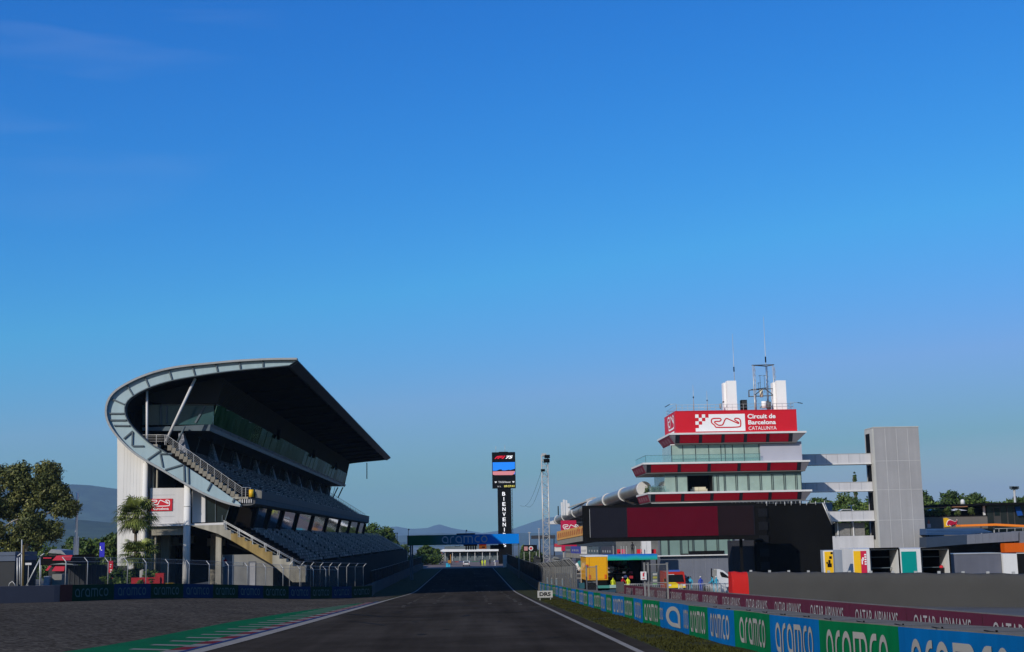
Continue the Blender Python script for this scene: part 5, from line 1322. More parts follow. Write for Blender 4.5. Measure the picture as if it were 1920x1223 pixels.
b = MB(); x = tx(1352, 758, T + 2); z = tz(759, 1352); b.tube([(x, T + 2, zt), (x, T + 2, z)], .05, 6); b.build('pole', m_galv, t)
b = MB(); b.ball((x - .1, T + 2, z), .2, .32, .42); b.build('dish', mat('dish grey', (.2, .22, .23), rough=.5), t)
b = MB(); b.bar((x - .1, T + 2, z + .1), (x + .35, T + 1.9, z + .65), .04); b.box(x + .25, x + .45, T + 1.8, T + 2, z + .5, z + .68); b.build('feed_arm', m_blk, t)
for (px, dr, lab) in ((1268, -1, 'floodlight arm leaning out over the left roof corner of the tower'), (1483, 1, 'floodlight arm leaning out over the right roof corner of the tower')):
    x = tx(px, 765, T + .6); t = thing('roof_floodlight', lab, 'floodlight', (x, T + .6, zt)); b = MB()
    b.tube([(x, T + .6, zt), (x, T + .6, zt + 1.1), (x + dr * 1.0, T + .4, zt + 1.0)], .035, 5); b.build('arm', m_galv, t)
    b = MB(); b.bar((x + dr * 1.0, T + .4, zt + 1.0), (x + dr * 1.7, T + .3, zt + .62 if dr < 0 else zt + .85), .2, .09); b.build('lamp_head', m_blk, t)

# ------------------------------------------------------------------ stair tower and walkways
m_mesh_t = mat('perforated cladding', (.27, .27, .285), rough=.6, amp=.09, scale=.25, fine=.05, bscale=30, streak=.08)
m_pale = mat('pale cladding', (.40, .40, .385), rough=.6, amp=.06, streak=.08)
S = 200.0
def sx(px, py=910, Y=S): return AX(px, py, Y)
def sz(py, px=1650, Y=S): return AZ(px, py, Y)
SW = thing('stair_tower', 'tall plain stair tower clad in grey perforated panels beside the control tower', 'tower', (sx(1685), S, 0))
xA, xB, xC = sx(1641.5), sx(1644), sx(1729); ztop = AZ(1683, 801.5, S)
b = MB(); b.box(xB, xC, S, S + 4.4, 0, ztop); b.build('front_cladding', m_mesh_t, SW)
b = MB(); b.box(xB - .28, xB, S - .04, S + 3.8, 0, ztop - .12); b.build('side_cladding', m_pale, SW)
b = MB()
for k in range(1, 4): x = xB + (xC - xB) * (k / 4 + .0); b.box(x - .03, x + .03, S - .03, S, 0, ztop - .1)
for py in (864, 918, 975): z = AZ(1690, py, S); b.box(xB, xC, S - .025, S, z - .03, z + .03)
b.build('panel_joint', mat('joint pale', (.4, .4, .42)), SW)
b = MB(); b.box(xB - .05, xC + .05, S - .05, S + 4.45, ztop, ztop + .12); b.build('coping', m_pale, SW)
for (pt, pb_) in ((812, 850), (872, 903), (923, 957), (979, 1012)):
    b = MB(); b.box(xB - .32, xB - .28, S + 1.2, S + 3.2, sz(pb_, 1632), sz(pt, 1632)); b.build('landing_opening', m_dark, SW)
m_wpan = mat('walkway panel', (.46, .46, .49), rough=.45, amp=.06, scale=.4, streak=.1)
for (pt, pb_, pl, lab) in ((851, 868, 1508, 'top covered walkway from the control tower to the stair tower'), (904.5, 919, 1508, 'middle covered walkway from the control tower to the stair tower'), (959, 975, 1530, 'lowest open walkway joining the stair tower, above the trailers')):
    zt_, zb = sz(pt, 1570), sz(pb_, 1570); x0w = tx(1505) + .2; xe = xB - .34
    t = thing('walkway', lab, 'walkway', ((x0w + xe) / 2, S + 2, zb))
    b = MB(); b.box(x0w, xe, S + 1.0, S + 1.12, zb, zt_); b.box(x0w, xe, S + 3.2, S + 3.32, zb, zt_); pa = b.build('parapet', m_wpan, t)
    b = MB()
    for k in range(1, 7): x = x0w + (xe - x0w) * k / 7; b.box(x - .025, x + .025, S + .97, S + 1.0, zb, zt_)
    b.build('panel_joint', mat('walkway joint', (.3, .3, .33)), pa)
    b = MB(); b.box(x0w, xe, S + .85, S + 3.45, zb - .22, zb - .01); b.build('deck', m_tw, t)
    b = MB(); b.box(x0w, xe, S + .95, S + 1.17, zt_, zt_ + .06); b.build('handrail', m_galv, t)
t = thing('service_block', 'white low service block with grey mesh gates under the lowest walkway', 'building', (sx(1600), S + 1, 0))
b = MB(); b.box(sx(1562), xB - .35, S + 2, S + 5, 0, sz(1005, 1600)); b.build('wall', m_wpan, t)
for (p, q) in ((1574, 1602), (1603.5, 1630)):
    b = MB(); b.box(sx(p, 990), sx(q, 990), S + 2.4, S + 2.6, sz(1004.5, 1600), sz(980, 1600)); b.build('mesh_gate', mat('gate mesh grey', (.17, .165, .16), rough=.7, amp=.3, scale=6), t)
for px in (1573, 1602.5): b = MB(); b.box(sx(px), sx(px) + .16, S + 2.2, S + 2.4, 0, sz(979, 1600)); b.build('post', m_tw, t)
b = MB(); b.box(sx(1563), sx(1572), S + 2.8, S + 3, sz(1005, 1600), sz(980, 1600)); b.build('door_opening', m_dark, t)
t = thing('building', 'small flat grey building seen under the middle walkway', 'building', (AX(1548, 960, 225), 225, 0))
b = MB(); b.box(AX(1530, 960, 225), AX(1561, 960, 225), 225, 231, 0, AZ(1548, 944, 225)); b.build('wall', mat('far grey wall', (.25, .26, .29), rough=.7, amp=.1, streak=.15), t)
b = MB(); b.box(AX(1530, 960, 225) - .1, AX(1561, 960, 225) + .1, 224.9, 231.1, AZ(1548, 944, 225), AZ(1548, 944, 225) + .15); b.build('roof', m_pale, t)

# ------------------------------------------------------------------ video screen and black draped scaffold
t = thing('video_screen', 'very wide black framed video wall showing a dark red field', 'screen', (AX(1255, 980, 150), 150, AZ(1255, 1015, 150)))
Yv = 150.0
p00, p10, p11, p01 = A(1097, 1016.5, Yv), A(1420, 1011, Yv), A(1418, 942, Yv), A(1093, 949, Yv)
zb_, zt_ = (p00.z + p10.z) / 2, (p11.z + p01.z) / 2; xa, xb = p01.x, p11.x
b = MB(); b.box(xa, xb, Yv, Yv + 1.3, zb_, zt_); b.build('casing', m_blk, t)
def vx(px): return AX(px, 980, Yv)
b = MB(); b.box(vx(1106), vx(1415), Yv - .05, Yv, zb_ + .45, zt_ - .3); scn = b.build('display', mat('display black', (.009, .009, .015), rough=.5, amp=.1, spec=.1), t)
b = MB(); b.box(vx(1176), vx(1346), Yv - .075, Yv - .052, zb_ + .47, zt_ - .32); b.build('picture', mat('display deep red', (.075, .002, .010), rough=.6, amp=.1, scale=.3, spec=.06), scn)
b = MB(); b.box(vx(1346.2), vx(1413), Yv - .07, Yv - .052, zb_ + .48, zt_ - .33); b.build('picture', mat('display maroon', (.012, .006, .008), rough=.6, amp=.12, scale=.3, spec=.08), scn)
b = MB(); b.box(vx(1105.5), vx(1106.2), Yv - .08, Yv - .05, zb_ + .5, zt_ - .4); b.build('edge_strip', m_galv, t)
for px in (1390,): b = MB(); b.box(vx(px), vx(px) + .3, Yv + 1.3, Yv + 1.6, gz(vx(px), Yv), zt_ - 1); b.build('support', m_blk, t)
D_ = 158.0
def dx(px, py=1000): return AX(px, py, D_)
def dz(py, px=1480): return AZ(px, py, D_)
m_drape = mat('black tarpaulin', (.0055, .0055, .0058), rough=.85, amp=.3, scale=.25, bump=.35, bscale=.8, spec=.03)
t = thing('draped_scaffold', 'huge black tarpaulin covered scaffold block between the screen and the trailers', 'scaffold', (dx(1490), D_, gz(30, D_)))
b = MB(); b.prism([(dx(1438), D_, dz(944)), (dx(1545), D_, dz(945)), (dx(1559, 985), D_, dz(985)), (dx(1561, 1012), D_, dz(1012)), (dx(1561), D_, gz(30, D_) - .2), (dx(1438), D_, gz(30, D_) - .2)], (0, 9, 0)); b.build('tarpaulin', m_drape, t)
b = MB(); b.box(dx(1414), dx(1438) - .01, D_ - .15, D_ + 6, gz(30, D_) - .2, dz(943)); b.build('side_screen', m_blk, t)
for k in range(5):
    b = MB(); b.box(dx(1423), dx(1440), D_ - .22, D_ - .16, dz(968 + k * 25), dz(953 + k * 25)); b.build('window_flap', mat('flap vinyl', (.009, .0095, .012), rough=.5, amp=.2, spec=.06), t)
b = MB(); b.box(dx(1372), dx(1414) - .01, D_ + .3, D_ + 3, gz(30, D_) - .2, dz(1012)); b.build('grey_panel', mat('charcoal panel', (.028, .029, .036), rough=.7, amp=.1, spec=.1), t)
b = MB(); b.tube([(dx(1545), D_ - .1, dz(944)), (dx(1559.5, 985), D_ - .1, dz(985))], .09, 6); b.tube([(dx(1548), D_ - .1, dz(943)), (dx(1562, 985), D_ - .1, dz(984))], .04, 6); b.build('pole', m_galv, t)
for k in range(8):
    b = MB(); px = 1440 + k * 15 + (k * 7) % 5; b.tube([(dx(px), D_ - .1, dz(948)), (dx(px), D_ - .1, dz(939 + (k * 3) % 4))], .05, 5); b.build('clamp', m_galv, t)
b = MB(); b.ball((dx(1421, 1013), D_ - .6, dz(1013, 1421)), .55, .5, .22); b.build('lamp', m_blk, t)

# ------------------------------------------------------------------ long grey covered barrier
t = thing('covered_barrier', 'long plain charcoal covered barrier with a bright red left end, behind the maroon wall', 'barrier', (AX(1600, 1110, 90), 90, gz(28, 90)))
GA, GB, GC = (AX(1373, 1100, 100), 100), (AX(1404, 1100, 99), 99.0), (AX(2000, 1100, 80), 80)
m_cov = mat('charcoal cover', (.045, .0445, .044), rough=.85, spec=.1, amp=.14, scale=.25, bump=.12, bscale=1.2)
def cov(p, q, top0, top1, bm, n):
    for i in range(n):
        a = (p[0] + (q[0] - p[0]) * i / n, p[1] + (q[1] - p[1]) * i / n); e = (p[0] + (q[0] - p[0]) * (i + 1) / n, p[1] + (q[1] - p[1]) * (i + 1) / n)
        ta = top0 + (top1 - top0) * i / n; te = top0 + (top1 - top0) * (i + 1) / n
        wob = .04 * math.sin(i * 2.1)
        pf = [(0, -.2), (0, .62), (.08, .84), (.25, .95), (.55, 1.0), (1.4, 1.0), (1.5, -.2)]
        A_ = [(a[0], a[1] + d, gz(a[0], a[1]) + (ta + wob - gz(a[0], a[1])) * h) for d, h in pf]; E_ = [(e[0], e[1] + d, gz(e[0], e[1]) + (te + .04 * math.sin((i + 1) * 2.1) - gz(e[0], e[1])) * h) for d, h in pf]
        k = len(pf); bm.add(A_ + E_, [(j, k + j, k + j + 1, j + 1) for j in range(k - 1)], 0, True)
        if i == 0: bm.add(A_, [tuple(range(k))])
b = MB(); cov(GA, GB, AZ(1373, 1073, 100), AZ(1404, 1073, 99), b, 3); rd = b.build('red_cover', mat('signal red cover', (.34, .012, .011), spec=.08, rough=.7, amp=.08), t)
b = MB()
for k in range(5):
    px = 1375.5 + k * 5.6; y = GA[1] - .012 - k * .16
    b.bar((AX(px, 1089, y), y - .03, AZ(px, 1092, y)), (AX(px, 1089, y), y - .03, AZ(px, 1088, y)), .035); b.bar((AX(px - 1, 1096, y), y - .03, AZ(px, 1095.3, y)), (AX(px + 2, 1096, y), y - .03, AZ(px, 1095.3, y)), .05)
b.build('print', mat('pale print', (.5, .3, .3)), rd)
b = MB(); cov(GB, GC, AZ(1404, 1073, 99), AZ(2000, 1077, 80), b, 26); b.build('grey_cover', m_cov, t)
for k in range(14):
    f_ = k / 14 + .02; x = GB[0] + (GC[0] - GB[0]) * f_; y = GB[1] + (GC[1] - GB[1]) * f_ + .8; zz = AZ(1404, 1073, 99) + (AZ(2000, 1077, 80) - AZ(1404, 1073, 99)) * f_
    b = MB(); b.box(x - .09, x + .09, y, y + .1, zz - .02, zz + .13); b.build('strap_buckle', m_galv, t)
# ------------------------------------------------------------------ pit building
PB = thing('pit_building', 'long pit building with a curved silver tube roof edge receding behind the video screen', 'building', (26, 270, 0))
m_tube = mat('silver roof tube', (.30, .285, .26), rough=.3, amp=.2, scale=.4, metal=.6)
m_band = mat('pale roof band', (.5, .5, .51), rough=.5, amp=.06)
ctr = [((1207, 917), 207), ((1172, 927), 218), ((1140, 938), 232), ((1110, 949), 254), ((1080, 961), 290), ((1060, 969), 322), ((1045, 975.5), 350)]
tp = [A(*p, y) for p, y in ctr]; rad = 1.02
def tl(t):
    n = len(tp) - 1; j = min(n - 1, int(t * n)); return tp[j].lerp(tp[j + 1], t * n - j)
b = MB(); b.tube([tl(i / 30) for i in range(31)], rad, 18); tube_o = b.build('roof_tube', m_tube, PB)
for t_ in (.0, .17, .33, .5, .66, .82, .97):
    b = MB(); p = tl(t_); q = tl(min(1, t_ + .012)) if t_ < .9 else p + (p - tl(t_ - .012))
    d = (q - p).normalized(); b.tube([p - d * .35, p + d * .35], rad + .14, 18)
    b.tube([p + Vector((.2, 0, -rad - .05)), p + Vector((2.2, .3, -rad - .75)), p + Vector((6.5, .6, -rad - 1.1))], .2, 6); b.build('roof_band', m_band, tube_o)
b = MB(); vs = []
for i in range(31):
    p = tl(i / 30); vs += [p + Vector((.3, 0, .3)), p + Vector((9, 0, .1)), p + Vector((9, 0, -.5)), p + Vector((.3, 0, -.6))]
b.add(vs, [(4 * i + k, 4 * i + (k + 1) % 4, 4 * i + 4 + (k + 1) % 4, 4 * i + 4 + k) for i in range(30) for k in range(4)] + [(3, 2, 1, 0)]); b.build('roof', mat('pit roof', (.16, .155, .15), rough=.7, amp=.15), PB)
b = MB(); vs = []
for i in range(31):
    p = tl(i / 30); vs += [(p.x + 4.5, p.y, -.1), (p.x + 4.5, p.y, p.z - .7)]
b.add(vs, [(2 * i, 2 * i + 2, 2 * i + 3, 2 * i + 1) for i in range(30)])
p = tl(0); b.add([(p.x + 4.5, p.y, -.1), (p.x + 9, p.y, -.1), (p.x + 9, p.y, p.z - .5), (p.x + 4.5, p.y, p.z - .5)], [(0, 1, 2, 3)])
b.build('facade', mat('pit facade glass', (.012, .013, .022), rough=.3, amp=.3, scale=.2, spec=.3), PB)
# upper white parapets and roof blocks
def pbx(px, py, Y): return A(px, py, Y)
def prism_px(b, pts, Y, dep, mi=0): b.prism([A(*p, Y) for p in pts], (0, dep, 0), mi)
b = MB(); prism_px(b, [(1029, 979), (1060, 969), (1066, 972), (1066, 980), (1048, 983), (1030, 983)], 352, 6); b.build('terrace_end', m_tw, PB)
for px, w_, pt in ((1052, 3, 942), (1056, 3, 937), (1060.5, 3, 938), (1064, 4, 944), (1046, 1.5, 949)):
    b = MB(); p, q = A(px, 958, 300), A(px + w_, pt, 300); b.box(p.x, q.x, 300, 300.6, p.z - 1, q.z); b.build('roof_block', m_tw if px > 1050 else m_blk, PB)
b = MB(); prism_px(b, [(1098, 937), (1112, 932), (1118, 932), (1118, 934), (1100, 940)], 262, .4); b.bar(A(1066, 952, 275), A(1100, 940, 262), .25); b.bar(A(1072, 955, 275), A(1112, 936, 258), .25); b.build('roof_frame', m_galv, PB)
# balcony with an orange striped banner
b = MB()
P = [A(1045, 1013.5, 262), A(1096, 1003.5, 222)]
b.hexa([(P[0].x, 262, P[0].z - .9), (P[1].x, 222, P[1].z - .9), (P[1].x + 4, 222, P[1].z - .9), (P[0].x + 4, 262, P[0].z - .9)], [(P[0].x, 262, P[0].z), (P[1].x, 222, P[1].z), (P[1].x + 4, 222, P[1].z), (P[0].x + 4, 262, P[0].z)]); b.build('balcony', mat('balcony grey', (.22, .215, .2), rough=.7, amp=.12, streak=.2), PB)
Q = [A(1045, 997, 262), A(1096, 985.5, 222)]
bal = MB(); bal.hexa([(P[0].x - .1, 262, P[0].z), (P[1].x - .1, 222, P[1].z), (P[1].x, 222, P[1].z), (P[0].x, 262, P[0].z)], [(Q[0].x - .1, 262, Q[0].z), (Q[1].x - .1, 222, Q[1].z), (Q[1].x, 222, Q[1].z), (Q[0].x, 262, Q[0].z)]); bn = bal.build('balcony_banner', mat('apricot banner', (.52, .27, .075), rough=.6, amp=.06), PB)
b = MB(); b.hexa([(P[0].x - .1, 261.9, P[0].z), (P[0].x + 4, 261.9, P[0].z), (P[0].x + 4, 262.0, P[0].z), (P[0].x - .1, 262, P[0].z)], [(Q[0].x - .1, 261.9, Q[0].z), (Q[0].x + 4, 261.9, Q[0].z), (Q[0].x + 4, 262, Q[0].z), (Q[0].x - .1, 262, Q[0].z)])
for i in range(12):
    t0 = .05 + i * .078
    def bp_(t, h): 
        lo = P[0].lerp(P[1], t); hi = Q[0].lerp(Q[1], t); r_ = lo.lerp(hi, h); return (r_.x - .14, r_.y, r_.z)
    b.add([bp_(t0, .22), bp_(t0 + .03, .22), bp_(t0 + .05, .75), bp_(t0 + .02, .75)], [(0, 1, 2, 3)])
b.build('lettering', mat('banner rust print', (.36, .1, .03), rough=.6), bn)
t = thing('circuit_hoarding', 'tall raspberry red hoarding with white circuit line under the tube roof', 'sign', (AX(1066, 1030, 255), 255.6, 0))
x0_, x1_ = AX(1052, 1000, 268), AX(1081, 1000, 268)
b = MB(); b.box(x0_, x1_, 268, 268.4, AZ(1066, 1033, 268), AZ(1066, 976, 268)); b.build('panel', mat('raspberry red', (.42, .012, .06), rough=.5, amp=.06), t)
b = MB(); ww = (x1_ - x0_) * 1.15; b.flat(CIRC, (x0_ + .35, 267.95, AZ(1066, 995, 268)), (ww * .9, 0, 0), (0, 0, ww * 1.0)); b.build('emblem', m_wsign, t)
b = MB(); b.box(x0_ + .3, x0_ + .6, 268.4, 268.6, 0, AZ(1066, 1030, 268)); b.build('post', m_galv, t)
t = thing('awning', 'small red and white awning left of the raspberry hoarding', 'awning', (AX(1047, 1030, 280), 280, 0))
b = MB(); prism_px(b, [(1041, 1020), (1052, 1019), (1052, 1025), (1041, 1025.5)], 280, 3); b.build('canopy_roof', mat('awning rose', (.45, .04, .06)), t)
b = MB(); prism_px(b, [(1041, 1026), (1054, 1025.5), (1054, 1034), (1041, 1034)], 280.2, 3); b.build('wall', m_tw, t)
# garage front banners (lower band) running along the pit lane
t = thing('garage_banner', 'long dim band of team banners along the garage fronts under the balcony', 'banner', (AX(1110, 1035, 212), 215, 0))
P0, P1 = A(1060, 1037, 250), A(1150, 1041, 206)
for i, (f0, f1, cl) in enumerate([(0, .14, (.10, .10, .12)), (.14, .36, (.05, .06, .28)), (.37, .5, (.62, .62, .64)), (.5, .78, (.07, .10, .13)), (.78, 1, (.05, .055, .08))]):
    p, q = P0.lerp(P1, f0), P0.lerp(P1, f1); hh = 1.25
    b = MB(); b.hexa([p, q, q + Vector((.2, 0, 0)), p + Vector((.2, 0, 0))], [p + Vector((0, 0, hh)), q + Vector((0, 0, hh)), q + Vector((.2, 0, hh)), p + Vector((.2, 0, hh))]); k = b.build('cloth', mat('team banner %s' % 'abcde'[i], cl, rough=.6, amp=.2, scale=1.5), t)
    b = MB()
    for j in range(4): 
        u0 = .15 + j * .19; a_, e_ = p.lerp(q, u0), p.lerp(q, u0 + .08); b.add([a_ + Vector((-.03, 0, .35)), e_ + Vector((-.03, 0, .35)), e_ + Vector((-.03, 0, .7)), a_ + Vector((-.03, 0, .7))], [(0, 1, 2, 3)])
    b.build('lettering', mat('faint print', (.3, .32, .35)), k)
b = MB(); b.hexa([P0 + Vector((0, 0, -.8)), P1 + Vector((0, 0, -.8)), P1 + Vector((2, 0, -.8)), P0 + Vector((2, 0, -.8))], [P0, P1, P1 + Vector((2, 0, 0)), P0 + Vector((2, 0, 0))]); b.build('sill', mat('balcony grey', (.2, .2, .2)), t)
for f_ in (.05, .5, .95): b = MB(); p = P0.lerp(P1, f_); b.box(p.x + .5, p.x + .8, p.y, p.y + .3, 0, p.z); b.build('post', m_galv, t)

# blue-green canopy of the pit gantry with a dark garage mouth beneath
Yc = 166.0
def cxp(px, Y=Yc): return AX(px, 1060, Y)
t = thing('pit_canopy', 'bright blue to green canopy over a dark team workspace below the screen', 'canopy', (cxp(1175), Yc, gz(20, Yc)))
m_cg = bpy.data.materials.new('canopy cloth'); m_cg.use_nodes = True; nt = m_cg.node_tree; pb = nt.nodes['Principled BSDF']
ge = _n(nt, 'ShaderNodeNewGeometry'); sx_ = nt.nodes.new('ShaderNodeSeparateXYZ'); nt.links.new(ge.outputs['Position'], sx_.inputs[0])
mr1 = nt.nodes.new('ShaderNodeMapRange'); mr1.inputs[1].default_value = AZ(1170, 1051, Yc); mr1.inputs[2].default_value = AZ(1170, 1040, Yc); nt.links.new(sx_.outputs['Z'], mr1.inputs[0])
rp = nt.nodes.new('ShaderNodeValToRGB'); rp.color_ramp.elements[0].color = (.0, .28, .10, 1); rp.color_ramp.elements[1].color = (.0, .09, .50, 1); el = rp.color_ramp.elements.new(.5); el.color = (.0, .30, .42, 1)
nzc = _n(nt, 'ShaderNodeTexNoise', Scale=.5); nt.links.new(ge.outputs['Position'], nzc.inputs['Vector']); adm = _n(nt, 'ShaderNodeMath', operation='ADD'); mlt = _n(nt, 'ShaderNodeMath', operation='MULTIPLY_ADD'); mlt.inputs[1].default_value = .7; mlt.inputs[2].default_value = -.35
nt.links.new(nzc.outputs['Fac'], mlt.inputs[0]); nt.links.new(mr1.outputs[0], adm.inputs[0]); nt.links.new(mlt.outputs[0], adm.inputs[1]); nt.links.new(adm.outputs[0], rp.inputs[0]); nt.links.new(rp.outputs[0], pb.inputs['Base Color']); pb.inputs['Roughness'].default_value = .5
zc0, zc1 = AZ(1170, 1050.5, Yc), AZ(1170, 1040.3, Yc)
b = MB(); b.box(cxp(1127), cxp(1233), Yc, Yc + 5, zc0, zc1); b.build('canopy_roof', m_cg, t)
b = MB(); b.box(cxp(1128), cxp(1212), Yc + 4.6, Yc + 4.9, gz(20, Yc), zc0); b.build('rear_screen', m_dark, t)
for px in (1129, 1208): b = MB(); b.box(cxp(px), cxp(px) + .2, Yc + .3, Yc + .5, gz(20, Yc), zc0); b.build('leg', m_blk, t)
rr = random.Random(12)
cols = [(.3, .02, .03), (.04, .05, .15), (.02, .12, .06), (.35, .33, .3), (.05, .05, .05), (.30, .06, .12), (.1, .1, .12)]
for i in range(26):
    px = rr.uniform(1140, 1184); py = rr.uniform(1054, 1084); y = Yc + rr.uniform(1.5, 4.2); p = A(px, py, y); s = rr.uniform(.12, .38); cl = cols[i % 7]
    lab = 'small pit equipment case stacked in the dark space beneath the blue canopy'
    b = MB(); b.box(p.x - s, p.x + s, y, y + .4, p.z - s * .7, p.z + s * .7); b.box(p.x - s * .3, p.x + s * .3, y + .1, y + .3, p.z + s * .7, p.z + s * .7 + .05); tag(b.build('equipment_case', mat('case %s' % 'abcdefg'[i % 7], cl, rough=.6)), lab, 'case', 'equipment cases beneath the blue canopy')
t = thing('storage_rack', 'tall black equipment rack filling the dark canopy space', 'rack', (cxp(1162), Yc + 3, gz(18, Yc)))
b = MB()
for px in (1139, 1162, 1185): b.box(cxp(px), cxp(px) + .12, Yc + 2.8, Yc + 4.4, gz(18, Yc), zc0 - .1)
b.build('upright', m_blk, t)
for py in (1058, 1067, 1076, 1086): b = MB(); b.box(cxp(1139), cxp(1186), Yc + 1.4, Yc + 4.4, AZ(1162, py + .6, Yc), AZ(1162, py, Yc)); b.build('shelf', m_blk, t)
# white cabinet and red rail above the canopy
t = thing('white_cabinet', 'tall white cabinet on the upper terrace beneath the right half of the screen', 'cabinet', (AX(1212, 1040, 190), 190, AZ(1212, 1040, 190)))
b = MB(); at_box(b, 1203.5, 1220.5, 1015, 1040, 188, 1.2); b.build('casing', m_tw, t)
b = MB(); at_box(b, 1211.8, 1212.2, 1016, 1039, 187.97, .03); b.build('door_gap', m_galv, t)
t = thing('terrace', 'upper terrace with pale posts and red boards between the screen and the blue canopy', 'terrace', (AX(1180, 1040, 188), 188, 0))
b = MB(); at_box(b, 1120, 1234, 1040.5, 1043, 187, 6); b.build('deck', mat('terrace grey', (.15, .15, .15)), t)
b = MB(); at_box(b, 1155, 1234, 1015, 1040, 192, .2); b.build('rear_wall', mat('terrace wall', (.13, .13, .125), rough=.7, amp=.3, scale=1), t)
for px in (1149, 1164, 1169, 1174, 1191, 1201): b = MB(); at_box(b, px, px + 1, 1024, 1040.5, 187.2, .1); b.build('post', m_galv, t)
for (p, q, m_) in ((1157, 1163, m_red), (1164, 1172, mat('pink board', (.5, .06, .12))), (1194, 1203, m_red), (1221, 1230, m_red)): b = MB(); at_box(b, p, q, 1030, 1038, 188.5, .15); b.build('board', m_, t)
for px in (1120, 1190, 1230): b = MB(); at_box(b, px, px + 2, 1043, 1100, 188, .3); b.build('leg', m_blk, t)

# ------------------------------------------------------------------ start gantry
GY = 250.0
def gx(px): return AX(px, 1012, GY)
GT = thing('start_gantry', 'gantry over the main straight with a green to blue banner and start lights', 'gantry', (0, GY, 0))
zg0, zg1 = AZ(869, 1021.3, GY), AZ(869, 1002.5, GY)
m_gb = bpy.data.materials.new('gantry banner'); m_gb.use_nodes = True; nt = m_gb.node_tree; pb = nt.nodes['Principled BSDF']
ge = _n(nt, 'ShaderNodeNewGeometry'); sx_ = nt.nodes.new('ShaderNodeSeparateXYZ'); nt.links.new(ge.outputs['Position'], sx_.inputs[0])
mr1 = nt.nodes.new('ShaderNodeMapRange'); mr1.inputs[1].default_value = gx(765); mr1.inputs[2].default_value = gx(972); nt.links.new(sx_.outputs['X'], mr1.inputs[0])
rp = nt.nodes.new('ShaderNodeValToRGB'); cr_ = rp.color_ramp; cr_.elements[0].position = .18; cr_.elements[0].color = (.0, .085, .035, 1); cr_.elements[1].position = .75; cr_.elements[1].color = (.0, .17, .62, 1); e_ = cr_.elements.new(.42); e_.color = (.0, .11, .19, 1)
nt.links.new(mr1.outputs[0], rp.inputs[0]); nt.links.new(rp.outputs[0], pb.inputs['Base Color']); pb.inputs['Roughness'].default_value = .5; pb.inputs['Specular IOR Level'].default_value = .1
b = MB(); b.box(gx(763.5), gx(973), GY + .15, GY + 1.3, zg0, zg1); b.build('beam', m_blk, GT)
b = MB(); b.box(gx(765.5), gx(973), GY, GY + .13, zg0 + .02, zg1 - .02); bn = b.build('banner', m_gb, GT)
b = MB(); b.flat(WORD, (gx(828.5), GY - .03, AZ(870, 1018.3, GY)), (gx(914) - gx(828.5), 0, 0), (0, 0, AZ(870, 1005, GY) - AZ(870, 1018.3, GY))); b.build('lettering', mat('gantry lettering', (.30, .36, .42), rough=.6), bn)
b = MB(); b.box(gx(856), gx(891), GY + .2, GY + 1.1, zg1, zg1 + .22); b.build('top_plate', m_blk, GT)
for (p, q, y) in ((768, 771, .3), (771.5, 774, 1.0)): b = MB(); b.box(gx(p), gx(q) , GY + y, GY + y + .3, 0, zg0); b.build('leg', m_slate, GT)
b = MB(); b.box(gx(971), gx(974), GY + .3, GY + .8, 0, zg0); b.build('leg', m_slate, GT)
b = MB(); b.box(gx(869), gx(895), GY + .4, GY + .7, AZ(880, 1024, GY), zg0); SLT = b.build('light_bar', m_blk, GT)
for k in range(5):
    b = MB(); b.box(gx(872.5 + k * 4.4), gx(875.4 + k * 4.4), GY + .3, GY + .65, AZ(880, 1031, GY), AZ(880, 1024, GY) - .01); b.build('lamp_column', m_blk, SLT)
b = MB(); b.box(gx(898), gx(912), GY + .3, GY + .5, AZ(905, 1029.5, GY), AZ(905, 1019.9, GY)); os_ = b.build('hanging_screen', mat('orange screen', (.55, .14, .01), rough=.5, emit=.25), GT)
b = MB(); b.box(gx(898.4), gx(911.6), GY + .26, GY + .29, AZ(905, 1023, GY), AZ(905, 1020.3, GY)); b.build('picture', mat('screen red', (.4, .03, .01), rough=.5, emit=.2), os_)
b = MB(); b.box(gx(903.5), gx(909), GY + .26, GY + .29, AZ(905, 1027.5, GY), AZ(905, 1025, GY)); b.build('picture', mat('screen brown', (.12, .03, .01), rough=.5), os_)
b = MB(); b.box(gx(919), gx(945), GY + .3, GY + .6, AZ(930, 1030, GY), AZ(930, 1022, GY)); b.build('hanging_board', m_blk, GT)
b = MB()
for px in (853, 862): b.bar((gx(px), GY + .5, AZ(857, 1025, GY)), (gx(px), GY + .5, zg0), .06)
b.bar((gx(853), GY + .5, AZ(857, 1025, GY)), (gx(862), GY + .5, AZ(857, 1025, GY)), .06); b.build('frame', m_blk, GT)
for px, tp_ in ((765.5, 992), (874, 994)):
    b = MB(); b.tube([(gx(px), GY + .6, zg1), (gx(px), GY + .6, AZ(px, tp_, GY))], .05, 5); b.ball((gx(px) + .1, GY + .6, AZ(px, tp_ + 1, GY)), .12, .12, .16); b.build('camera_mast', m_blk, GT)

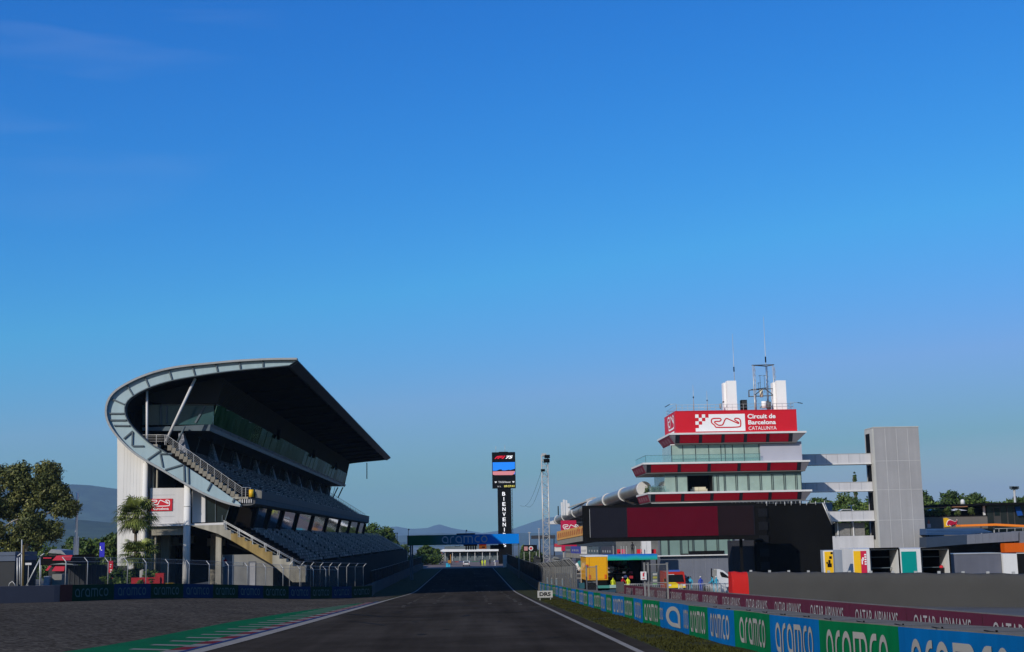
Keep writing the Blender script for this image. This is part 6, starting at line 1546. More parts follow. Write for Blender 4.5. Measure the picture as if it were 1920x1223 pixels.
# ------------------------------------------------------------------ timing tower
VY = 400.0
def vx_(px, py=880): return AX(px, py, VY)
def vz(py, px=945): return AZ(px, py, VY)
TT = thing('timing_tower', 'tall black timing tower with a video head and vertical white lettering', 'tower', (vx_(946), VY, 0))
m_emb = lambda n, c_, e: mat(n, c_, rough=.5, amp=.03, emit=e)
xa, xb = vx_(923), vx_(966.5)
b = MB(); b.box(xa, xb, VY, VY + 3, vz(915.5), vz(848)); HD = b.build('video_head', m_blk, TT)
b = MB(); b.box(vx_(933.8, 960), vx_(958.8, 960), VY + .3, VY + 2.8, 0, vz(915.5)); b.build('shaft', m_blk, TT)
X_ = lambda s: xa + (xb - xa) * s
Z_ = lambda s: vz(848) + (vz(915.5) - vz(848)) * s
b = MB(); b.box(X_(.02), X_(.98), VY - .05, VY, Z_(.62), Z_(.28)); b.build('picture', m_emb('screen sky', (.01, .16, .62), .55), HD)
b = MB(); b.add([(X_(.02), VY - .06, Z_(.62)), (X_(.1), VY - .06, Z_(.635)), (X_(.85), VY - .06, Z_(.64)), (X_(.94), VY - .06, Z_(.61)), (X_(.98), VY - .06, Z_(.53)), (X_(.02), VY - .06, Z_(.53))], [tuple(range(6))]); b.build('picture', m_emb('screen pink ground', (.45, .16, .18), .5), HD)
b = MB(); b.add([(X_(.02), VY - .065, Z_(.53)), (X_(.98), VY - .065, Z_(.53)), (X_(.98), VY - .065, Z_(.465)), (X_(.78), VY - .065, Z_(.5)), (X_(.7), VY - .065, Z_(.49)), (X_(.55), VY - .065, Z_(.51)), (X_(.42), VY - .065, Z_(.505)), (X_(.4), VY - .065, Z_(.48)), (X_(.3), VY - .065, Z_(.48)), (X_(.2), VY - .065, Z_(.51)), (X_(.02), VY - .065, Z_(.515))], [tuple(range(11))]); b.build('picture', m_blk, HD)
# anniversary logo: red swoosh and white 75
b = MB()
def lgp(x, y): return (X_(x), VY - .05, Z_(y))
b.add([lgp(.10, .185), lgp(.2, .115), lgp(.34, .1), lgp(.50, .1), lgp(.46, .128), lgp(.3, .13), lgp(.2, .155), lgp(.15, .185)], [tuple(range(8))])
b.add([lgp(.22, .185), lgp(.25, .15), lgp(.33, .138), lgp(.45, .136), lgp(.41, .16), lgp(.31, .162), lgp(.28, .185)], [tuple(range(7))]); b.add([lgp(.40, .185), lgp(.53, .1), lgp(.58, .1), lgp(.48, .185)], [(0, 1, 2, 3)])
b.build('logo', m_emb('logo red', (.55, .01, .03), .45), HD)
b = MB(); sh = text_shape('75', .05); b.add([(X_(.56 + .28 * a + .07 * bq), VY - .05, Z_(.188 - .088 * bq)) for a, bq in sh[0]], sh[1])
wt = m_emb('screen white', (.75, .75, .78), .4); b.build('logo', wt, HD)
b = MB(); b.flat(text_shape('TAGHeuer', .015), lgp(.25, .855), (X_(.8) - X_(.25), 0, 0), (0, 0, Z_(.805) - Z_(.855)))
for c_ in (.14, .9): b.add([lgp(c_ - .05, .81), lgp(c_ + .05, .81), lgp(c_ + .04, .84), lgp(c_, .86), lgp(c_ - .04, .84)], [(4, 3, 2, 1, 0)])
b.flat(text_shape('50 %'), lgp(.2, .97), (X_(.36) - X_(.2), 0, 0), (0, 0, Z_(.935) - Z_(.97)))
b.build('lettering', m_emb('screen grey', (.5, .5, .52), .3), HD)
b = MB(); b.flat(text_shape('09:37:41', .02), lgp(.5, .975), (X_(.94) - X_(.5), 0, 0), (0, 0, Z_(.92) - Z_(.975))); b.build('lettering', m_emb('screen yellow', (.62, .55, .12), .4), HD)
b = MB()
for i, ch in enumerate('BIENVENIDOS'):
    py = 926.0 + i * 9.62; w_ = 5.8 if ch != 'I' else 1.3; cxx = 944.6 + i * .16
    b.flat(text_shape(ch, .02), (vx_(cxx - w_ / 2, py), VY + .25, vz(py + 3.5)), (vx_(cxx + w_ / 2, py) - vx_(cxx - w_ / 2, py), 0, 0), (0, 0, vz(py - 3.5) - vz(py + 3.5)))
b.build('lettering', wt, TT)
b = MB()
for k in range(16):
    z = k * 1.3 + 1; xl, xr = vx_(955.5, 970), vx_(959.5, 970)
    b.bar((xl, VY + 2.9, z), (xr + .35, VY + 2.9, z + 1.3), .1); b.bar((xr + .35, VY + 2.9, z), (xl, VY + 2.9, z + 1.3), .1)
for px in (955, 960): b.bar((vx_(px, 970) + .3, VY + 2.9, 0), (vx_(px, 970) + .3, VY + 2.9, 22), .12)
b.build('ladder_frame', mat('ladder pale', (.3, .29, .22)), TT)
for px, tp_ in ((930.5, 836), (947.5, 834.5)): b = MB(); b.tube([(vx_(px), VY + 1, vz(848)), (vx_(px), VY + 1, vz(tp_))], .06, 5); b.build('aerial', m_galv, TT)
b = MB(); b.box(vx_(936), vx_(953), VY + .8, VY + 2, vz(848), vz(846.8)); b.build('roof_unit', m_blk, TT)

# ------------------------------------------------------------------ lattice camera mast
MY = 205.0
mxx = AX(1025.5, 1040, MY); MT = thing('lattice_mast', 'tall slim galvanised lattice mast with cameras on top before the pit building', 'mast', (mxx, MY, 0))
ztm = AZ(1022, 853, MY); hw = .48; cr4 = [(-hw, 0), (hw, 0), (hw, 2 * hw), (-hw, 2 * hw)]
b = MB()
for (p, q) in cr4: b.tube([(mxx + p, MY + q, 0), (mxx + p, MY + q, ztm)], .07, 6)
b.build('chord', m_galv, MT)
b = MB(); n = 24
for i in range(n):
    z0_, z1_ = ztm * i / n, ztm * (i + 1) / n
    for j in range(4):
        a_, e_ = cr4[j], cr4[(j + 1) % 4]
        if i % 2: a_, e_ = e_, a_
        b.bar((mxx + a_[0], MY + a_[1], z0_), (mxx + e_[0], MY + e_[1], z1_), .055); b.bar((mxx + a_[0], MY + a_[1], z0_), (mxx + e_[0], MY + e_[1], z0_), .045)
b.build('bracing', m_galv, MT)
for (px, py, s) in ((1020, 853, .35), (1026, 856, .4), (1025, 864, .45), (1018, 882, .3)):
    b = MB(); p = A(px, py, MY - .2); b.box(p.x - s, p.x + s, MY - .4, MY + .2, p.z - s * .6, p.z + s * .6); b.tube([(p.x, MY - .75, p.z), (p.x, MY - .4, p.z)], s * .4, 8); b.build('camera', m_blk if py != 853 else m_galv, MT)
b = MB()
for (p, q) in (((1016.5, 880), (975, 948)), ((1019.5, 888), (985, 948))):
    P_, Q_ = A(*p, MY), A(*q, 330)
    pts = [P_.lerp(Q_, k / 12) - Vector((0, 0, 2.2 * math.sin(math.pi * k / 12))) for k in range(13)]; b.tube(pts, .022, 4)
tag(b.build('stay_cable', m_blk), 'pair of thin sagging cables running down from the lattice mast', 'cable')
# ------------------------------------------------------------------ far end of the straight
FY = 470.0
t = thing('far_grandstand', 'distant low grandstand with a white roof closing the end of the straight', 'grandstand', (AX(885, 1050, FY), FY, 0))
def fbox(b, x0, x1, y0, y1, Y, dep, mi=0): b.box(AX(x0, y0, Y), AX(x1, y0, Y), Y, Y + dep, max(-.3, AZ(885, y1, Y)), AZ(885, y0, Y), mi)
b = MB(); b.prism([A(824, 1034, FY - 1), A(830, 1030.3, FY - 1), A(943, 1030, FY - 1), A(944, 1033.5, FY - 1), A(833, 1034.8, FY - 1)], (0, 11, 0)); b.build('roof', mat('far roof white', (.62, .63, .65), rough=.5, amp=.05), t)
b = MB(); fbox(b, 832, 943, 1035, 1049, FY + 9, .3); b.build('rear_wall', mat('far stand wall', (.06, .07, .08), rough=.7, amp=.2, scale=.2), t)
b = MB(); vs = []
for i in range(9):
    y0 = FY + i * 1.0; b.box(AX(833, 1040, FY), AX(942, 1040, FY), y0, y0 + 1, 0, 1.0 + i * .5)
b.build('terrace_steps', mat('far seats', (.085, .105, .115), rough=.7, amp=.25, scale=.3), t)
for px in (834, 848, 862, 876, 890, 904, 918, 932, 942): b = MB(); fbox(b, px, px + .8, 1034, 1052, FY - .3, .25); b.build('post', m_tw, t)
t = thing('marker_wall', 'low wall of coloured boards in front of the distant grandstand', 'barrier', (AX(890, 1056, 445), 445, 0))
for i, (p, q, cl) in enumerate([(851, 860, (.30, .03, .02)), (860.2, 872, (.03, .07, .2)), (872.2, 884, (.03, .10, .12)), (884.2, 898, (.02, .12, .06)), (898.2, 912, (.03, .07, .2)), (912.2, 926, (.05, .10, .12)), (926.2, 943, (.03, .06, .2))]):
    b = MB(); fbox(b, p, q, 1052.5, 1058, 445, .3); b.build('board', mat('far board %s' % 'abcdefg'[i], cl, rough=.6, amp=.3, scale=.7), t)
t = thing('house', 'small pale house with a reddish pitched roof left of the distant grandstand', 'house', (AX(822, 1050, 480), 480, 0))
b = MB(); fbox(b, 816, 832, 1039, 1056, 480, 6); b.build('wall', mat('house wall', (.3, .29, .27)), t)
b = MB(); b.prism([A(814, 1039, 479.5), A(822, 1032.5, 479.5), A(833.5, 1038.5, 479.5)], (0, 7, 0)); b.build('roof', mat('house tiles', (.16, .075, .05), rough=.8, amp=.2), t)
b = MB(); fbox(b, 825, 828, 1039.5, 1043, 479.8, .15); b.build('window', m_dark, t)
b = MB(); V, Fc, mi = crown_arrays([(AX(770 + i * 4.2, 1050, 405) , 405 + (i % 3) * 2, 1.6, 1.5 + .4 * ((i * 7) % 5) / 5) for i in range(13)], 5000, .3, 90); tag(np_mesh('hedge', V, Fc, LM, mi), 'dark clipped hedge behind the left track wall under the gantry', 'hedge')
b = MB(); V, Fc, mi = crown_arrays([(AX(975 + i * 4.5, 1050, 365), 365 + (i % 3) * 2, 1.4 + 1.6 * ((i * 5) % 4) / 4, 1.4) for i in range(9)], 4200, .28, 91); tag(np_mesh('bush_row', V, Fc, [LM[0], LM[1], LO[1]], mi), 'scrubby bushes behind the right black screen near the gantry end', 'bushes')
# car parked at the end of the straight
def car(label, x, y, z, rz, paint, scale=1.0):
    t = thing('car', label, 'car', (0, 0, 0)); L_, Wd = 4.4, 1.8
    b = MB(); side = [(-2.2, .35), (-2.2, .85), (-1.9, 1.0), (-1.5, 1.42), (.2, 1.46), (1.0, 1.0), (2.0, .86), (2.2, .6), (2.2, .35)]
    b.prism([(px_, -.88, pz) for px_, pz in side], (0, 1.76, 0)); b.build('body', paint, t)
    gm = MATS['dark glass']
    b = MB(); b.add([(-2.0, -.7, .98), (-2.0, .7, .98), (-1.55, .65, 1.38), (-1.55, -.65, 1.38)], [(0, 1, 2, 3)]); b.v = [(p[0] - .06, p[1], p[2]) for p in b.v]; b.build('rear_window', gm, t)
    b = MB(); b.add([(1.0, -.75, 1.02), (1.0, .75, 1.02), (.24, .7, 1.44), (.24, -.7, 1.44)], [(0, 1, 2, 3)]); b.v = [(p[0] + .02, p[1], p[2] + .02) for p in b.v]; b.build('windscreen', gm, t)
    for s in (-1, 1):
        b = MB(); b.prism([(-1.7, s * .89, 1.0), (-1.4, s * .89, 1.36), (.15, s * .89, 1.38), (.8, s * .89, 1.0)], (0, s * .01, 0)); b.build('side_window', gm, t)
        for q in (-1.4, 1.4): b = MB(); b.tube([(q, s * .72, .32), (q, s * .92, .32)], .32, 14); b.build('wheel', m_blk, t)
        b = MB(); b.box(-2.24, -2.19, s * .5, s * .82, .68, .82); b.build('tail_lamp', mat('tail lamp', (.3, .01, .01), rough=.3), t)
    b = MB(); b.box(-2.27, -2.18, -.85, .85, .33, .5); b.build('bumper', m_blk, t)
    t.location = (x, y, z); t.rotation_euler = (0, 0, rz); return t
car('white hatchback seen from behind at the far end of the straight', AX(874.5, 1062, 372), 372, -.02, R(90), mat('car white', (.55, .55, .56), rough=.3, amp=.03, coat=.5))
t = thing('cyan_crate', 'bright cyan crates beside the left edge of the straight at its far end', 'crate', (AX(840, 1062, 368), 368, -.03))
b = MB(); x = AX(840, 1062, 368); b.box(x - .55, x + .1, 368, 368.7, -.03, .9); b.box(x + .15, x + .6, 368.1, 368.7, -.03, .6); b.build('crate_body', mat('cyan plastic', (.03, .32, .5), rough=.5), t)
b = MB(); b.box(x - .58, x + .13, 367.97, 368.73, .9, .98); b.build('lid', mat('cyan plastic', (.03, .32, .5)), t)
t = thing('excavator', 'small orange loader standing behind the cyan crates', 'loader', (AX(843, 1060, 400), 400, 0))
b = MB(); x = AX(843, 1060, 400); b.box(x - .5, x + .5, 400, 402.5, .5, 1.3); b.build('body', mat('loader orange', (.3, .13, .02), rough=.5), t)
b = MB(); b.box(x - .35, x + .35, 400.8, 402, 1.3, 2.6); b.build('cab', m_blk, t); b = MB(); b.bar((x + .35, 400.2, 1.2), (x + .3, 400, 3.0), .25); b.build('arm', MATS['loader orange'], t)
for s in (-.45, .45): b = MB(); b.tube([(x + s - .1, 400.5, .4), (x + s + .1, 400.5, .4)], .45, 12); b.build('wheel', m_blk, t)
# poles, boards and small structures right of the gantry
t = thing('light_board', 'black board with two round signs on posts right of the gantry', 'sign', (AX(998, 1040, 260), 260, 0))
b = MB(); at_box(b, 981, 1007, 1022, 1034, 260, .3); b.build('board', m_blk, t)
b = MB(); p = A(995.5, 1028.5, 259.9); b.tube([(p.x, 259.95, p.z), (p.x, 259.86, p.z)], .42, 18); b.build('round_sign', m_tw, t); b = MB(); b.tube([(p.x, 259.85, p.z), (p.x, 259.83, p.z)], .24, 16); b.build('round_sign', m_red, t)
b = MB(); p = A(986, 1028.5, 259.9); b.box(p.x - .35, p.x + .35, 259.86, 259.99, p.z - .42, p.z + .35); b.build('plate', mat('faded pink plate', (.4, .2, .2)), t)
for px in (982, 1005): b = MB(); at_box(b, px, px + 1, 1034, 1075, 260.3, .12); b.build('post', m_galv, t)
t = thing('dark_gantry', 'dark horizontal beam on posts between the gantry and the lattice mast', 'beam', (AX(1018, 1010, 300), 300, 0))
b = MB(); at_box(b, 996, 1041, 1004, 1010.5, 300, 1); b.build('beam', mat('dusk slate', (.035, .038, .05), rough=.6), t)
for px in (1012, 1038): b = MB(); at_box(b, px, px + 1.5, 1010.5, 1066, 300.2, .3); b.build('post', m_blk, t)
for (px, top, hw_, lab) in ((992.5, 999, 2.5, 'thin lamp post with a small double head right of the gantry'), (1010.5, 992, 2.2, 'pale twin aerial post left of the lattice mast')):
    Y = 290; t = thing('lamp_post', lab, 'lamp post', (AX(px, 1060, Y), Y, 0)); b = MB(); b.tube([(AX(px, top, Y), Y, 0), A(px, top, Y)], .09, 6); b.build('pole', m_galv, t)
    b = MB(); at_box(b, px - hw_, px + hw_, top - 1, top + .6, Y - .1, .3); b.build('lamp_head', m_galv, t)
t = thing('white_screen_panel', 'pale panels stacked at the near end of the right wall past the gantry', 'panel', (AX(946, 1060, 345), 345, 0))
t.name = 'screen_panel'
b = MB(); at_box(b, 943, 950.5, 1041, 1064, 345, .3); b.build('panel', m_tw, t); b = MB(); at_box(b, 943, 950.5, 1050, 1051, 344.95, .05); b.build('joint', m_galv, t)
t = thing('tent', 'pale pointed marquee with a yellow valance past the end of the grandstand', 'tent', (AX(748, 1045, 395), 395, 0))
b = MB(); pk, f1, f2, f3 = A(731, 1018, 396), A(727, 1033, 394), A(747, 1033, 394), A(764, 1034, 404)
pk2 = A(744, 1019.5, 400)
b.add([pk, pk2, f1, f2, f3, A(745, 1033, 406)], [(2, 3, 1, 0), (3, 4, 1), (4, 5, 1), (5, 2, 0, 1)]); b.build('tent_roof', mat('cream canvas', (.55, .48, .36), rough=.8, amp=.06), t)
b = MB(); b.prism([f1, f2, f2 + Vector((0, 0, -.45)), f1 + Vector((0, 0, -.45))], (0, .05, 0)); b.build('valance', m_yellow, t)
b = MB(); b.prism([f2, f3, f3 + Vector((0, 0, -3)), f2 + Vector((0, 0, -3))], (-.05, .05, 0)); b.build('wall', mat('canvas wall', (.25, .23, .2), rough=.8), t)
for q in (f1, f2, f3): b = MB(); b.bar((q.x, q.y, 0), q, .1); b.build('pole', m_galv, t)
for (px, top, Y, lab) in ((744.5, 999, 390, 'slim dark mast standing before the pale marquee'), (765.5, 993, 255, '')):
    if lab:
        t = thing('pole', lab, 'pole', (AX(px, 1050, Y), Y, 0)); b = MB(); b.tube([(AX(px, top, Y), Y, 0), A(px, top, Y)], .1, 6); b.build('shaft', m_blk, t); b = MB(); at_box(b, px - 1, px + 1, top, top + 2.5, Y - .2, .3); b.build('camera', m_blk, t)

# ------------------------------------------------------------------ pit lane side: gates, barriers, vehicles
def gate(label, pxs, top, bot, Y, mesh):
    t = thing('fence_gate', label, 'gate', (AX(pxs[0], bot, Y), Y, gz(12, Y)))
    for px in pxs:
        b = MB(); x = AX(px, (top + bot) / 2, Y); b.box(x - .065, x + .065, Y, Y + .13, gz(x, Y) - .1, AZ(px, top, Y)); b.build('post', MATS['dull galvanised'], t)
        b = MB(); b.box(x - .09, x + .09, Y - .03, Y + .16, AZ(px, top, Y), AZ(px, top, Y) + .08); b.build('post_cap', MATS['dull galvanised'], t)
    b = MB(); xa, xb = AX(pxs[0], top, Y), AX(pxs[-1], top, Y); zt = AZ(pxs[-1], top + 1, Y); zb = gz(xa, Y) + .15
    for z in (zt, zb, (zt + zb) / 2): b.bar((xa, Y + .1, z), (xb, Y + .1, z), .07)
    b.build('rail', MATS['dull galvanised'], t)
    b = MB(); b.add([(xa, Y + .1, zb), (xb, Y + .1, zb), (xb, Y + .1, zt), (xa, Y + .1, zt)], [(0, 1, 2, 3)]); b.build('mesh_panel', mesh, t); return t
gate('short galvanised gate frame in front of the yellow truck', (1100, 1119), 1062, 1115, 128, m_net)
gate('tall galvanised gate with mesh beside the blue canopy, carrying an extinguisher sign', (1209, 1216, 1252), 1057, 1125, 108, m_net)
t = thing('extinguisher_sign', 'white board with a red fire extinguisher symbol on the tall gate', 'sign', (AX(1206, 1080, 107.8), 107.8, AZ(1206, 1080, 107.8)))
b = MB(); at_box(b, 1201, 1212, 1072, 1087.5, 107.8, .05); b.build('board', m_tw, t)
b = MB(); at_box(b, 1205, 1207.5, 1075, 1081, 107.76, .03); at_box(b, 1205.8, 1209, 1073.8, 1074.8, 107.76, .03); at_box(b, 1204.5, 1208.5, 1084, 1085.3, 107.76, .03); b.build('symbol', m_red, t)
t = thing('yellow_truck', 'yellow box truck seen from behind, parked left of the blue canopy', 'truck', (AX(1120, 1100, 150), 150, gz(14, 150)))
YT = 150.0; gt = gz(14, YT); m_ytr = mat('truck yellow', (.62, .30, .005), rough=.4, amp=.06, scale=.5, coat=.3)
xa, xb = AX(1099, 1070, YT), AX(1139.5, 1070, YT); zb, zt = AZ(1119, 1088, YT), AZ(1119, 1044, YT)
b = MB(); b.box(xa, xb, YT, YT + 7, zb, zt); b.build('box_body', m_ytr, t)
b = MB(); b.box(xa + .35, xa + .38, YT - .02, YT, zb, zt - .1); b.box(xb - .12, xb - .09, YT - .02, YT, zb, zt - .1); b.box(xa + .3, xb - .1, YT - .02, YT, zb + .12, zb + .14); b.build('door_seam', mat('amber seam', (.25, .11, .003)), t)
b = MB(); b.box(xa - .1, xb + .05, YT - .05, YT + 7.05, zt, zt + .14); b.build('roof_rim', m_tw, t)
for s in (xa + .15, xb - .5):
    b = MB(); b.box(s + .12, s + .34, YT - .06, YT - .02, zb + .15, zb + .6); b.build('tail_lamp', mat('lamp orange', (.55, .10, .01), rough=.35), t)
b = MB(); b.box(xa - .02, xa + .22, YT - .07, YT - .03, zt - 1.15, zt - .85); b.build('decal', m_red, t)
b = MB(); b.box(xa + .1, xb - .1, YT + .1, YT + 6.8, gt + .55, zb); b.build('chassis', m_blk, t)
for s in (xa + .15, xb - .45):
    for q in (1.2, 5.6): b = MB(); b.tube([(s, YT + q, gt + .48), (s + .3, YT + q, gt + .48)], .48, 14); b.build('wheel', m_blk, t)
b = MB(); b.box(xa + .1, xb - .1, YT + 7.1, YT + 9, gt + .6, zb + 1.7); b.build('cab', m_ytr, t)
# ambulance, front view
t = thing('rescue_van', 'red and yellow rescue van facing the camera behind the barriers', 'van', (AX(1268, 1105, 149), 149, gz(24, 149)))
VYY = 149.0; gv = gz(24, VYY); cxv = AX(1268.5, 1085, VYY); w_ = 1.05
m_vg = mat('van glass', (.008, .009, .01), rough=.2, spec=.08); m_vr = mat('van red', (.32, .02, .01), rough=.45, coat=.2); m_vy = mat('van yellow', (.70, .50, .02), rough=.4, coat=.3)
b = MB(); prf = [(VYY, .45), (VYY, 1.0), (VYY + .5, 1.15), (VYY + 1.0, 2.0), (VYY + 1.3, 2.3), (VYY + 5.5, 2.35), (VYY + 5.5, .45)]
b.prism([(cxv - w_, y, gv + z) for y, z in prf], (2 * w_, 0, 0)); b.build('body', m_vr, t)
b = MB(); b.hexa([(cxv - .95, VYY - .03, gv + .6), (cxv + .95, VYY - .03, gv + .6), (cxv + .95, VYY, gv + .6), (cxv - .95, VYY, gv + .6)], [(cxv - .95, VYY - .03, gv + 1.0), (cxv + .95, VYY - .03, gv + 1.0), (cxv + .95, VYY, gv + 1.0), (cxv - .95, VYY, gv + 1.0)]); b.add([(cxv - .98, VYY + .03, gv + 1.04), (cxv + .2, VYY + .03, gv + 1.04), (cxv - .1, VYY + .46, gv + 1.19), (cxv - .98, VYY + .46, gv + 1.19)], [(0, 1, 2, 3)]); b.build('bonnet_panel', m_vy, t)
b = MB(); b.add([(cxv - .9, VYY + .5, gv + 1.2), (cxv + .9, VYY + .5, gv + 1.2), (cxv + .82, VYY + .97, gv + 1.98), (cxv - .82, VYY + .97, gv + 1.98)], [(0, 1, 2, 3)]); b.v = [(p[0], p[1] - .04, p[2] + .02) for p in b.v]; b.build('windscreen', m_vg, t)
for s in (-1, 1):
    b = MB(); b.box(cxv + s * .62, cxv + s * .95, VYY - .06, VYY - .02, gv + .8, gv + 1.0); b.build('headlight', m_tw, t)
    b = MB(); b.box(cxv + s * 1.06, cxv + s * 1.26, VYY + .7, VYY + .8, gv + 1.25, gv + 1.6); b.build('mirror', m_blk, t)
    b = MB(); b.tube([(cxv + s * .78, VYY + .9, gv + .36), (cxv + s * 1.02, VYY + .9, gv + .36)], .36, 14); b.build('wheel', m_blk, t)
b = MB(); b.box(cxv - .6, cxv + .6, VYY + 1.4, VYY + 1.7, gv + 2.32, gv + 2.5); b.build('light_bar', mat('beacon blue', (.05, .1, .4), rough=.3), t)
b = MB(); b.box(cxv - .75, cxv - .1, VYY + .93, VYY + .96, gv + 1.93, gv + 2.05); b.build('lettering', m_tw, t)
b = MB(); b.box(cxv - 1.0, cxv + 1.0, VYY - .1, VYY - .01, gv + .4, gv + .6); b.build('bumper', m_blk, t)
# white flat-bed cab, side view
t = thing('white_van', 'white pickup truck cab in profile between the barriers and the red cover', 'truck', (AX(1358, 1105, 150), 150, gz(28, 150)))
Y8 = 150.5; g8 = gz(28, Y8)
def p8(px, py): p = A(px, py, Y8); return (p.x, Y8, p.z)
b = MB(); b.prism([p8(1344, 1110), p8(1344, 1067.5), p8(1349, 1067.5), p8(1357, 1070.5), p8(1366, 1078), p8(1371, 1085), p8(1378, 1089), p8(1380, 1110)], (0, 1.9, 0)); b.build('cab', mat('pickup white', (.5, .51, .53), rough=.3, coat=.5), t)
b = MB(); b.prism([p8(1350, 1072.5), p8(1355, 1073), p8(1363, 1079), p8(1368, 1084.5), p8(1353, 1082), p8(1350.5, 1077)], (0, -.04, 0)); b.build('side_window', m_vg, t)
b = MB(); b.prism([p8(1333.5, 1110), p8(1333.5, 1066), p8(1335, 1066), p8(1335, 1110)], (0, .2, 0)); b.build('headboard_post', m_blk, t); b = MB(); b.prism([p8(1336, 1088), p8(1336, 1069), p8(1343.6, 1069), p8(1343.6, 1088)], (0, .1, 0)); b.build('headboard', mat('headboard grey', (.2, .2, .19)), t)
b = MB(); b.box(AX(1318, 1100, Y8), AX(1343.6, 1100, Y8), Y8, Y8 + 1.9, g8 + .75, g8 + .95); b.build('flat_bed', m_galv, t)
for px in (1326, 1370): b = MB(); x = AX(px, 1105, Y8); b.tube([(x, Y8 - .05, g8 + .36), (x, Y8 + .25, g8 + .36)], .36, 14); b.build('wheel', m_blk, t)
# pedestrian barriers
def ped_barrier():
    t = thing('crowd_barrier', 'galvanised crowd control barrier, one of the row before the grey tower base', 'barrier', (0, 0, 0), 'crowd control barriers before the tower base')
    b = MB(); b.tube([(-1.05, 0, .12), (-1.05, 0, 1.08), (1.05, 0, 1.08), (1.05, 0, .12), (-1.05, 0, .12)], .03, 6); b.build('frame', m_galv, t)
    b = MB()
    for i in range(9): b.tube([(-.9 + i * .225, 0, .12), (-.9 + i * .225, 0, 1.08)], .012, 5)
    b.build('bars', m_galv, t)
    for s in (-.75, .75): b = MB(); b.tube([(s, -.3, 0), (s, 0, .3), (s, .3, 0)], .025, 5); b.build('foot', m_galv, t)
    return t
pb0 = ped_barrier(); rr = random.Random(8)
for i, (px, Y, a) in enumerate([(1276, 140, 70), (1290, 140, 10), (1312, 140, -4), (1330, 139, 62), (1338, 138, 66), (1346, 140, 64), (1354, 139, 60), (1364, 140, 58), (1227, 140, 5), (1178, 150, 4), (1196, 150, 3)]):
    o = pb0 if i == 0 else copy_tree(pb0); x = AX(px, 1105, Y); o.location = (x, Y, gz(x, Y)); o.rotation_euler = (0, 0, R(a))
# bollard-like posts behind the ribbed fence
for i, (px, Y) in enumerate([(1014, 172), (1021, 162), (1029, 152), (1040, 143), (1052, 135), (1064, 128)]):
    x = AX(px, 1085, Y) + .9; t = thing('tyre_post', 'short dark post with a pale cap standing behind the ribbed debris fence', 'post', (x, Y, gz(x, Y)), 'short capped posts behind the ribbed fence')
    b = MB(); b.tube([(x, Y, gz(x, Y)), (x, Y, gz(x, Y) + 1.75)], .17, 8); b.build('shaft', m_slate, t); b = MB(); b.ball((x, Y, gz(x, Y) + 1.8), .17, .17, .09); b.build('cap', MATS['dull galvanised'], t)
# low teal boards in front of the truck
t = thing('low_boards', 'low teal and dark boards lying along the pit wall in front of the yellow truck', 'board', (AX(1140, 1100, 132), 132, gz(14, 132)))
for (p, q, y0, y1, cl) in ((1081, 1096, 1093, 1100, (.05, .16, .17)), (1120, 1143, 1098, 1103, (.05, .2, .17)), (1143, 1155, 1097, 1101, (.25, .36, .33)), (1120, 1155, 1103, 1110, (.02, .05, .08)), (1155, 1170, 1091, 1106, (.06, .06, .06))):
    b = MB(); at_box(b, p, q, y0, y1 + 4, 132, .2); b.build('board', mat('low board %d%d' % (p % 10, int(cl[1] * 100)), cl, rough=.6, amp=.15), t)

# ------------------------------------------------------------------ paddock trailers
RY = 112.0
def r_(px): return AX(px, 1050, RY)
def rz_(py, px=1680): return AZ(px, py, RY)
gr = gz(34, RY)
m_trw = mat('trailer white', (.55, .55, .56), rough=.45, amp=.05, streak=.06)
def open_trailer(label, x0, x1, top, door, dcol, extra=None):
    t = thing('trailer', label, 'trailer', (r_((x0 + x1) / 2), RY, gr)); xa, xb, zt = r_(x0), r_(x1), rz_(top); fl = gr + 1.0
    b = MB(); b.box(xa, xa + .1, RY, RY + 9, fl, zt); b.box(xb - .1, xb, RY, RY + 9, fl, zt); b.box(xa + .1, xb - .1, RY + 8.9, RY + 9, fl, zt - .1); b.box(xa + .1, xb - .1, RY, RY + 9, zt - .1, zt); b.box(xa + .1, xb - .1, RY, RY + 9, fl, fl + .12); b.build('body', m_trw, t)
    b = MB(); b.box(xa + .1, xa + .14, RY + .1, RY + 8.9, fl + .12, zt - .1); b.box(xb - .14, xb - .1, RY + 2.2, RY + 8.9, fl + .12, zt - .1); b.box(xa + .14, xb - .14, RY + 8.8, RY + 8.9, fl + .12, zt - .1); b.box(xa + .14, xb - .14, RY + .1, RY + 8.8, zt - .14, zt - .1); b.build('lining', m_dark, t)
    b = MB(); b.box(xa - .06, xa + .06, RY - .08, RY, fl, zt); b.box(xb - .06, xb + .06, RY - .08, RY, fl, zt); b.box(xa, xb, RY - .08, RY, zt - .06, zt + .08); b.build('rear_frame', m_blk, t)
    for k in (.45, .75): b = MB(); b.box(xa + .14, xb - .14, RY + 1.6, RY + 1.7, fl + (zt - fl) * k, fl + (zt - fl) * k + .06); b.build('inner_rail', m_slate, t)
    if door:
        d0, d1 = r_(door[0]), r_(door[1])
        b = MB(); b.box(d0, d1, RY - .12, RY - .04, fl, zt); dr = b.build('door', m_trw, t)
        for (p, q, tb, te, m_) in dcol: b = MB(); b.box(r_(p), r_(q), RY - .15, RY - .122, fl + (zt - fl) * tb, fl + (zt - fl) * te); b.build('graphic', m_, dr)
    for q in (5.5, 7.0):
        for s in (xa + .15, xb - .5): b = MB(); b.tube([(s, RY + q, gr + .48), (s + .35, RY + q, gr + .48)], .48, 12); b.build('wheel', m_blk, t)
    for s in (xa + .3, xb - .4): b = MB(); b.box(s, s + .12, RY + 1.5, RY + 1.62, gr, fl); b.build('support_leg', m_blk, t)
    return t
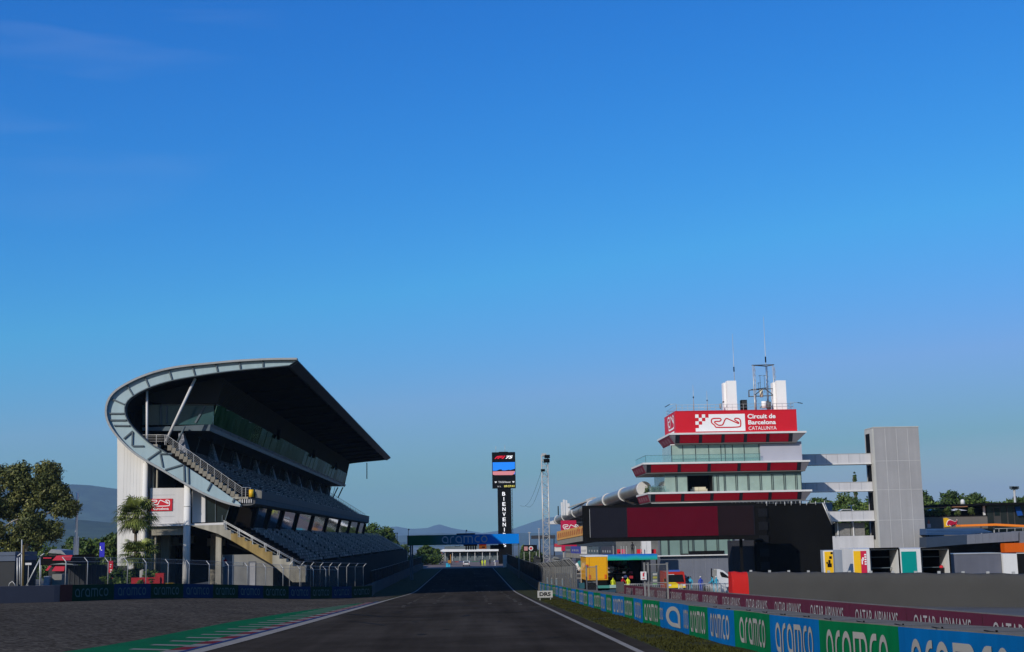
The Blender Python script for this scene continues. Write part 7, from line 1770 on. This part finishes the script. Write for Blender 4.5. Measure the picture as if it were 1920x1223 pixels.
m_gy = mat('graphic yellow', (.66, .38, .01), rough=.5); m_gr = mat('graphic crimson', (.45, .015, .05), rough=.5); m_gt = mat('graphic teal', (.0, .21, .19), rough=.45, amp=.06); m_gtd = mat('graphic deep teal', (.0, .03, .035), rough=.45)
tr_ = open_trailer('open dark trailer with a yellow and crimson door beside the black tarpaulin', 1631, 1686, 1028.5, (1599, 1630.5), [(1600, 1613, .05, .95, m_gy), (1613.2, 1624, .05, .95, m_gr)])
b = MB()
for k in range(5): b.box(r_(1620), r_(1623.5), RY - .17, RY - .152, rz_(1058 - k * 4.4), rz_(1055.4 - k * 4.4))
b.box(r_(1614.5), r_(1616.5), RY - .17, RY - .152, rz_(1057), rz_(1047)); b.box(r_(1616), r_(1618.5), RY - .17, RY - .152, rz_(1050), rz_(1044)); b.build('lettering', m_wsign, [c for c in tr_.children if c.name.startswith('door')][0])
open_trailer('open dark trailer with a plain teal door right of the crimson doored one', 1727, 1781, 1030, (1687.5, 1726), [(1689.5, 1717.5, .32, .93, m_gt), (1689.5, 1717.5, .03, .315, m_gtd)])
t = thing('trailer', 'trailer end with a yellow picture panel and grey side next to the tarpaulin', 'trailer', (r_(1580), RY + 3, gr))
b = MB(); b.box(r_(1563), r_(1598), RY + 3, RY + 4.1, gr + .8, rz_(1032, 1580)); b.build('body', mat('trailer grey', (.22, .25, .30), rough=.5, amp=.12, streak=.2), t)
b = MB(); b.box(r_(1561), r_(1580.5), RY + 2.9, RY + 3, gr + .9, rz_(1033.5, 1570)); pn = b.build('door', m_trw, t)
b = MB(); b.box(r_(1563.5), r_(1579.5), RY + 2.87, RY + 2.9, gr + 1.0, rz_(1035, 1570)); b.build('graphic', m_gy, pn)
b = MB()
for (p, q, y0, y1) in ((1568, 1576, 1058, 1065), (1570, 1574, 1051, 1058), (1572, 1577, 1044, 1049), (1575, 1579, 1036, 1040), (1566, 1569, 1055, 1058)): b.box(r_(p), r_(q), RY + 2.85, RY + 2.869, rz_(y1, 1570), rz_(y0, 1570))
b.build('graphic', m_blk, pn)
for q in (1568, 1592): b = MB(); b.tube([(r_(q), RY + 3.6, gr + .45), (r_(q) + .3, RY + 3.6, gr + .45)], .45, 12); b.build('wheel', m_blk, t)
t = thing('container', 'long slate grey trailer side right of the second open trailer', 'container', (r_(1833), RY, gr))
b = MB(); b.box(r_(1784), r_(1881.5), RY + .5, RY + 3, gr + .7, rz_(1039, 1833)); b.build('body', mat('slate trailer side', (.10, .105, .135), rough=.5, amp=.1, streak=.1), t)
b = MB(); b.box(r_(1783.5), r_(1882), RY + .45, RY + 3.05, rz_(1039, 1833), rz_(1037.5, 1833)); b.build('roof_edge', m_galv, t)
for q in (1800, 1862, 1870): b = MB(); b.tube([(r_(q), RY + .6, gr + .45), (r_(q), RY + .9, gr + .45)], .45, 12); b.build('wheel', m_blk, t)
t = thing('white_trailer', 'white trailer end panel at the right picture edge', 'trailer', (r_(1896), RY, gr)); t.name = 'trailer'
b = MB(); b.box(r_(1882.5), r_(1909), RY + .2, RY + 4, gr + .7, rz_(1038.5, 1896)); b.build('body', m_trw, t)
b = MB(); b.box(r_(1909.2), r_(1950), RY + .3, RY + 4, gr + .7, rz_(1037, 1920)); b.build('open_bay', m_dark, t)
b = MB(); b.box(r_(1909), r_(1950), RY + .2, RY + .29, rz_(1038.5, 1920), rz_(1036.5, 1920)); b.build('rim', m_galv, t)
b = MB(); b.tube([(r_(1896), RY + .3, gr + .45), (r_(1896), RY + .7, gr + .45)], .45, 12); b.build('wheel', m_blk, t)
t = thing('red_valve', 'small round red cap inside the second open trailer', 'valve', (r_(1772), RY + 1, gr + 1.2)); t.name = 'gas_bottle'
b = MB(); b.tube([(r_(1772), RY + 1, gr + 1.13), (r_(1772), RY + 1, rz_(1063))], .14, 10); b.build('bottle', m_dark, t); b = MB(); b.ball((r_(1772), RY + 1, rz_(1065.5)), .17, .17, .16); b.build('cap', m_red, t)

# ------------------------------------------------------------------ hospitality building on the right
HY = 206.0
def hx(px): return AX(px, 980, HY)
def hzz(py, px=1830): return AZ(px, py, HY)
H = thing('hospitality_building', 'grey team hospitality building with a terrace, dark upper floor and wide flat roof', 'building', (hx(1830), HY, 0))
m_hg = mat('hospitality grey', (.115, .11, .105), rough=.7, amp=.1, streak=.1)
b = MB(); b.box(hx(1700), hx(1852), HY, HY + 10, 0, hzz(968)); b.build('wall', m_hg, H)
b = MB(); b.box(hx(1700), hx(1852), HY - .1, HY + .1, hzz(968), hzz(966.5)); b.build('terrace_edge', m_blk, H)
b = MB(); b.box(hx(1853), hx(2010), HY + .2, HY + 10, 0, hzz(948)); b.build('dark_wing', mat('dark glazing', (.014, .017, .018), rough=.2, amp=.3, scale=.4, spec=.3), H)
for (p, q, y0, y1) in ((1865, 1878, 952, 985), (1890, 1892, 950, 985), (1903, 1904.5, 950, 985)): b = MB(); b.box(hx(p), hx(q), HY + .12, HY + .2, hzz(y1), hzz(y0)); b.build('window_frame', mat('frame grey', (.045, .045, .045)), H)
b = MB(); b.box(hx(1866.5), hx(1876.5), HY + .08, HY + .12, hzz(968), hzz(953.5)); b.build('window', MATS['dark glass'], H)
b = MB(); b.prism([(hx(1905), HY + .05, hzz(952)), (hx(1915), HY + .05, hzz(951)), (hx(1918), HY - .25, hzz(968)), (hx(1908), HY - .25, hzz(969))], (0, .05, 0)); b.build('tilted_window', mat('blue pane', (.01, .05, .22), rough=.2), H)
b = MB(); b.box(hx(1832), hx(2010), HY - 1.5, HY + 10.5, hzz(948), hzz(944)); b.box(hx(1776), hx(1832), HY + 3.6, HY + 10.5, hzz(948), hzz(944)); b.build('roof', m_blk, H)
b = MB(); b.hexa([(hx(1752), HY + 3.4, hzz(950.5)), (hx(1831.8), HY + 3.4, hzz(949.5)), (hx(1831.8), HY + 8, hzz(949.5)), (hx(1752), HY + 6, hzz(950.5))], [(hx(1752), HY + 3.4, hzz(949.3)), (hx(1831.8), HY + 3.4, hzz(948.1)), (hx(1831.8), HY + 8, hzz(948.1)), (hx(1752), HY + 6, hzz(949.3))]); b.build('soffit', mat('timber soffit', (.26, .12, .06), rough=.6, amp=.1), H)
b = MB(); b.box(hx(1847), hx(1850.5), HY + .3, HY + .6, hzz(967), hzz(949)); b.build('column', m_tw, H)
b = MB(); b.box(hx(1790), hx(1852), HY + 6, HY + 6.3, hzz(967), hzz(948)); b.build('rear_wall', m_dark, H)
for i, (p, q) in enumerate(((1735, 1775), (1786, 1819))):
    x = hx((p + q) / 2); t = thing('parasol', ['flat white parasol at the left of the terrace', 'flat white parasol in the middle of the terrace'][i], 'parasol', (x, HY + 2, hzz(966)))
    b = MB(); a_ = (hx(q) - hx(p)) / 2; zc = hzz(955.5); V_ = [(x + sx_ * a_, HY + 2 + sy * 1.4, zc - .12) for sx_, sy in ((-1, -1), (1, -1), (1, 1), (-1, 1))] + [(x, HY + 2, zc + .22)]; b.add(V_, [(0, 1, 4), (1, 2, 4), (2, 3, 4), (3, 0, 4), (3, 2, 1, 0)]); b.build('canopy', m_tw, t)
    b = MB(); b.tube([(x, HY + 2, hzz(967)), (x, HY + 2, zc)], .05, 6); b.build('pole', m_galv, t)
for i, (px, w_, h_) in enumerate(((1741, 1.1, 1.0), (1752, 1.2, .9), (1765, 1.1, 1.1), (1780, 1.0, 1.35), (1801, .5, .8), (1826, .5, 1.15))):
    x = hx(px); t = thing('terrace_plant', ['wide green plant at the left end of the terrace wall', 'low plant second from the left on the terrace wall', 'bushy plant under the first parasol', 'tallest round bush between the two parasols', 'small plant under the second parasol', 'slim potted tree near the white terrace column'][i], 'plant', (x, HY + .8, hzz(967)))
    bl = make_blobs([(0, 0, h_ * .6, w_ * .5, .3, h_ * .45)], 14, (.2, .4), 400 + i); V, Fc, mi = crown_arrays(bl, 1300, .12, 400 + i); np_mesh('foliage', V, Fc, [LM[0], LM[1], LO[1]], mi, t)
    b = MB(); b.box(x - .3, x + .3, HY + .5, HY + 1.1, hzz(967), hzz(967) + .3); b.build('planter', m_blk, t)
t = thing('radar_dome', 'white radar dome on the hospitality roof', 'radome', (hx(1825.5), HY + 4, hzz(944)))
b = MB(); x = hx(1825.5); b.tube([(x, HY + 4, hzz(944)), (x, HY + 4, hzz(938.5)), (x, HY + 4, hzz(936)), (x, HY + 4, hzz(934.8))], [.33, .33, .26, .1], 14); b.build('dome', m_tw, t); b = MB(); b.tube([(x, HY + 4, hzz(945)), (x, HY + 4, hzz(943.8))], .4, 12); b.build('base', m_galv, t)
FY2 = 225.0; t = thing('floodlight_mast', 'tall mast with a cluster of floodlights above the dark hospitality roof', 'floodlight', (AX(1902, 940, FY2), FY2, 0))
b = MB(); b.tube([(AX(1902, 940, FY2), FY2, 0), A(1901.5, 916, FY2)], .2, 8); b.build('pole', m_galv, t)
for k in range(5): b = MB(); p = A(1896.5 + k * 2.5, 914.5 + (k % 2) * 1.5, FY2); b.box(p.x - .28, p.x + .28, FY2 - .3, FY2 + .2, p.z - .22, p.z + .22); b.build('lamp', m_slate, t)
b = MB(); p, q = A(1895, 916, FY2), A(1908, 916, FY2); b.bar(p, q, .1); b.build('cross_arm', m_galv, t)
# wall emblems
t = thing('bull_emblem', 'emblem of a charging red bull over a yellow half disc on the grey wall', 'emblem', (hx(1782), HY - .2, hzz(980)))
def hp(px, py, y): return (hx(px), y, hzz(py, 1782))
b = MB(); b.prism([hp(1769, 971.5, HY - .12), hp(1775, 971, HY - .12), hp(1780, 973.5, HY - .12), hp(1784, 977, HY - .12), hp(1784, 984, HY - .12), hp(1779, 988, HY - .12), hp(1770, 988.5, HY - .12)], (0, .1, 0)); b.build('disc', mat('emblem yellow', (.62, .36, .015), rough=.5), t)
bull = [(1774.5, 983), (1776, 978.5), (1778.5, 976), (1782, 975.2), (1786, 977), (1789.5, 979), (1791, 977.8), (1792.6, 978), (1793, 974.5), (1794, 976.5), (1793.6, 979.6), (1792.5, 981.5), (1794, 984), (1795.3, 985.5), (1793.5, 986), (1790, 983.6), (1787.5, 983.6), (1784.5, 984.4), (1782.5, 986.6), (1780.5, 985.2), (1779, 983.6), (1777, 985.5), (1775.5, 984.8)]
b = MB(); b.prism([hp(px, py, HY - .2) for px, py in bull], (0, .06, 0)); b.build('bull', mat('emblem bull red', (.34, .008, .035), rough=.5), t)
cxb, cyb = sum(p for p, q in bull) / len(bull), sum(q for p, q in bull) / len(bull)
b = MB(); b.prism([hp(cxb + (px - cxb) * 1.1, cyb + (py - cyb) * 1.18, HY - .14) for px, py in bull], (0, .02, 0)); b.build('outline', m_wsign, t)
t = thing('small_wall_sign', 'small upright red and white wall sign beside the stair tower', 'sign', (hx(1741), HY - .1, hzz(980)))
b = MB(); b.box(hx(1738), hx(1744.5), HY - .08, HY - .01, hzz(990, 1741), hzz(982.5, 1741)); b.build('plate', mat('rose white', (.5, .36, .38)), t)
b = MB(); b.prism([hp(1739, 981.5, HY - .06), hp(1743.5, 981.5, HY - .06), hp(1742.6, 977, HY - .06), hp(1741, 973.5, HY - .06), hp(1739.8, 977, HY - .06)], (0, .05, 0)); b.build('flame', mat('rose orange', (.5, .12, .06)), t)
# orange beam, blue awning and slate ramp in front of it
t = thing('orange_beam', 'bright orange folded roof edge crossing the grey hospitality wall', 'beam', (hx(1860), HY - 3, hzz(986)))
OY = HY - 3.0
def op(px, py): p = A(px, py, OY); return p
b = MB(); b.prism([op(1801, 987.6), op(1801, 984), op(1866, 981.8), op(1866, 986)], (0, 2, 0)); b.prism([op(1866.1, 986), op(1866.1, 981.8), op(1960, 986.5), op(1960, 990.5)], (0, 2, 0)); b.build('beam', mat('papaya orange', (.75, .20, .02), rough=.45, amp=.05), t)
for px in (1844, 1868): b = MB(); p = op(px, 987); b.bar((p.x, OY + 1, 0), (p.x, OY + 1, p.z), .15); b.build('post', m_galv, t)
AYY = HY - 9.0
t = thing('blue_awning', 'navy ribbed awning under the grey wall beside the stair tower', 'awning', (AX(1790, 1000, AYY), AYY, 0))
b = MB(); b.prism([A(1737, 1003, AYY), A(1737, 991.5, AYY), A(1838, 990.5, AYY), A(1862, 998, AYY), A(1800, 1003, AYY)], (0, 4, 0)); b.build('canopy', mat('navy awning', (.02, .055, .14), rough=.5, amp=.12), t)
b = MB()
for py in (993.5, 996, 998.5): p, q = A(1737, py, AYY - .04), A(1845 + (py - 993) * 2, py - .6, AYY - .04); b.bar(p, q, .08)
b.build('rib', mat('awning rib', (.04, .09, .2)), t)
for px in (1740, 1830): b = MB(); p = A(px, 1000, AYY + .3); b.bar((p.x, AYY + .3, 0), (p.x, AYY + .3, p.z), .12); b.build('post', m_blk, t)
BY = HY - 14.0
t = thing('slate_ramp', 'slate sloping fascia, navy on one half and pale blue grey on the other', 'fascia', (AX(1830, 1015, BY), BY, 0))
b = MB(); b.prism([A(1737, 1027, BY), A(1737, 1008, BY), A(1813, 1003.3, BY), A(1813, 1020.5, BY)], (0, 3, 0)); b.build('navy_cladding', mat('navy cladding', (.025, .04, .07), rough=.55, amp=.12), t)
m_lc = mat('blue grey cladding', (.17, .21, .26), rough=.5, amp=.08)
cl_px = [1813.2, 1829, 1842, 1856, 1870, 1882, 1896, 1910]
for p, q in zip(cl_px, cl_px[1:]):
    def yt(x): return 1003.3 + (x - 1813) * (997 - 1003.3) / 97
    def yb(x): return 1020.5 + (x - 1813) * (1014.5 - 1020.5) / 97
    b = MB(); b.prism([A(p, yb(p), BY), A(p, yt(p), BY), A(q - .3, yt(q), BY), A(q - .3, yb(q), BY)], (0, 3, 0)); b.build('cladding_panel', m_lc, t)
b = MB(); b.prism([A(1912.5, 1018, BY), A(1912, 996, BY), A(1960, 996, BY), A(1960, 1018, BY)], (0, 3, 0)); b.build('cladding_panel', m_lc, t)
b = MB(); b.box(AX(1737, 1030, BY + 2), AX(1960, 1030, BY + 2), BY + 2, BY + 2.3, 0, AZ(1830, 1014, BY + 2)); b.build('dark_bay', m_dark, t)
b = MB(); b.box(AX(1884, 1030, BY - 1), AX(1960, 1030, BY - 1), BY - 1, BY + .5, 0, AZ(1900, 1018.5, BY - 1)); b.build('orange_wall', mat('burnt orange', (.50, .085, .003), rough=.5, amp=.05), t)
t = thing('railing', 'thin handrail with uprights above the pale slate cladding', 'railing', (AX(1890, 994, BY + 3), BY + 3, AZ(1890, 997, BY + 3)))
b = MB(); p, q = A(1865, 991.5, BY + 3), A(1950, 988.5, BY + 3); b.bar(p, q, .06)
b.build('top_rail', m_galv, t)
for k in range(6):
    b = MB(); px = 1873 + k * 15; p = A(px, 998, BY + 3); q = A(px, 991.3 - k * .5, BY + 3); b.bar(p, q, .06); b.build('upright', m_galv, t)
c_ = car('white car parked behind the lowest walkway, only its roof showing', AX(1580, 957, 235), 235, AZ(1580, 960, 235) - 1.0, R(175), MATS['car white'])
t = thing('parking_deck', 'raised parking deck behind the lowest walkway carrying the white car', 'deck', (AX(1580, 965, 234), 234, 0))
b = MB(); zz = AZ(1580, 960, 235) - 1.0; b.box(AX(1562, 960, 235), AX(1640, 960, 235), 232, 242, zz - .4, zz - .005); b.build('slab', m_conc, t)
for px in (1566, 1600, 1632): b = MB(); x = AX(px, 960, 235); b.box(x, x + .4, 236, 236.4, 0, zz - .4); b.build('pillar', m_conc, t)
t = thing('street_lamp', 'twin arm street lamp in front of the trees behind the lowest walkway', 'street lamp', (AX(1596, 960, 225), 225, 0))
b = MB(); b.tube([(AX(1596, 950, 225), 225, 0), A(1596, 948, 225)], .09, 6); b.build('pole', m_galv, t)
for s in (-1, 1): b = MB(); p = A(1596, 948.5, 225); b.bar(p, (p.x + s * .5, 225, p.z + .12), .1); b.build('lamp_arm', m_tw, t)

# ------------------------------------------------------------------ people
def person_mesh(pose):
    P = {}; V = []; E = []; Rr = []
    def v(k, co, r, par=None):
        P[k] = len(V); V.append(co); Rr.append(r)
        if par is not None: E.append((P[par], P[k]))
    v('pelvis', (0, 0, .95), .135); lean = pose.get('lean', 0)
    v('waist', (0, lean * .3, 1.10), .125, 'pelvis'); v('chest', (0, lean * .8, 1.32), .15, 'waist'); v('neck', (0, lean, 1.49), .06, 'chest'); v('jaw', (0, lean + .02, 1.56), .075, 'neck'); v('head', (0, lean + .01, 1.66), .098, 'jaw'); v('crown', (0, lean - .01, 1.74), .07, 'head'); v('nose', (0, lean + .115, 1.635), .014, 'head')
    for s, n in ((-1, 'l'), (1, 'r')):
        st = pose.get('stride', 0) * s
        v('hip' + n, (s * .1, 0, .90), .10, 'pelvis'); v('knee' + n, (s * .11, st * .5 + .02, .49), .066, 'hip' + n); v('ank' + n, (s * .115, st - .02, .09), .045, 'knee' + n); v('toe' + n, (s * .13, st + .15, .045), .042, 'ank' + n)
        ar = pose.get('arm' + n, (0, 0)); v('sho' + n, (s * .19, lean * .85, 1.42), .062, 'chest'); v('elb' + n, (s * .25, lean * .8 + ar[0] * .5, 1.14 + abs(ar[0]) * .12), .043, 'sho' + n); v('wri' + n, (s * .24, lean * .8 + .06 + ar[0], .91 + ar[1]), .030, 'elb' + n)
        w0 = V[P['wri' + n]]; v('palm' + n, (w0[0], w0[1] + .02, w0[2] - .06), .034, 'wri' + n)
        for k in range(4): v('f%d%s' % (k, n), (w0[0] - s * .002, w0[1] - .015 + k * .022, w0[2] - .14 + abs(k - 1.4) * .012), .0095, 'palm' + n)
        v('th' + n, (w0[0] - s * .03, w0[1] + .06, w0[2] - .09), .011, 'palm' + n)
    me = bpy.data.meshes.new('person_body'); me.from_pydata(V, E, []); ob = bpy.data.objects.new('person_body', me); COL.objects.link(ob)
    sk = ob.modifiers.new('skin', 'SKIN'); sl = me.skin_vertices[0].data
    for i, r in enumerate(Rr): sl[i].radius = (r, r * (.78 if i in (P['chest'], P['waist'], P['pelvis']) else 1)); 
    sl[P['pelvis']].use_root = True
    ss = ob.modifiers.new('sub', 'SUBSURF'); ss.levels = 1
    out = bpy.data.meshes.new_from_object(ob.evaluated_get(bpy.context.evaluated_depsgraph_get())); bpy.data.objects.remove(ob)
    wz_ = [(V[P['wri' + n]], s) for s, n in ((-1, 'l'), (1, 'r'))]
    for p in out.polygons:
        co = p.center; k = 0
        if co.z > 1.5: k = 2
        elif any((Vector(co) - Vector(w_)).length < .16 and Vector(co).z < w_[2] + .01 for w_, s in wz_): k = 2
        elif co.z < .10: k = 3
        elif co.z < .98 and abs(co.x) < .2: k = 1
        p.material_index = k; p.use_smooth = True
    return out
PM = [person_mesh({}), person_mesh({'stride': .22, 'arml': (.18, .05), 'armr': (-.12, .02)}), person_mesh({'lean': .16, 'arml': (.3, .22), 'armr': (.28, .2)})]
m_skin = mat('skin', (.42, .26, .19), rough=.6, amp=.05); m_shoe = mat('shoes', (.03, .03, .03)); m_hair = mat('hair dark', (.02, .016, .012), rough=.7); m_hairw = mat('hair grey', (.42, .41, .4), rough=.7)
cloth = {'yellow': (.55, .62, .03), 'black': (.015, .015, .018), 'blue': (.02, .05, .32), 'cyan': (.03, .27, .4), 'red': (.4, .015, .025), 'white': (.55, .55, .55), 'navy': (.015, .02, .05), 'teal': (.02, .16, .17), 'grey': (.15, .15, .16)}
def person(label, px, Y, z, rz, pose, shirt, trs, hair=None):
    x = AX(px, 1060, Y); z = gz(x, Y) if z is None else z
    t = thing('person', label, 'person', (x, Y, z)); t.rotation_euler = (0, 0, rz)
    me = PM[pose].copy(); o = bpy.data.objects.new('body', me); COL.objects.link(o); o.parent = t
    me.materials.clear()
    for m_ in (mat('cloth ' + shirt, cloth[shirt], rough=.8), mat('cloth ' + trs, cloth[trs], rough=.8), m_skin, m_shoe): me.materials.append(m_)
    ln = .16 if pose == 2 else 0; b = MB(); b.ball((0, ln - .025, 1.705), .108, .118, .095, 12, 8)
    h = b.build('hair', hair or m_hair); h.parent = t
    for s in (-1, 1):
        b = MB(); b.ball((s * .035, ln + .098, 1.665), .013, .01, .009, 6, 4); e = b.build('eye', m_blk); e.parent = t
    return t
person('leftmost person in a yellow hi-vis top at the far end of the straight', 904.5, 372, -.03, R(180), 0, 'yellow', 'black')
person('person in dark clothes with a pale yellow top in the middle of the far group', 909.5, 374, -.03, R(150), 1, 'yellow', 'navy')
person('person dressed all in black at the right of the far group', 918.5, 376, -.03, R(200), 0, 'black', 'black')
person('person in black beside the first hi-vis figure in the far group', 901.5, 378, -.03, R(170), 0, 'black', 'black')
person('person in a white shirt bending over by the right grass at the far end', 928.5, 372, -.03, R(120), 2, 'white', 'grey')
person('grey haired person in a blue shirt behind the crowd barriers', 1312.5, 150, None, R(190), 0, 'blue', 'navy', m_hairw)
person('dark haired person in a cyan shirt next to the rescue van', 1293.5, 150.5, None, R(160), 1, 'cyan', 'navy')
person('person in a teal top close to the rescue van, half turned away', 1289.5, 152, None, R(80), 0, 'teal', 'black')
person('person in a cyan shirt leaning over at the white pickup', 1337, 149, None, R(100), 2, 'cyan', 'navy')
person('person in a cyan shirt standing just left of the white pickup cab', 1342, 148.6, None, R(200), 0, 'cyan', 'navy', m_hairw)
person('person in a red and white top working under the blue canopy', 1166, Yc + .8, None, R(200), 2, 'red', 'black', m_hairw)
person('person in a hi-vis yellow top at the right of the canopy space', 1176.5, Yc + .6, None, R(160), 1, 'yellow', 'black')
person('person in black with a yellow vest at the left of the canopy space', 1148.5, Yc + .7, None, R(190), 0, 'yellow', 'navy')
person('person in dark clothes on the upper terrace between the pale posts', 1187, 189, AZ(1187, 1040.5, 189), R(200), 0, 'black', 'red')
person('person in red and black standing at the balcony banner', 1088, AX(0, 0, 1) * 0 + 229, AZ(1085, 1004.5, 229), R(200), 0, 'red', 'black')

# ------------------------------------------------------------------ clutter along the pit wall
m_tarp = mat('grey tarpaulin', (.16, .165, .165), rough=.7, amp=.35, scale=1.0, bump=.4, bscale=2.0)
for i, (p, q, y0, y1, Y, lab) in enumerate([(1036, 1052, 1042, 1060, 215, 'grey tarpaulin draped over equipment left of the yellow truck, behind the ribbed fence'), (1054, 1075, 1044, 1058, 206, 'lower grey tarpaulin heap nearest the yellow truck'), (1002, 1014, 1040, 1058, 232, 'dark covered stack at the foot of the lattice mast')]):
    t = thing('covered_equipment', lab, 'equipment', (AX((p + q) / 2, 1070, Y), Y, 0)); b = MB(); n = 7
    pr = [(p + (q - p) * k / n, y0 + (y1 - y0) * (.35 * abs(k / n - .4) * 2) + ((k * 13) % 5) * .5) for k in range(n + 1)]
    b.prism([A(p, 1075, Y)] + [A(*c2, Y) for c2 in pr] + [A(q, 1075, Y)], (0, 3, 0)); b.build('tarpaulin', m_tarp if i < 2 else m_hoard, t)
    b = MB(); b.bar(A(p + 2, y0 + 6, Y - .1), A(q - 2, y0 + 7, Y - .1), .08); b.build('strap', m_blk, t)
for i, (px, py, cl, lab) in enumerate([(1083, 1062, 'white', 'white bundle hung on the pit rail left of the truck'), (1087, 1058, 'teal', 'teal bundle hung on the pit rail beside the white one'), (1079, 1066, 'navy', 'navy bundle lowest on the pit rail'), (1091, 1064, 'yellow', 'yellow bundle touching the truck side')]):
    Y = 158; p = A(px, py, Y); V, Fc, mi = [], [], []
    b = MB(); b.ball((p.x, Y, p.z), .33, .25, .42, 9, 6); b.ball((p.x + .16, Y - .05, p.z - .3), .22, .2, .3, 8, 5); o = b.build('cloth_bundle', mat('cloth ' + cl, cloth[cl], rough=.8)); tag(o, lab, 'bundle')
t = thing('pit_rail', 'galvanised handrail between the ribbed fence and the yellow truck', 'railing', (AX(1088, 1085, 157), 157, gz(14, 157)))
for py in (1068, 1076, 1084):
    b = MB(); b.bar(A(1080, py, 157), A(1098, py + .3, 157), .06); b.build('rail', m_galv, t)
for px in (1081, 1089, 1097): b = MB(); p = A(px, 1067, 157); b.bar((p.x, 157, gz(p.x, 157)), p, .07); b.build('post', m_galv, t)
for i, (px, y0, Y, lab) in enumerate([(1262, 1067, 190, ''), (1232, 1078, 186, 'tall grey tool cabinet against the tower base behind the gate')]):
    if lab:
        t = thing('tool_cabinet', lab, 'cabinet', (AX(px, 1100, Y), Y, 0)); b = MB(); at_box(b, px - 9, px + 1, y0 - 5, 1106, Y, .8); b.build('casing', m_slate, t)
        for k in range(4): b = MB(); at_box(b, px - 8, px, y0 - 3 + k * 6, y0 + 1 + k * 6, Y - .03, .03); b.build('drawer', mat('drawer tint %d' % k, [(.4, .4, .38), (.35, .33, .05), (.4, .4, .38), (.12, .3, .1)][k]), t)
